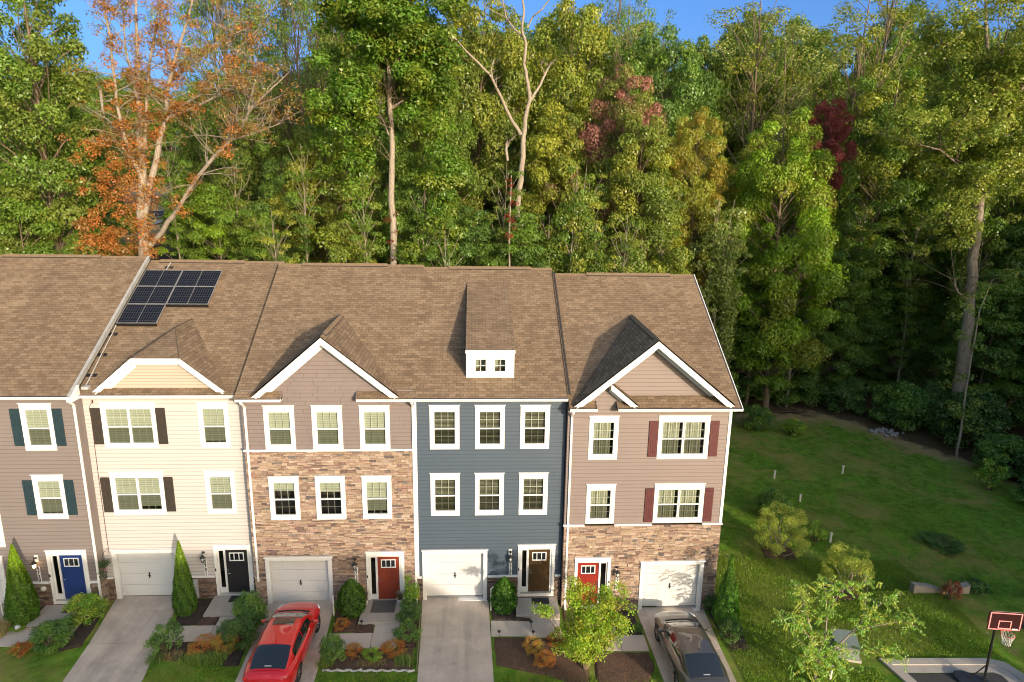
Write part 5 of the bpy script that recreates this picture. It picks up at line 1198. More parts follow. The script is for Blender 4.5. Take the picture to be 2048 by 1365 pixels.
SKEL={
'orange':[
 [(-19.71,20.00,10.86,0.733),(-19.48,20.00,13.51,0.591),(-19.36,20.00,16.09,0.486),(-19.07,20.00,19.22,0.383),(-19.09,20.50,22.29,0.285),(-19.11,21.00,24.73,0.206),(-19.03,21.50,28.33,0.125),(-19.09,22.00,31.02,0.047)],
 [(-19.41,20.00,14.16,0.327),(-18.72,20.00,17.05,0.355),(-18.07,20.20,19.24,0.321),(-17.53,20.40,21.10,0.271),(-17.12,20.00,22.58,0.220),(-16.19,19.50,24.58,0.169),(-15.03,19.00,26.77,0.120),(-13.86,18.50,29.40,0.058)],
 [(-19.25,20.00,17.67,0.257),(-19.56,19.70,18.89,0.222),(-19.66,19.20,20.38,0.171),(-19.75,19.00,22.13,0.153),(-19.55,18.70,23.53,0.136),(-19.39,18.50,25.46,0.104),(-19.37,18.00,27.53,0.072),(-19.53,18.00,29.63,0.043)],
 [(-17.27,20.00,21.08,0.206),(-16.16,19.50,21.81,0.156),(-14.68,19.00,22.52,0.123),(-13.50,18.50,23.64,0.106),(-11.75,18.00,25.01,0.074),(-9.59,17.00,26.78,0.043)],
 [(-17.04,20.00,21.23,0.142),(-14.74,19.00,21.94,0.123),(-12.68,18.50,22.80,0.091),(-11.28,18.00,23.48,0.060)],
 [(-17.18,20.00,22.87,0.188),(-16.62,20.50,23.83,0.158),(-15.21,21.00,25.12,0.111),(-13.74,21.50,26.28,0.080),(-12.28,22.00,27.00,0.048)],
 [(-19.07,20.00,13.19,0.296),(-17.79,19.40,14.39,0.275),(-16.72,19.00,15.54,0.239),(-15.44,18.50,17.12,0.188),(-13.66,17.80,18.89,0.199),(-12.52,17.50,19.83,0.166),(-11.62,17.00,20.54,0.149),(-11.17,17.00,21.54,0.133),(-10.18,17.00,22.41,0.089),(-8.50,16.80,23.80,0.044)],
 [(-12.52,17.50,19.83,0.106),(-11.28,17.20,20.13,0.075),(-10.01,17.00,20.57,0.045),(-9.17,17.00,20.87,0.030)],
 [(-11.24,17.00,21.40,0.089),(-10.88,17.00,22.67,0.074),(-10.37,17.00,23.79,0.044)],
 [(-18.80,20.00,19.22,0.223),(-18.63,20.30,21.38,0.175),(-18.38,20.80,24.13,0.142),(-17.87,21.20,26.56,0.110),(-17.26,21.50,29.81,0.047)],
 [(-19.05,20.40,21.98,0.143),(-19.43,20.60,23.78,0.126),(-19.68,20.80,25.57,0.094),(-19.63,21.00,28.20,0.062)],
 [(-19.49,19.80,18.28,0.143),(-19.86,19.70,19.50,0.111),(-19.99,19.50,20.69,0.078)],
 [(-16.40,19.50,24.00,0.108),(-16.67,19.50,25.71,0.091),(-16.73,19.50,27.39,0.060)],
],
'poplar':[
 [(-3.32,20.00,9.61,0.376),(-3.21,20.00,13.69,0.335),(-3.24,20.00,17.60,0.295),(-3.16,20.00,20.73,0.242),(-3.22,20.00,23.17,0.207),(-3.25,20.00,25.54,0.157),(-3.07,20.00,27.86,0.109),(-2.92,20.00,30.95,0.046)],
 [(-3.16,20.00,21.96,0.128),(-3.58,20.30,24.10,0.096),(-4.45,20.50,25.30,0.079),(-5.67,20.50,26.30,0.047)],
 [(-3.09,20.00,22.11,0.112),(-2.54,19.60,22.39,0.079),(-2.05,19.50,22.69,0.047)],
 [(-3.18,20.00,23.47,0.111),(-2.46,19.50,25.19,0.078),(-1.46,19.00,26.56,0.046)],
 [(-3.33,20.00,20.42,0.081),(-3.68,19.70,21.32,0.064),(-4.25,19.50,22.35,0.047),(-4.85,19.50,23.08,0.031)],
 [(-3.21,20.00,24.66,0.095),(-4.09,20.50,26.78,0.063),(-5.05,21.00,28.31,0.047)],
 [(-3.12,20.00,25.84,0.094),(-2.11,19.50,27.21,0.062),(-0.85,19.20,28.03,0.046)],
],
'snag':[
 [(5.25,23.00,15.62,0.285),(5.46,23.00,17.70,0.300),(5.55,23.00,20.07,0.279),(5.66,23.00,21.74,0.225),(5.98,23.00,23.05,0.206),(5.82,23.00,24.02,0.188),(5.52,23.00,25.29,0.170),(5.63,23.00,26.56,0.152),(5.34,23.00,27.49,0.134),(5.45,23.00,28.73,0.117),(5.15,23.00,30.54,0.066)],
 [(5.40,23.00,20.74,0.208),(4.53,22.70,22.02,0.171),(3.89,22.40,23.27,0.152),(3.20,22.00,24.47,0.133),(2.20,21.80,25.35,0.115),(1.39,21.50,26.05,0.081),(0.75,21.30,26.75,0.065),(0.53,21.20,27.18,0.032)],
 [(3.37,22.00,24.23,0.100),(3.26,22.00,24.79,0.083),(3.46,22.00,25.47,0.066)],
 [(5.98,23.00,22.96,0.155),(6.50,23.30,23.75,0.138),(7.02,23.60,24.77,0.121),(7.44,23.80,25.61,0.086)],
 [(5.62,23.00,26.87,0.118),(4.89,23.30,27.53,0.101),(4.28,23.60,28.36,0.084),(4.04,23.80,29.48,0.067),(3.37,24.00,30.12,0.051)],
 [(4.22,23.60,28.35,0.068),(3.54,23.80,28.69,0.051),(2.70,24.00,29.18,0.034)],
 [(5.71,23.00,27.65,0.101),(6.01,22.70,28.22,0.083),(6.64,22.50,28.71,0.066),(7.17,22.30,29.38,0.049)],
 [(4.48,22.80,18.97,0.139),(4.36,22.80,19.71,0.156),(4.43,22.80,20.28,0.156)],
],
'forked':[
 [(39.65,22.00,1.66,0.658),(39.34,22.00,5.65,0.570),(39.17,22.00,8.74,0.487),(38.72,22.00,12.49,0.441),(38.58,22.00,16.10,0.397),(38.31,22.00,19.59,0.355),(37.98,22.00,22.29,0.245),(37.59,22.00,24.92,0.190),(36.85,22.00,28.10,0.136),(36.09,22.00,31.78,0.067)],
 [(38.31,22.00,19.59,0.231),(38.55,21.60,20.94,0.192),(38.93,21.10,22.57,0.155),(39.30,20.80,24.49,0.118),(39.50,20.00,26.57,0.082)],
 [(38.26,22.00,19.24,0.178),(37.88,22.50,21.31,0.160),(37.09,22.90,23.18,0.124),(36.12,23.30,25.05,0.088),(35.12,23.60,26.72,0.053)],
 [(38.25,22.00,20.27,0.159),(37.52,21.20,22.88,0.137),(37.14,20.60,25.36,0.100),(37.02,20.20,27.76,0.065)],
 [(38.53,22.00,16.81,0.144),(38.91,21.00,18.56,0.122),(39.51,20.00,20.23,0.085)],
 [(38.55,22.00,13.22,0.146),(36.93,21.50,14.33,0.126),(35.65,21.00,15.41,0.089)],
 [(38.95,22.00,9.50,0.149),(37.82,21.70,10.11,0.111),(37.39,21.70,11.04,0.092)],
 [(38.41,22.00,17.86,0.125),(36.31,21.00,18.86,0.087),(33.74,20.20,20.13,0.068),(31.90,19.60,20.40,0.050)],
],
'sapling':[
 [(36.37,17.00,-0.93,0.124),(36.33,17.00,1.14,0.105),(36.16,17.00,4.08,0.086),(36.10,17.00,6.94,0.068),(36.12,17.00,9.72,0.050),(36.60,17.00,11.75,0.033)],
],
}
# ================================================================= THE WOOD
for (arch, x, y, z, h, r, col, turn, lab, name) in TREES: place_tree(arch, x, y, z, h, r, col, turn, lab, name)
# wood continuing round the right hand side of the lawn, beyond the frame: its shade falls across the lawn
OUT = [('B',44,-24,24,6),('A',47,-18,25,6),('B',52,-12,23,6),('E',44,-6,20,5.5),('B',57,-4,24,6),('B',49,-33,23,5.5),('A',62,4,24,6),('B',53,3,20,5),('E',47,-1,17,5),('B',50,-28,25,6),('E',48,9,18,5.5),('B',56,14,22,6),('E',50,20,18,5),('B',60,26,22,6),('E',38.2,-22,19,2.4),('F',30.2,-16,10,1.2)]
for (a, x, y, h, r) in OUT: place_tree(a, x, y, -1, h, r, 'green', 'olive', 'green tree of the wood beyond the right side of the lawn', group='trees past the right edge')

# --- shrubs and bushes: own small meshes at leaf scale
def shrub_mesh(seed, Rr, H, ncl, clr, per, lsize, up=.6, flat=.8, stems=7, barkm='bark', low=.15, cone=None):
    rng = np.random.default_rng(seed); rnd = random.Random(seed); mb = MB(); cs, rs = [], []
    for i in range(ncl):
        t = low+(1-low)*rnd.random(); pr = (cone(t) if cone else max(.15, math.sqrt(max(0, 1-(2*t-.85)**2/1.4)))); q = math.sqrt(rnd.uniform(.2, 1)); a = i*2.39996
        c = Vector((math.cos(a)*Rr*pr*q, math.sin(a)*Rr*pr*q, H*t)); cs.append(np.array(c)); rs.append(clr*rnd.uniform(.7,1.3))
        if i % max(1, ncl//stems) == 0: limb(mb, (rnd.uniform(-.05,.05), rnd.uniform(-.05,.05), -.05), c, .012+.012*H, .004, rnd, 5)
    P, Nn, S, V = clump_leaves(rng, cs, rs, per, lsize, up, flat)
    tm = mb.build('stem', MT[barkm], None, smooth=True, fix=False); tme = tm.data; bpy.data.objects.remove(tm)
    return tme, leaf_mesh('leaves', P, Nn, S, V, MT['leaf'])
SH = {'round': shrub_mesh(71, .5, .9, 60, .15, 4200, .06, stems=9), 'open': shrub_mesh(72, .5, .9, 34, .13, 3000, .075, stems=12, low=.3),
 'spirea': shrub_mesh(73, .4, .5, 60, .09, 7000, .035, stems=8), 'big': shrub_mesh(74, 1.6, 2.8, 90, .42, 800, .15, stems=10),
 'vase': shrub_mesh(75, 1.2, 2.3, 85, .22, 2600, .062, stems=16, barkm='bark_pale', low=.28, cone=lambda t: .35+.75*math.sin(math.pi*min(.8, t)), up=.2)}
SHC = {'glossy': ((0.121,0.243,0.061), (0.203,0.344,0.061)), 'fresh': ((0.203,0.385,0.051), (0.405,0.506,0.061)), 'orange': ((0.608,0.203,0.051), (0.405,0.324,0.081)), 'gold': ((0.506,0.385,0.081), (0.648,0.243,0.061)), 'yellow': ((0.547,0.587,0.101), (0.405,0.506,0.101)), 'deep': ((0.081,0.173,0.045), (0.142,0.243,0.061)), 'redtw': ((0.405,0.101,0.061), (0.243,0.203,0.061))}
def shrub(kind, x, y, sx, sz, colour, label, name='bush', cat='bush', group=None, sy=None):
    tme, cme = SH[kind]; rnd = random.Random(int(abs(x*131+y*37))); root = empty(name, (x, y, gz(x, y)), label, cat, group, rnd.uniform(0, 6.28)); root.scale = (sx, sy or sx, sz)
    a, b = SHC[colour]
    for nm_, me in (('stem', tme), ('foliage', cme)):
        o = bpy.data.objects.new(nm_, me); COL.objects.link(o); o.parent = root
        if nm_ == 'foliage': o.color = (*a, 1); o['tint'] = list(b)
    return root
# woodland edge thicket
rnd = random.Random(8)
EDGE = [(17,20,1.5),(20.5,24.5,1.5),(23.5,29.5,1.1),(26.5,30.5,1.3),(29.8,31,1.2),(33.5,27,1.05),(36.3,23.4,1.3),(39,19.5,1.5),(38.8,23.5,1.2),(37.8,14.5,1.0),(39.5,12,1.35),(37,9.5,1.0),(41,8,1.5),(36.8,6.2,.95),(43,14,1.6),(35.6,2.5,.8),(44,4,1.6),(41,0,1.4)]
def where(x, y):
    if x < 22: return 'just past the end house roof corner'
    if x < 28: return 'behind the bare soil at the far lawn end'
    if x < 33: return 'behind the fallen log at the far lawn end'
    if x < 37.5 and y > 20: return 'beside the rubble heap'
    if y > 17: return 'left of the thin leaning tree'
    if y > 10: return 'at the foot of the thin leaning tree'
    if y > 5: return 'right of the thin leaning tree along the lawn'
    return 'at the right picture edge beside the lawn'
for i, (x, y, s) in enumerate(EDGE):
    shrub('big', x, y, s, s*(1.0 if x < 30 else .9), 'deep' if i % 3 else 'glossy', ('large ' if s > 1.3 else 'small ' if s < 1.15 else '')+('dark' if i % 3 else 'mid green')+' thicket bush '+where(x, y), group='thicket bushes along the wood edge')
shrub('round', 24.2, 22.5, 2.2, 2.0, 'glossy', 'low bush at the far lawn end nearest the end house', group='small bushes at the far lawn end')
shrub('round', 26.6, 21.4, 1.5, 1.3, 'fresh', 'smaller low bush at the far lawn end, right of its larger neighbour', group='small bushes at the far lawn end')
shrub('open', 35.0, 12.0, 1.6, 2.2, 'fresh', 'leafy sapling bush below the thin leaning tree', group=None)
shrub('open', 36.0, 9.6, 2.0, 1.6, 'glossy', 'weedy bush at the right border of the lawn', group=None)

# the feature trees: limbs given as centrelines with a radius at each point
FK = .74
def feature(key, barkm, label, leaves=None, name='tree'):
    FK = {'orange': .58, 'poplar': .68, 'snag': .66}.get(key, .8)
    P0 = SKEL[key]; first = P0[0]; bx, by = first[0][0], first[0][1]; bz = gz(bx, by)
    root = empty(name, (bx, by, bz), label, 'tree'); mb = MB()
    a, b = Vector(first[0][:3]), Vector(first[1][:3])
    trunk0 = [(a.x-(b.x-a.x)*.3, a.y, bz-.4, first[0][3]*1.45), (a.x-(b.x-a.x)*.15, a.y, (bz+a.z)/2, first[0][3]*1.12)] if a.z-bz > 1 else [(a.x, a.y, bz-.4, first[0][3]*1.3)]
    allp = []
    for i, pl in enumerate(P0):
        pl = [tuple(p) for p in pl]
        if i == 0: pl = trunk0+pl
        pts = [];  rad = []
        for p, q in zip(pl, pl[1:]):            # subdivide with a little wander
            for k in range(3):
                t = k/3; j = .25*max(.06, p[3]) if k else 0
                rn = random.Random(int(p[0]*91+p[2]*17+k)); pts.append(Vector((p[0]+(q[0]-p[0])*t+rn.uniform(-j,j)-bx, p[1]+(q[1]-p[1])*t+rn.uniform(-j,j)-by, p[2]+(q[2]-p[2])*t-bz))); rad.append((p[3]+(q[3]-p[3])*t)*FK)
        p = pl[-1]; pts.append(Vector((p[0]-bx, p[1]-by, p[2]-bz))); rad.append(p[3]*FK)
        mb.tube(pts, rad, 10, cap=True); allp.append(list(zip(pts, rad)))
    t = mb.build('trunk', MT[barkm], root, smooth=True, fix=False)
    return root, allp, Vector((bx, by, bz))
def twigs(root, allp, n, lmin, lmax, seed, barkm, rmax=.2, upb=.5, tips=True):
    """side twigs off the limbs; returns their outer ends"""
    rnd = random.Random(seed); mb = MB(); ends = []
    flat = [(p, r, i, j) for i, pl in enumerate(allp) for j, (p, r) in enumerate(pl) if r < rmax and p.z > 6]
    for _ in range(n):
        p, r, i, j = rnd.choice(flat); d = Vector((rnd.uniform(-1,1), rnd.uniform(-1,1), rnd.uniform(-.1,1)*upb*2)).normalized(); L_ = rnd.uniform(lmin, lmax)
        e = p+d*L_; limb(mb, p, e, min(.035, r*.6), .008, rnd, 4, .1, 4); ends.append(e); ends.append(p.lerp(e, .6))
        for q in range(2):
            m = p.lerp(e, rnd.uniform(.4,.8)); e2 = m+(d+Vector((rnd.uniform(-1,1), rnd.uniform(-1,1), rnd.uniform(0,.8)))*.8).normalized()*L_*.45; limb(mb, m, e2, .014, .005, rnd, 4, .1, 3); ends.append(e2)
    mb.build('twigs', MT[barkm], root, smooth=True, fix=False); return ends
def crown_at(root, ends, rmin, rmax, per, lsize, col, tint, seed, keep=1., up=.4, name='crown', label=None):
    rng = np.random.default_rng(seed); rnd = random.Random(seed); e = [x for x in ends if rnd.random() < keep]
    P, Nn, S, V = clump_leaves(rng, [np.array(x) for x in e], [rnd.uniform(rmin, rmax) for _ in e], per, lsize, up, .7)
    o = bpy.data.objects.new(name, leaf_mesh(name, P, Nn, S, V, MT['leaf'])); COL.objects.link(o); o.parent = root; o.color = (*col, 1); o['tint'] = list(tint)
    if label: o['label'] = label
    return o
# orange creeper covered tree
root, ap, bs = feature('orange', 'bark_pale', 'large half-bare tree whose pale limbs are hung with orange creeper leaves')
en = twigs(root, ap, 260, 1.0, 3.0, 3, 'bark_pale', .14)
rnd = random.Random(2); low = []
for i, pl in enumerate(ap):
    for (p, r) in pl:
        if rnd.random() < (.95 if r > .08 else .45) and not (i in (6, 7, 8) and rnd.random() < .75):
            for q in range(2): low.append(p+Vector((rnd.uniform(-1,1), rnd.uniform(-1,.3), rnd.uniform(-1,1)))*(.25+r*1.6))
for _ in range(60): low.append(Vector((rnd.uniform(-2.6, 1.6), rnd.uniform(-1,1), rnd.uniform(10, 17))))
low += [Vector((rnd.uniform(-3.6, -.3), rnd.uniform(-1.2,.8), rnd.uniform(11, 20.5))) for _ in range(95)]
crown_at(root, low, .25, .66, 440, .14, (.52,.20,.055), (.36,.19,.06), 5, 1, name='creeper_leaves', label='orange creeper leaves')
crown_at(root, en, .2, .55, 190, .14, (.36,.18,.06), (.22,.24,.06), 6, .5)
# tall poplar
root, ap, bs = feature('poplar', 'bark_pale', 'tall tree with a straight reddish trunk rising above the stone-fronted house ridge')
en = twigs(root, ap, 95, 1.2, 3.2, 13, 'bark', .2)
up_ = [e for e in en if e.z > 18.5] + [Vector((math.cos(a)*r_, math.sin(a)*r_, z)) for a, r_, z in [(random.Random(i).uniform(0, 6.3), random.Random(i+99).uniform(.5, 5.2), random.Random(i+55).uniform(20.5, 33)) for i in range(95)]]
up_ = [e for e in up_ if not (abs(e.x) < 1.1 and e.y < .6 and e.z < 25)]
up_ += [Vector((s_*rnd.uniform(1.2, 4.6), rnd.uniform(-1.2,1.2), z)) for s_ in (-1, 1) for z in [rnd.uniform(12.5, 21) for _ in range(26)]]
crown_at(root, up_, .5, 1.1, 400, .23, (.125,.24,.028), (.22,.28,.035), 15, 1)
cr = [Vector((rnd.uniform(-.45,.45), -.3, z)) for z in (11.2, 11.9, 12.4, 13.6, 14.2, 15, 15.4)]
crown_at(root, cr, .2, .35, 350, .16, (.22,.05,.03), (.12,.10,.03), 16, 1, name='creeper_leaves')
# dead snag
root, ap, bs = feature('snag', 'bark_pale', 'dead bare forked snag with bleached limbs in the middle of the wood', name='dead_tree')
twigs(root, ap, 22, .6, 1.6, 23, 'bark_pale', .12)
# great forked tree at right
root, ap, bs = feature('forked', 'bark_mid', 'great forked tree with grey trunk and high light green crown at the right')
en = twigs(root, ap, 190, 1.5, 4.2, 33, 'bark', .22)
rn = random.Random(12)
ex = [Vector((rn.gauss(.5, 4.2), rn.gauss(-.5, 2.6), rn.uniform(15.5, 33))) for _ in range(120)]
crown_at(root, [e for e in en if e.z > 14]+ex, .35, .9, 330, .20, (.23,.30,.045), (.34,.36,.07), 35, .9)
# leaning sapling at the lawn edge
root, ap, bs = feature('sapling', 'bark_pale', 'thin leaning pale stemmed young tree at the right lawn edge')
rn = random.Random(14)
es = []
for (p, r) in ap[0]:
    for k in range(3):
        if p.z > 2: es.append(p+Vector((rn.uniform(-1.3,1.3), rn.uniform(-1,1), rn.uniform(-.2,.5))))
crown_at(root, es, .3, .6, 300, .2, (.15,.24,.04), (.25,.3,.06), 37, 1)
# red creeper on the stem above the blue roof
rt = empty('creeper', (4.6, 20.4, 0), 'red creeper climbing a thin stem above the blue and mauve roofs', 'creeper'); mb = MB(); mb.tube([(0,0,0),(.1,0,8),(-.05,0,14),(.05,.1,18)], [.09,.08,.06,.03], 7); mb.build('stem', MT['bark_pale'], rt, smooth=True)
crown_at(rt, [Vector((rn.uniform(-.2,.3), -.25, z)) for z in (14, 14.5, 15, 15.4, 16.2, 16.8, 17.3, 17.7)], .18, .36, 420, .16, (.34,.035,.025), (.25,.05,.03), 41, name='foliage')

# --- clipped conifers by the doors
def conifer(x, y, r, h, label, colour, prof, seed, stray=0):
    rng = np.random.default_rng(seed); root = empty('conifer', (x, y, gz(x, y)), label, 'evergreen shrub', 'evergreens by the front doors')
    n = int(11000*max(.8, r*h)); t = rng.uniform(0, 1, n)**.95; a = rng.uniform(0, 2*math.pi, n); R_ = np.array([prof(v) for v in t])*r
    R_ *= 1+.07*np.sin(a*5+t*9)+.05*np.sin(a*11-t*23)+rng.normal(size=n)*.035; R_ *= rng.uniform(.86, 1.03, n)
    P = np.stack([np.cos(a)*R_, np.sin(a)*R_, t*h], 1); Nn = np.stack([np.cos(a), np.sin(a), .25+0*a], 1)+rng.normal(size=(n,3))*.55
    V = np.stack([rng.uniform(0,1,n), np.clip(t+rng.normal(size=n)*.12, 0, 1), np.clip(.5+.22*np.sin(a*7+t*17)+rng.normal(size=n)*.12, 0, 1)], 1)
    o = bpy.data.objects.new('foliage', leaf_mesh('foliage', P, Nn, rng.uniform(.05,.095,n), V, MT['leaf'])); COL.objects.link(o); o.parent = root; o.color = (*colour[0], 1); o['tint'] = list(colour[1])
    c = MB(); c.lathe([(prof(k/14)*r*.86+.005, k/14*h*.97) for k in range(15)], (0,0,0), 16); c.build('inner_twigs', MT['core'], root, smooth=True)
    s = MB(); s.tube([(0,0,-.1),(0,0,h*.3)], .05, 6); s.build('stem', MT['bark'], root)
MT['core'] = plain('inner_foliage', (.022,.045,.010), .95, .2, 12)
spire = lambda t: (min(1, (t+.09)/.26)**.5)*max(.02, (1-t)**.8)*1.1
egg = lambda t: max(.03, math.sin(math.pi*min(1, (t*.93+.07))**.85))**.72
conifer(-16.1, -.95, .60, 3.5, 'tall pointed evergreen left of the bright blue door', ((0.095,0.203,0.016), (0.230,0.365,0.016)), spire, 81)
conifer(-9.8, -.6, .48, 3.35, 'tall pointed evergreen between the cream garage and black door', ((0.088,0.189,0.019), (0.203,0.324,0.016)), spire, 82)
conifer(-2.85, -.95, .56, 1.7, 'egg shaped evergreen left of the rust red door', ((0.061,0.142,0.016), (0.088,0.189,0.019)), egg, 83)
conifer(3.52, -.8, .53, 1.65, 'egg shaped evergreen below the number plate of the blue house', ((0.061,0.169,0.016), (0.088,0.216,0.019)), egg, 84)
conifer(12.98, -1.35, .54, 3.35, 'ragged leaning evergreen at the corner of the end house', ((0.101,0.257,0.024), (0.162,0.324,0.027)), lambda t: (min(1, (t+.1)/.3)**.5)*(max(.02, (1-t)**.9)*1.15+.06*math.sin(t*14)), 85)

# --- bed planting
shrub('open', -16.0, -1.6, .5, .35, 'fresh', 'small weed tuft beside the leftmost stoop', 'weed', 'plant')
shrub('round', -13.55, -1.1, 1.45, 1.35, 'fresh', 'big leafy bush at the foot of the taupe house downspout', sy=1.1)
shrub('round', -14.1, -2.4, 1.5, .95, 'glossy', 'mixed low bush below the big leafy one, beside the cream house driveway')
shrub('open', -15.0, -2.9, .8, .5, 'orange', 'low orange plant at the lower left below the blue door walk', 'plant', 'plant')
shrub('open', -9.6, -2.95, 1.15, 1.35, 'glossy', 'upright bush between the cream house driveway and its walk')
shrub('spirea', -8.15, -3.0, 1.6, 1.25, 'orange', 'orange leaved low bush behind the long green lily clump', sy=.9)
shrub('spirea', -7.35, -3.0, 1.3, 1.4, 'gold', 'golden leaved low bush right of the orange one by the lily clump')
shrub('round', -6.95, -1.35, 1.5, 1.35, 'glossy', 'large glossy bush between the black door stoop and the red car', sy=1.15)
shrub('round', -7.0, -2.5, 1.5, 1.0, 'deep', 'lower glossy bush just left of the red car')
shrub('spirea', -3.15, -1.75, .85, .7, 'orange', 'small orange bush at the foot of the egg shaped evergreen')
shrub('round', -3.1, -3.75, .95, 1.1, 'glossy', 'dark upright bush right of the red car at the walk corner')
shrub('spirea', -2.35, -3.4, .9, .9, 'orange', 'rusty orange bush right of the dark upright bush')
shrub('spirea', -.85, -3.35, 1.25, .95, 'orange', 'rusty orange bush by the blue house driveway, beyond the walk')
shrub('open', -1.65, -3.65, .7, .45, 'fresh', 'small lime green plant between the two rusty bushes', 'plant', 'plant')
shrub('open', -.4, -.9, .85, 1.9, 'fresh', 'tall yellowing bush at the downspout between stone and blue houses', sy=.7)
shrub('round', -.4, -1.6, .95, 1.15, 'deep', 'dense dark bush beside the stone house stoop')
shrub('open', -.4, -2.7, 1.0, .9, 'glossy', 'loose bush below the dense dark one along the blue house driveway')
shrub('spirea', 4.55, -3.2, 1.05, 1.0, 'gold', 'golden low bush in the mulch right of the blue house driveway')
shrub('spirea', 4.95, -3.95, 1.1, .95, 'orange', 'orange low bush below the golden one')
shrub('spirea', 5.5, -2.85, .95, .95, 'orange', 'orange red bush left of the small yellow-green tree')
shrub('open', 9.05, -1.85, .4, .5, 'glossy', 'small weed at the corner of the brown car driveway', 'weed', 'plant')
shrub('round', 12.85, -2.3, .95, .9, 'deep', 'low dark bush at the foot of the ragged evergreen')
shrub('round', 12.65, -.35, .7, .9, 'deep', 'low dark bush against the corner of the end house')
shrub('vase', 17.9, 4.4, 1.1, 1.12, 'yellow', 'yellow-green round bush on a mulch ring in the side lawn', group=None)
shrub('round', 19.2, 8.3, 1.9, 1.7, 'glossy', 'green bush directly behind the yellow-green round one')
shrub('open', 20.5, 5.8, 1.0, 1.25, 'fresh', 'small white flowered bush right of the yellow-green round one')
shrub('vase', 19.5, .95, .9, 1.0, 'yellow', 'yellow twiggy bush behind the compound-leaved young tree')
shrub('redtw', 0, 0, 1, 1, 'redtw', '') if False else None
shrub('open', 24.0, .15, .8, 1.1, 'redtw', 'red leaved weed in front of the half buried wall', 'weed', 'plant')
shrub('open', 27.3, 5.5, 2.2, .4, 'deep', 'patch of tall weeds on the lawn behind the half buried wall', 'weed', 'plant')
shrub('open', 25.9, 1.2, 1.4, .7, 'deep', 'dark weeds at the right end of the half buried wall', 'weed', 'plant')

def blades(name, cx, cy, lx, ly, n, h, cols, label, seed, lean=.5):
    """strap leaves arching out of a clump"""
    rn = random.Random(seed); mb = MB(); z0 = gz(cx, cy)
    for _ in range(n):
        x, y = rn.uniform(-lx, lx), rn.uniform(-ly, ly); a = rn.uniform(0, 6.28); L_ = h*rn.uniform(.6, 1.1); w_ = .011; k = lean*rn.uniform(.5, 1.2); c = rn.choice(cols); c = tuple(v*rn.uniform(.7, 1.2) for v in c)
        dx, dy = math.cos(a), math.sin(a); px, py = -dy*w_, dx*w_
        prev = None
        for t in (0, .35, .7, 1):
            q = (x+dx*L_*k*t*t, y+dy*L_*k*t*t, L_*(t-.45*k*t*t*t)); ww = (1-t*.85)
            cur = ((q[0]+px*ww, q[1]+py*ww, q[2]), (q[0]-px*ww, q[1]-py*ww, q[2]))
            if prev: mb.face([prev[0], cur[0], cur[1], prev[1]], 0, col=c)
            prev = cur
    o = mb.build(name, MT['blade'], None, fix=False); o.location = (cx, cy, z0); tag(o, label, 'plant'); return o
m, nt_, p, N, L = nm('blade'); at = N('ShaderNodeAttribute'); at.attribute_name = 'Col'; L(at.outputs['Color'], p.inputs['Base Color']); p.inputs['Roughness'].default_value = .6; MT['blade'] = m
blades('lily_clump', -7.95, -3.62, .85, .22, 700, .42, [(.16,.27,.03),(.11,.21,.03),(.22,.30,.05)], 'long clump of green lily leaves in front of the orange bush', 91)
blades('lily_clump', -9.75, -3.5, .3, .25, 220, .35, [(.11,.21,.03),(.15,.22,.04)], 'small lily clump at the foot of the upright bush', 92)
blades('lily_clump', -9.2, -3.35, .35, .2, 200, .33, [(.33,.24,.12),(.25,.2,.08)], 'straw coloured grass clump right of the upright bush', 93)
blades('ornamental_grass', -16.75, -1.65, .45, .4, 700, .55, [(.42,.30,.12),(.34,.27,.1),(.24,.22,.06)], 'straw coloured ornamental grass below the leftmost evergreen', 94)
blades('lily_clump', -.45, -3.95, .3, .25, 260, .36, [(.12,.22,.03),(.2,.28,.05)], 'lily clump at the end of the white stone edging', 95)
blades('lily_clump', -3.35, -4.0, .3, .15, 160, .3, [(.14,.24,.03),(.2,.26,.05)], 'lily clump at the left end of the white stone edging', 96)
blades('lily_clump', -1.6, -4.0, .55, .15, 260, .22, [(.3,.22,.08),(.2,.2,.05)], 'browned groundcover in the middle of the white stone edging', 97)

# --- small garden tree in front of the end house (yellow-green)
def garden_tree(name, x, y, label, stems, barkm, lcol, tint, lsize, per, crad, seed, keep=1.):
    z0 = gz(x, y); root = empty(name, (x, y, z0), label, 'tree'); rn = random.Random(seed); mb = MB(); ends = []
    for st in stems:
        pts = [Vector(p[:3]) for p in st]; mb.tube(pts, [p[3] for p in st], 7, cap=False)
        for i in range(1, len(pts)):
            for k in range(5):
                t = rn.random(); p = pts[i-1].lerp(pts[i], t); d = Vector((rn.uniform(-1,1), rn.uniform(-1,1), rn.uniform(.2,1))).normalized(); L_ = rn.uniform(.25, .7)*(1 if i < len(pts)-1 else .7)
                if p.z > .7: e = p+d*L_; limb(mb, p, e, .012, .004, rn, 4, .1, 3); ends += [e, p.lerp(e, .55)]
        ends.append(pts[-1])
    mb.build('trunk', MT[barkm], root, smooth=True, fix=False)
    crown_at(root, ends, crad*.7, crad*1.3, per, lsize, lcol, tint, seed, keep); return root
S5 = []
rn = random.Random(51)
for i in range(17):
    a = i*2.4; rr_ = .45+1.2*rn.random(); hh = rn.uniform(1.9, 3.6)*(1.05 if rr_ < .9 else .88)
    S5.append([(0,0,-.1,.05),(math.cos(a)*rr_*.25, math.sin(a)*rr_*.25, .7,.035),(math.cos(a)*rr_*.7, math.sin(a)*rr_*.7, hh*.6,.02),(math.cos(a)*rr_, math.sin(a)*rr_, hh,.007)])
garden_tree('small_tree', 6.5, -4.1, 'small yellow-green tree in front of the red door of the end house', S5, 'bark', (.30,.46,.04), (.48,.46,.06), .095, 900, .25, 52)
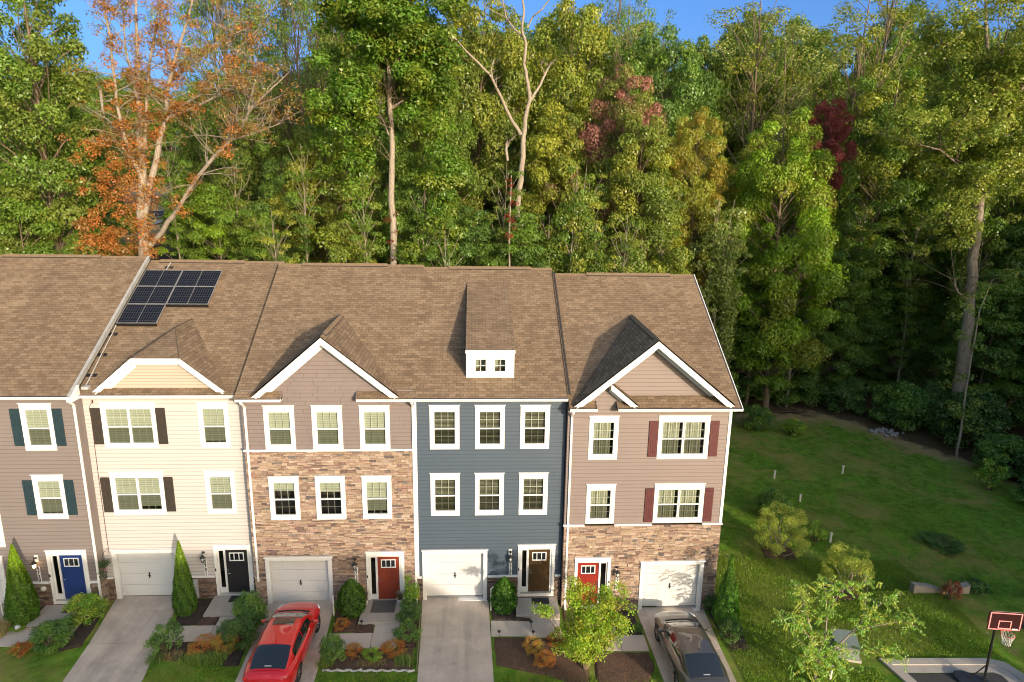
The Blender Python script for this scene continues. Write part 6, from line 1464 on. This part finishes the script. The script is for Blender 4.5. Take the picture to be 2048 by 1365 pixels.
# compound-leaved young tree by the transformer
def locust(x, y, label):
    z0 = gz(x, y); root = empty('young_tree', (x, y, z0), label, 'tree'); rn = random.Random(77); mb = MB()
    B = [[(0,0,-.1,.055),(.05,0,.9,.05),(-.12,.1,1.8,.04),(-.5,.25,2.9,.028),(-.85,.2,3.8,.016),(-1.0,.1,4.3,.008)],
         [(-.05,0,1.2,.04),(.15,-.1,2.1,.032),(.15,0,3.0,.024),(.02,.1,3.9,.012),(-.15,.15,4.4,.006)],
         [(.15,0,2.9,.02),(.45,.1,3.6,.013),(.75,.1,4.3,.007)],
         [(.05,0,.95,.045),(.8,-.1,1.9,.035),(1.5,0,2.7,.026),(2.1,.1,3.3,.018),(2.9,.0,3.9,.009)],
         [(1.5,0,2.7,.02),(1.75,.3,3.4,.014),(1.8,.4,4.2,.007)],
         [(1.2,0,2.35,.02),(2.1,-.2,2.7,.014),(3.0,-.25,2.9,.01),(3.5,-.2,2.6,.006)],
         [(.6,0,1.6,.02),(1.5,-.3,1.7,.014),(2.5,-.4,1.6,.01),(3.1,-.4,1.25,.005)],
         [(-.12,.1,1.8,.025),(-.7,0,2.4,.018),(-1.2,-.1,2.9,.012),(-1.55,-.1,3.0,.006)],
         [(0,0,1.0,.025),(-.5,-.3,1.6,.018),(-.9,-.4,2.2,.01)]]
    P, Nn, S, V = [], [], [], []
    def frond(p, d, L_):
        side = d.cross(Vector((0,0,1))).normalized(); v1 = rn.random(); v2 = rn.random()
        k = 11
        for i in range(k):
            t = (i+1)/k; q = p+d*(L_*t)+Vector((0,0,-.22*L_*t*t))
            for s in (-1, 1):
                c = q+side*(s*.055*(1.1-t*.5)); P.append(c); Nn.append(Vector((rn.uniform(-.6,.8), rn.uniform(-1.3,.3), .6))); S.append(rn.uniform(.065,.09)); V.append((rn.random(), v1, .35+.3*v2+rn.uniform(-.1,.1)))
        mb.tube([p, p+d*L_*.5+Vector((0,0,-.05*L_)), p+d*L_+Vector((0,0,-.22*L_))], [.004,.003,.002], 3, cap=False)
    for bi, b in enumerate(B):
        pts = [Vector(q[:3]) for q in b]; mb.tube(pts, [q[3] for q in b], 7, cap=False)
        for i in range(1, len(pts)):
            for _ in range(10 if i >= len(pts)-2 else 5):
                p = pts[i-1].lerp(pts[i], rn.random())
                if p.z < 1.25: continue
                q = p+Vector((rn.uniform(-1,1), rn.uniform(-1,1), rn.uniform(-.2,.7)))*.28; mb.tube([p, q], [.006,.004], 3, cap=False)
                for _k in range(2): frond(q, Vector((rn.uniform(-1,1), rn.uniform(-1,1), rn.uniform(-.3,.6))).normalized(), rn.uniform(.28,.42))
    for _ in range(190):    # dense low head of foliage round the fork
        q = Vector((rn.gauss(.1,.5), rn.gauss(0,.4), rn.gauss(1.15,.42)))
        frond(q, Vector((rn.uniform(-1,1), rn.uniform(-1,1), rn.uniform(-.3,.5))).normalized(), rn.uniform(.28,.42))
    mb.build('trunk', MT['bark_pale'], root, smooth=True, fix=False)
    o = bpy.data.objects.new('crown', leaf_mesh('crown', np.array([tuple(v) for v in P]), np.array([tuple(v) for v in Nn]), np.array(S), np.array(V), MT['leaf'])); COL.objects.link(o); o.parent = root; o.color = (.22,.42,.045,1); o['tint'] = [.42,.48,.06]
locust(15.15, -4.85, 'young tree with feathery lime leaves left of the grey utility cabinet')

# --- grass blades over the near lawn (too many to count)
def turf():
    rng = np.random.default_rng(6); areas = [(12.6,24,-7,4,90000),(14,30,3,12,12000),(3.2,9,-8,-4.6,9000),(-9.8,-6.6,-8,-4.0,5000),(-3.4,0,-8,-4.5,5000)]
    P = []
    for (x0, x1, y0, y1, n) in areas:
        x = rng.uniform(x0, x1, n); y = rng.uniform(y0, y1, n); z = np.array([gz(a, b) for a, b in zip(x, y)])
        ok = ~((x > 18.2) & (x < 24.6) & (y < -3.2)) & ~((x < 12.3) & (x > 9)) & ~((x > 17.2) & (x < 18.2) & (y > -4) & (y < -2)) ; P.append(np.stack([x, y, z+.02], 1)[ok])
    P = np.concatenate(P); n = len(P); a = rng.uniform(0, 6.28, n); h = rng.uniform(.04,.08,n); w_ = .016
    V = np.empty((n,3,3)); d = np.stack([np.cos(a), np.sin(a), 0*a], 1)
    V[:,0] = P-d*w_; V[:,1] = P+d*w_; V[:,2] = P+np.stack([rng.normal(size=n)*.03, rng.normal(size=n)*.03, h], 1)
    me = bpy.data.meshes.new('grass'); me.vertices.add(3*n); me.vertices.foreach_set('co', V.reshape(-1)); me.loops.add(3*n); me.loops.foreach_set('vertex_index', np.arange(3*n, dtype=np.int32)); me.polygons.add(n); me.polygons.foreach_set('loop_start', np.arange(0, 3*n, 3, dtype=np.int32)); me.update(calc_edges=True)
    ca = me.color_attributes.new('Var', 'BYTE_COLOR', 'POINT'); C4 = np.ones((n,3,4)); C4[:,:,:3] = rng.uniform(.3,.7,(n,1,3)); ca.data.foreach_set('color', C4.reshape(-1)); me.materials.append(MT['leaf'])
    o = bpy.data.objects.new('grass', me); COL.objects.link(o); o['kind'] = 'stuff'; o.color = (.20,.32,.032,1); o['tint'] = [.30,.35,.05]; tag(o, 'short mown grass of the lawns', 'grass')
turf()
m, nt_, p, N, L = nm('board_face'); p.inputs['Base Color'].default_value = (.035,.008,.01,1); p.inputs['Roughness'].default_value = .25; MT['board'] = m
MT['pinkline'] = plain('pink_marking', (.85,.32,.32), .5, .04, 5); MT['rim_red'] = plain('red_rim', (.75,.09,.06), .4, .05, 5); MT['rock'] = plain('grey_rock', (.32,.31,.30), .9, .2, 8, bmp=.5)
MT['dark_tank'] = plain('blue_black_plastic', (.022,.028,.042), .55, .1, 8)
# ================================================================= CARS
def car(x, y, z, rz, paintm, label, name, sunroof=False, suv=0.0):
    root = empty(name, (x, y, z), label, 'car', 'cars parked on the driveways', rz)
    L2, Wd = 2.36, .915
    def lerp(a, b, t): return a+(b-a)*t
    def interp(y_, tab):
        for (a, va), (b, vb) in zip(tab, tab[1:]):
            if y_ <= b: t = max(0, min(1, (y_-a)/(b-a))); t = t*t*(3-2*t); return lerp(va, vb, t)
        return tab[-1][1]
    WT = [(-2.36,.62),(-2.28,.76),(-2.05,.855),(-1.5,.905),(0,.915),(1.3,.905),(1.85,.86),(2.15,.76),(2.3,.60),(2.36,.44)]
    SHT = [(-2.36,.86),(-2.2,.96),(-1.6,.985),(0,.93),(.9,.90),(1.6,.83),(2.2,.70),(2.36,.62)]     # shoulder height
    CT = [(-2.36,.90),(-2.25,1.02),(-1.9,1.075),(-1.5,1.09),(0,1.05),(.95,1.02),(1.5,.97),(2.0,.86),(2.25,.75),(2.36,.64)]   # centre height
    ys = sorted({-2.36,-2.33,-2.28,-2.2,2.36,2.34,2.3,2.25,2.18,2.1} | {-2.1+i*.1 for i in range(42)})
    def ring(y_):
        w_ = interp(y_, WT); sh = interp(y_, SHT); ct = interp(y_, CT); bt = .2 if abs(y_) < 2.2 else .3
        h = [(w_*.80, bt), (w_*.95, bt+.10), (w_*.99, .45), (w_, .62), (w_*.995, sh-.12), (w_*.97, sh-.04), (w_*.91, sh+.005), (w_*.82, lerp(sh, ct, .42)), (w_*.62, lerp(sh, ct, .80)), (w_*.32, ct-.006), (0, ct)]
        return [(a, b) for a, b in h]+[(-a, b) for a, b in reversed(h[:-1])]
    mb = MB(); rings = [ring(t) for t in ys]; k = len(rings[0])
    for t, rg in zip(ys, rings): mb.v += [(a, t, b) for a, b in rg]
    for i in range(len(ys)-1):
        for j in range(k):
            j2 = (j+1) % k; mb.f.append((i*k+j, i*k+j2, (i+1)*k+j2, (i+1)*k+j)); mb.m.append(0)
    mb.f.append(tuple(range(k))); mb.f.append(tuple((len(ys)-1)*k+j for j in reversed(range(k)))); mb.m += [0, 0]
    body = mb.build('body', [paintm, MT['dgrey']], root, smooth=True)
    # wheel arches cut out of the flanks
    for wy in (1.40, -1.38):
        cu = MB(); cu.tube([(-1.2, wy, .335), (-.66, wy, .335)], .375, 28); cu.tube([(.66, wy, .335), (1.2, wy, .335)], .375, 28)
        c = cu.build('cutter', MT['dgrey'], root); md = body.modifiers.new('arch', 'BOOLEAN'); md.object = c; md.operation = 'DIFFERENCE'; md.solver = 'EXACT'; md.material_mode = 'TRANSFER'
        dg = bpy.context.evaluated_depsgraph_get(); me = bpy.data.meshes.new_from_object(body.evaluated_get(dg)); body.modifiers.clear(); body.data = me; bpy.data.objects.remove(c)
    md = body.modifiers.new('edge', 'EDGE_SPLIT'); md.split_angle = R(38)
    # cabin
    ZT = [(-2.12,1.03),(-1.9,1.125),(-1.5,1.30),(-1.2,1.40),(-.6,1.46),(.1,1.455),(.38,1.40),(.8,1.22),(1.2,.985)]
    def zc(y_):
        for (a, va), (b, vb) in zip(ZT, ZT[1:]):
            if y_ <= b: return lerp(va, vb, (y_-a)/(b-a))
        return ZT[-1][1]
    cys = [-2.12+i*.06 for i in range(56)]
    def cring(y_):
        zt = sum(zc(max(-2.12, min(1.2, y_+d)))*q for d, q in ((-.09,.25),(0,.5),(.09,.25)))
        wb = interp(y_, [(-2.12,.66),(-1.4,.79),(0,.83),(.8,.79),(1.2,.72)]); sh = interp(y_, SHT)-.03
        wt = lerp(wb, .60, max(0, min(1, (zt-sh)/(1.44-sh)))); tz = zt-.055
        side = [(lerp(wb, wt, t)+.02*math.sin(math.pi*t), lerp(sh, tz, t)) for t in (0, .08, .3, .55, .8, .92)]
        h = side+[(wt-.0, tz+.003), (wt-.035, zt-.022), (wt-.12, zt-.006), (wt*.66, zt+.008), (wt*.33, zt+.016), (0, zt+.018)]
        return h+[(-a, b) for a, b in reversed(h[:-1])]
    CR = [cring(t) for t in cys]; kk = len(CR[0]); n_ = len(cys)
    def patch(name, i0, i1, j0, j1, mat, off, par):
        m_ = MB(); ii = range(i0, i1+1); jj = range(j0, j1+1); G = [[Vector((CR[i][j][0], cys[i], CR[i][j][1])) for j in jj] for i in ii]; NN = []
        for a in range(len(G)):
            row = []
            for b in range(len(G[0])):
                du = G[min(a+1, len(G)-1)][b]-G[max(a-1, 0)][b]; dv = G[a][min(b+1, len(G[0])-1)]-G[a][max(b-1, 0)]; nn = du.cross(dv).normalized()
                c = G[a][b]-Vector((0, 0, .9)); 
                if nn.dot(c) < 0: nn = -nn
                row.append(G[a][b]+nn*off)
            NN.append(row)
        for row in NN: m_.v += [tuple(v) for v in row]
        q = len(NN[0])
        for a in range(len(NN)-1):
            for b in range(q-1): m_.f.append((a*q+b, a*q+b+1, (a+1)*q+b+1, (a+1)*q+b)); m_.m.append(0)
        return m_.build(name, mat, par, smooth=True)
    patch('roof', 0, n_-1, 0, kk-1, paintm, 0, root)
    def idx(y_): return int(round((y_+2.12)/.06))
    patch('windshield', idx(.30), idx(1.12), 7, kk-8, MT['car_glass'], .008, root)
    patch('rear_window', idx(-2.06), idx(-1.22), 7, kk-8, MT['car_glass'], .008, root)
    for (a, b) in ((idx(-1.42), idx(-.36)), (idx(-.30), idx(.66))):
        patch('side_window', a, b, 2, 4, MT['car_glass'], .008, root); patch('side_window', a, b, kk-5, kk-3, MT['car_glass'], .008, root)
    for j in (1, kk-2): patch('window_trim', idx(-1.65), idx(.85), j, j+1 if j == 1 else j, MT['chrome'], .004, root) if j == 1 else patch('window_trim', idx(-1.65), idx(.85), j-1, j, MT['chrome'], .004, root)
    if sunroof: patch('sunroof', idx(-.22), idx(.22), 9, kk-10, MT['car_glass'], .007, root)
    cw = MB(); cw.tube([(-.62, 1.22, 1.03), (-.3, 1.26, 1.045), (0, 1.27, 1.05), (.3, 1.26, 1.045), (.62, 1.22, 1.03)], .028, 6); cw.build('cowl', MT['dgrey'], root, smooth=True)
    wp = MB()
    for sx in (-.35, .25): wp.tube([(sx, 1.22, 1.06), (sx+.3, 1.02, 1.13), (sx+.42, .93, 1.175)], .009, 5)
    wp.build('wiper', MT['dgrey'], root)
    # wheels
    for wy in (1.40, -1.38):
        for s in (-1, 1):
            we = MB(); prof = [(.215,.0),(.30,-.005),(.325,.02),(.332,.06),(.332,.16),(.325,.20),(.30,.225),(.215,.22)]
            seg = 28; nV = len(we.v)
            for (rr_, xx) in prof:
                for j in range(seg):
                    t = 2*math.pi*j/seg; we.v.append((s*(.885-xx), wy+rr_*math.cos(t), .332+rr_*math.sin(t)))
            for i in range(len(prof)-1):
                for j in range(seg): j2 = (j+1) % seg; we.f.append((i*seg+j, i*seg+j2, (i+1)*seg+j2, (i+1)*seg+j)); we.m.append(0)
            wh = we.build('wheel', MT['dgrey'], root, smooth=True)
            ri = MB()
            for j in range(seg):
                t0, t1 = 2*math.pi*j/seg, 2*math.pi*(j+1)/seg
                for r0, r1, xa, xb in ((.22,.195,.875,.87),(.195,.19,.87,.80)):
                    ri.face([(s*xa, wy+r0*math.cos(t0), .332+r0*math.sin(t0)), (s*xa, wy+r0*math.cos(t1), .332+r0*math.sin(t1)), (s*xb, wy+r1*math.cos(t1), .332+r1*math.sin(t1)), (s*xb, wy+r1*math.cos(t0), .332+r1*math.sin(t0))])
            for j in range(10):
                t = 2*math.pi*j/10+(.12 if j % 2 else -.12); ri.beam((s*.855, wy+.03*math.cos(t), .332+.03*math.sin(t)), (s*.865, wy+.2*math.cos(t), .332+.2*math.sin(t)), .03, .02, up=(1,0,0))
            ri.tube([(s*.84, wy, .332), (s*.868, wy, .332)], .045, 12); ri.build('rim', MT['chrome'], wh, smooth=False)
            dk = MB(); dk.tube([(s*.78, wy, .332), (s*.785, wy, .332)], .2, 20); dk.build('brake_disc', MT['dgrey'], wh)
    for s in (-1, 1):
        m_ = MB(); m_.lathe([(.02,-.07),(.07,-.06),(.085,0),(.07,.05),(.03,.07)], (0,0,0), 14); mo = m_.build('wing_mirror', paintm, root, smooth=True); mo.location = (s*1.0, .62, 1.03); mo.scale = (1.35, .7, .95)
        a = MB(); a.beam((s*.80, .66, .97), (s*.96, .63, 1.0), .05, .03); a.build('mirror_arm', MT['black'], root)
        g = MB(); g.tube([(s*1.0, .575, 1.03), (s*1.0, .568, 1.03)], .068, 16); g.build('mirror_glass', MT['chrome'], root)
        for hy in (-.75, .22): h = MB(); h.beam((s*.925, hy-.09, .83), (s*.925, hy+.09, .835), .03, .025); h.build('door_handle', paintm, root, bevel=.006)
        for (y0, y1) in ((-.33, -.325), (.86, .865), (-1.12, -1.115)):
            sm = MB(); pts = []
            for q in (.3,.45,.62,.8): pts.append((s*(interp(y0, WT)*(.99 if q < .5 else .998)+.001), y0, q))
            sm.tube(pts, .004, 4); sm.build('door_seam', MT['black'], root)
        t = MB(); t.box(min(s*.50, s*.80), max(s*.50, s*.80), -2.335, -2.12, .78, .90); to = t.build('tail_light', MT['tail'], root, bevel=.03)
        t = MB(); pts = [(s*.58, 2.22), (s*.80, 1.98), (s*.84, 1.80), (s*.74, 2.02)]
        for a_, b_ in zip(pts, pts[1:]): pass
        t.tube([(s*.60, 2.19, .66), (s*.74, 2.03, .70), (s*.815, 1.82, .75)], [.05,.06,.04], 8); t.build('headlight', MT['head'], root, smooth=True)
    g = MB(); g.box(-.28, .28, 2.30, 2.365, .42, .56); g.build('grille', MT['black'], root, bevel=.02)
    p = MB(); p.box(-.26, .26, -2.37, -2.345, .62, .76); p.build('licence_plate', MT['vinyl'], root)
    sf = MB(); sf.tube([(0, -1.0, 1.44), (0, -1.08, 1.475), (0, -1.15, 1.465)], [.03,.03,.005], 6); sf.build('roof_aerial', paintm, root, smooth=True)
    st = MB(); st.box(-.12, .12, -2.0, -1.95, 1.115, 1.125); st.build('brake_lamp', MT['lampglass'], root)
    # interior hints seen through nothing: headrests are hidden by the tinted glass
    return root
car(-4.93, -3.35, .035, R(-1.5), MT['car_red'], 'shiny red saloon with a sunroof parked nose-in before the stone house garage', 'parked_car', sunroof=True)
car(10.62, -3.72, gz(10.6,-3.6)+.035, R(.5), MT['car_brown'], 'brownish grey saloon parked nose-in before the end house garage', 'parked_car')

# ================================================================= SMALL THINGS
def doormat(x0, x1, y0, y1, z, mat, label):
    m = MB(); cx, cy = (x0+x1)/2, (y0+y1)/2; m.box(x0-cx, x1-cx, y0-cy, y1-cy, 0, .018); m.box(x0-cx+.04, x1-cx-.04, y0-cy+.04, y1-cy-.04, .018, .024); single('doormat', m, MT[mat], label, 'doormat', 'doormats', (cx, cy, z+.003))
doormat(-14.85, -13.95, -.62, -.1, .13, 'coir', 'brown doormat at the bright blue door'); doormat(-8.25, -7.5, -.08, .36, .13, 'mat_dark', 'black doormat at the black door')
doormat(-2.1, -1.1, -.98, -.15, .12, 'mat_grey', 'large grey doormat at the rust red door'); doormat(4.75, 5.5, -.52, -.12, .08, 'mat_dark', 'charcoal doormat at the brown door'); doormat(6.95, 7.6, -.75, -.4, -.37, 'pot', 'pale doormat at the red door of the end house')
for (x, lab) in ((-2.42, 'white pot with dry grass left of the rust red door'), (-.92, 'white pot with dry grass right of the rust red door')):
    p = empty('flower_pot', (x, -.35, .12), lab, 'flower pot', 'pots at the rust red door'); m = MB(); m.lathe([(.09,0),(.13,.02),(.15,.22),(.16,.24),(.14,.24),(.13,.2)], (0,0,0), 16); m.build('pot', MT['pot'], p, smooth=False)
    b = blades('grass_tuft', 0, 0, .08, .08, 160, .42, [(.25,.2,.13),(.18,.16,.09),(.2,.12,.09)], None, int(abs(x)*10)); b.parent = p; b.location = (0,0,.2)
    for k_ in ('category', 'label'):
        if k_ in b: del b[k_]
# white painted stones edging the bed
rn = random.Random(3)
for i in range(40):
    t = i/39; x = -3.35+3.35*t; y = -4.28-.12*t+.03*math.sin(i*1.3); m = MB(); r_ = rn.uniform(.045,.062)
    m.lathe([(r_*.5,-r_*.5),(r_,-.1*r_),(r_*.9,r_*.5),(r_*.4,r_*.9)], (0,0,0), 8)
    o = single('edging_stone', m, MT['stone_edge'], 'small white stone in the edging line right of the red car', 'stone', 'white edging stones', (x, y, gz(x, y)+.05), smooth=True); o.scale = (rn.uniform(.8,1.2), rn.uniform(.8,1.2), rn.uniform(.8,1.1)); o.rotation_euler = (0,0,rn.uniform(0,3))
m = MB(); m.beam((-.02,-.7,.09), (.12,-4.4,.08), .02, .10); single('edging_board', m, MT['rustboard'], 'thin weathered board edging between the planting and the blue house driveway', 'edging')
for i in range(4):
    m = MB(); m.box(-.17,.17,-.05,.05,0,.08); o = single('edging_block', m, MT['tan_edge'], 'tan edging block below the leftmost evergreen', 'edging block', 'tan edging blocks', (-16.35+i*.4, -1.47+.02*(i%2), .02), bevel=.012)
def post_marker(x, y, h, label, r=.06, group='white marker pipes on the lawn'):
    m = MB(); m.tube([(0,0,-.1),(0.01,0,h)], r, 12); m.tube([(.01,0,h-.02),(.01,0,h+.05)], r*1.25, 12); single('marker_pipe', m, MT['pvc'], label, 'pipe', group, (x, y, gz(x, y)))
post_marker(21.7, 13.7, .5, 'white pipe stub on the lawn closest to the end house wall'); post_marker(26.7, 14.5, .52, 'white pipe stub on the far right lawn'); post_marker(21.9, 10.5, .42, 'short white pipe stub beside the green bush'); post_marker(21.35, 5.8, .5, 'white pipe stub right of the white flowered bush'); post_marker(20.95, 1.8, .5, 'white pipe stub seen through the young tree')
m = MB(); m.tube([(0,0,-.1),(0,0,.98)], .035, 10); m.beam((-.02,0,1.0),(.12,.1,1.08),.06,.02); single('utility_post', m, MT['pvc'], 'thin white post between the blue house garage and its evergreen', 'post', 'thin white posts', (2.97,-.72,-.04))
m = MB(); m.tube([(0,0,-.1),(.0,0,.95)], .035, 10); single('utility_post', m, MT['pvc'], 'thin white post beside the stone house garage', 'post', 'thin white posts', (-3.62,-.95,.0))
m = MB(); m.tube([(0,0,-.1),(.0,0,.9)], .035, 10); single('utility_post', m, MT['pvc'], 'thin white post left of the leftmost evergreen', 'post', 'thin white posts', (-16.95,-.9,.0))
m = MB(); m.tube([(0,0,-.1),(.04,0,.62)], .05, 10); single('cable_marker', m, MT['pvc'], 'leaning white cable marker at the foot of the young tree', 'post', None, (15.95,-4.55,gz(16,-4.5)))
# path lights
for (x, y, lab) in ((3.25,-2.66,'dark path light at the lower left of the blue house walk'), (4.58,-2.0,'tall dark path light in the middle of the blue house walk'), (4.62,-2.62,'dark path light by the golden bush'), (-2.3,-1.95,'dark path light at the stone house stoop corner')):
    p = empty('path_light', (x, y, gz(x, y)), lab, 'path light', 'garden path lights'); m = MB(); m.tube([(0,0,-.05),(0,0,.4)], .009, 6); m.build('stake', MT['black'], p); m = MB(); m.lathe([(.03,.36),(.035,.42),(.075,.43),(.05,.455),(.01,.465)], (0,0,0), 14); m.build('lamp_head', MT['black'], p)
# hanging flower basket by the cream garage
p = empty('hanging_basket', (-13.2, -.05, 2.0), 'hanging basket with a pink flower beside the cream house garage', 'hanging basket'); m = MB(); m.tube([(0,.5,.45),(0,.1,.5),(0,0,.4)], .01, 6); m.tube([(0,0,.4),(0,0,0)], .006, 5); m.build('hook', MT['black'], p)
crown_at(p, [Vector((rn.uniform(-.14,.14), rn.uniform(-.12,.12), rn.uniform(-.55,.15))) for _ in range(16)], .08, .15, 3500, .06, (.06,.12,.03), (.10,.14,.04), 61, name='foliage')
crown_at(p, [Vector((.05,-.12,-.12)), Vector((.1,-.1,-.2))], .06, .09, 6000, .05, (.55,.2,.3), (.55,.25,.35), 62, name='flower')
# glass globe ornament
m = MB(); m.lathe([(.01,-.12),(.08,-.09),(.12,0),(.08,.09),(.01,.12)], (0,0,.2), 16); single('garden_globe', m, MT['lampglass'], 'pale globe ornament under the leftmost evergreen', 'ornament', None, (-15.95,-1.62,.0), smooth=True)
# padmounted transformer
p = empty('utility_cabinet', (17.35,-2.95,gz(17.3,-3)), 'grey green electrical cabinet on the side lawn behind the young tree', 'utility cabinet', None, R(-12))
p.scale = (.86,.86,.86); m = MB(); m.box(-.62,.62,-.68,.68,-.05,.10); m.build('pad', MT['kerb'], p, bevel=.01)
m = MB(); m.prism([(-.6,.10),(.45,.10),(.45,.82),(-.6,.62)], 'x', -.5, .5); m.build('cabinet_body', MT['transformer'], p, bevel=.02)
m = MB(); m.prism([(-.62,.60),(-.62,.66),(.48,.88),(.48,.82)], 'x', -.54, .54); m.build('cabinet_lid', MT['transformer'], p, bevel=.01)
m = MB(); m.box(-.01,.01,-.612,-.6,.14,.58); m.box(.05,.1,-.63,-.6,.32,.4); m.build('door_handle', MT['grey_util'], p)
# half buried concrete wall
w_ = MB(); xs_ = [0,.9,1.4,1.9,2.7]; zt_ = [.62,.50,.30,.30,.58]
for i in range(4):
    a, b = xs_[i], xs_[i+1]; za_, zb_ = zt_[i], zt_[i+1]; y0_ = 0 if i < 2 else 0; y1_ = .32
    w_.v += []; pts = [(a,y0_,-.4),(b,y0_,-.4),(b,y1_,-.4),(a,y1_,-.4),(a,y0_,za_),(b,y0_,zb_),(b,y1_,zb_),(a,y1_,za_)]; n = len(w_.v); w_.v += pts
    for q in ((4,5,6,7),(0,1,5,4),(2,3,7,6)) + (((3,0,4,7),) if i == 0 else ()) + (((1,2,6,5),) if i == 3 else ()): w_.f.append(tuple(n+k for k in q)); w_.m.append(0)
single('retaining_wall', w_, MT['wallcon'], 'weathered concrete headwall half buried in the right hand lawn', 'wall', None, (22.6,.62,gz(23.5,.9)-.05))
# basketball hoop
p = empty('basketball_hoop', (22.0,-4.75,gz(22,-4.7)+.015), 'portable basketball hoop with a black and red backboard at the turning court', 'basketball hoop', None, R(-8))
m = MB(); m.prism([(-1.0,.28),(-.95,-.05),(-.6,-.42),(.05,-.42),(.22,-.25),(.22,.1),(.05,.28),(-.55,.55),(-.85,.5)], 'z', 0, .15); m.build('base_tank', MT['dark_tank'] if 'dark_tank' in MT else MT['black'], p, bevel=.04)
m = MB(); m.tube([(.0,0,.12),(.0,0,1.9)], .045, 14); m.tube([(0,0,1.75),(0,0,3.05)], .038, 14); m.tube([(0,0,1.62),(0,0,1.72)], .06, 14); m.build('pole', MT['black'], p)
m = MB(); m.beam((-.5,.1,.12),(0,0,.9),.03,.03); m.beam((-.25,-.3,.12),(0,0,.6),.02,.02); m.beam((0,0,2.9),(0,-.35,3.2),.04,.04); m.beam((0,0,2.6),(0,-.35,2.85),.04,.04); m.build('brace', MT['black'], p)
bw, bh, bz, by_ = .60, .40, 3.08, -.36
m = MB(); out = [(-bw,-bh),(bw,-bh),(bw,-.12),(bw+.03,-.06),(bw+.03,bh-.06),(bw-.06,bh),(-bw+.06,bh),(-bw-.03,bh-.06),(-bw-.03,-.06),(-bw,-.12)]
m.prism([(a+.05, b+bz) for a, b in out], 'y', by_-.03, by_+.0); bo = m.build('backboard', MT['board'] if 'board' in MT else MT['black'], p, bevel=.006)
m = MB()
def fr(m, a0, a1, b0, b1, w_): 
    for (p0, p1, q0, q1) in ((a0,a1,b0,b0+w_),(a0,a1,b1-w_,b1),(a0,a0+w_,b0+w_,b1-w_),(a1-w_,a1,b0+w_,b1-w_)): m.box(p0+.05, p1+.05, by_-.037, by_-.0305, q0+bz, q1+bz)
fr(m, -bw+.035, bw-.035, -bh+.03, bh-.05, .04); fr(m, -.23, .23, -.32, .02, .035); m.build('board_marking', MT['pinkline'], bo)
m = MB(); m.box(.33,.53,by_-.036,by_-.0305,bz-.33,bz-.29); m.build('board_sticker', MT['vinyl'], bo)
m = MB(); n = 24; rr_ = .228; cy = by_-.30; rz_ = 2.73
m.tube([(.05+rr_*math.cos(2*math.pi*i/n), cy+rr_*math.sin(2*math.pi*i/n), rz_) for i in range(n+1)], .011, 8, cap=False); m.beam((.05,by_-.03,rz_),(.05,cy+rr_,rz_),.1,.02); m.build('rim', MT['rim_red'], p, smooth=True)
m = MB(); k = 12; lev = [(0,.228),(-.12,.19),(-.24,.155),(-.34,.135),(-.42,.14)]
for i in range(k):
    for (z0, r0), (z1, r1), s in zip(lev, lev[1:], (0,1,0,1)):
        for d in (-.5, .5):
            t0 = 2*math.pi*(i+.5*s)/k; t1 = 2*math.pi*(i+.5*s+d)/k; m.tube([(.05+r0*math.cos(t0), cy+r0*math.sin(t0), rz_+z0), (.05+r1*math.cos(t1), cy+r1*math.sin(t1), rz_+z1)], .0065, 4, cap=False)
m.build('net', MT['white'], p)
# manhole lid on the lawn and the dark bin lid by the kerb
m = MB(); m.lathe([(.3,0),(.3,.04),(.27,.05)], (0,0,0), 24); single('drain_cover', m, MT['dgrey'], 'dark round drain cover in the grass at the right edge', 'drain cover', None, (26.1,-1.6,gz(26.1,-1.6)+.02))
m = MB(); m.lathe([(.28,0),(.33,.25),(.25,.4),(.05,.45)], (0,0,0), 20); single('ball_cart', m, MT['black'], 'black domed object at the kerb in the lower right corner', 'container', None, (24.1,-5.2,gz(24,-5)+.1), smooth=True)
# log and rubble at the far lawn edge
m = MB(); m.tube([(-1.2,0,.08),(0,.05,.12),(1.3,-.1,.1)], [.06,.07,.04], 8); single('log', m, MT['bark_dark'], 'thin fallen log on the bare soil at the far lawn end', 'log', None, (28.3,26.4,gz(28,26)), smooth=True)
for i in range(26):
    a = rn.uniform(0,6.28); r_ = rn.uniform(0,1.4); x, y = 34.2+r_*math.cos(a), 21.8+r_*.7*math.sin(a); m = MB(); s = rn.uniform(.10,.22); m.lathe([(s*.5,-s*.4),(s,0),(s*.7,s*.5),(s*.2,s*.7)], (0,0,0), 7); o = single('rock', m, MT['rock'], 'grey rubble stone heaped where the mown lawn ends', 'rock', 'rubble heap', (x, y, gz(x, y)+.08)); o.rotation_euler = (rn.uniform(-.5,.5), rn.uniform(-.5,.5), rn.uniform(0,3))
# utility pole behind the trees
p = empty('utility_pole', (-41.3,60,gz(-41.3,60)), 'tall grey utility pole left of the orange tree', 'utility pole'); m = MB(); m.tube([(0,0,-.5),(0,0,21.5)], [.22,.14], 10); m.build('pole', MT['bark_pale'], p, smooth=True)
m = MB(); m.beam((-1.3,0,20.3),(1.3,0,20.3),.12,.12); m.build('cross_arm', MT['bark_pale'], p)
m = MB(); m.tube([(.5,0,16.2),(.5,0,17.4)], .32, 14); m.tube([(.1,0,17.0),(.5,0,17.0)], .05, 6); m.build('pole_transformer', MT['grey_util'], p)
for i in range(3): m = MB(); m.tube([(-1.1+i*1.1,0,20.36),(-1.1+i*1.1,0,20.6)], .05, 8); m.build('insulator', MT['grey_util'], p)
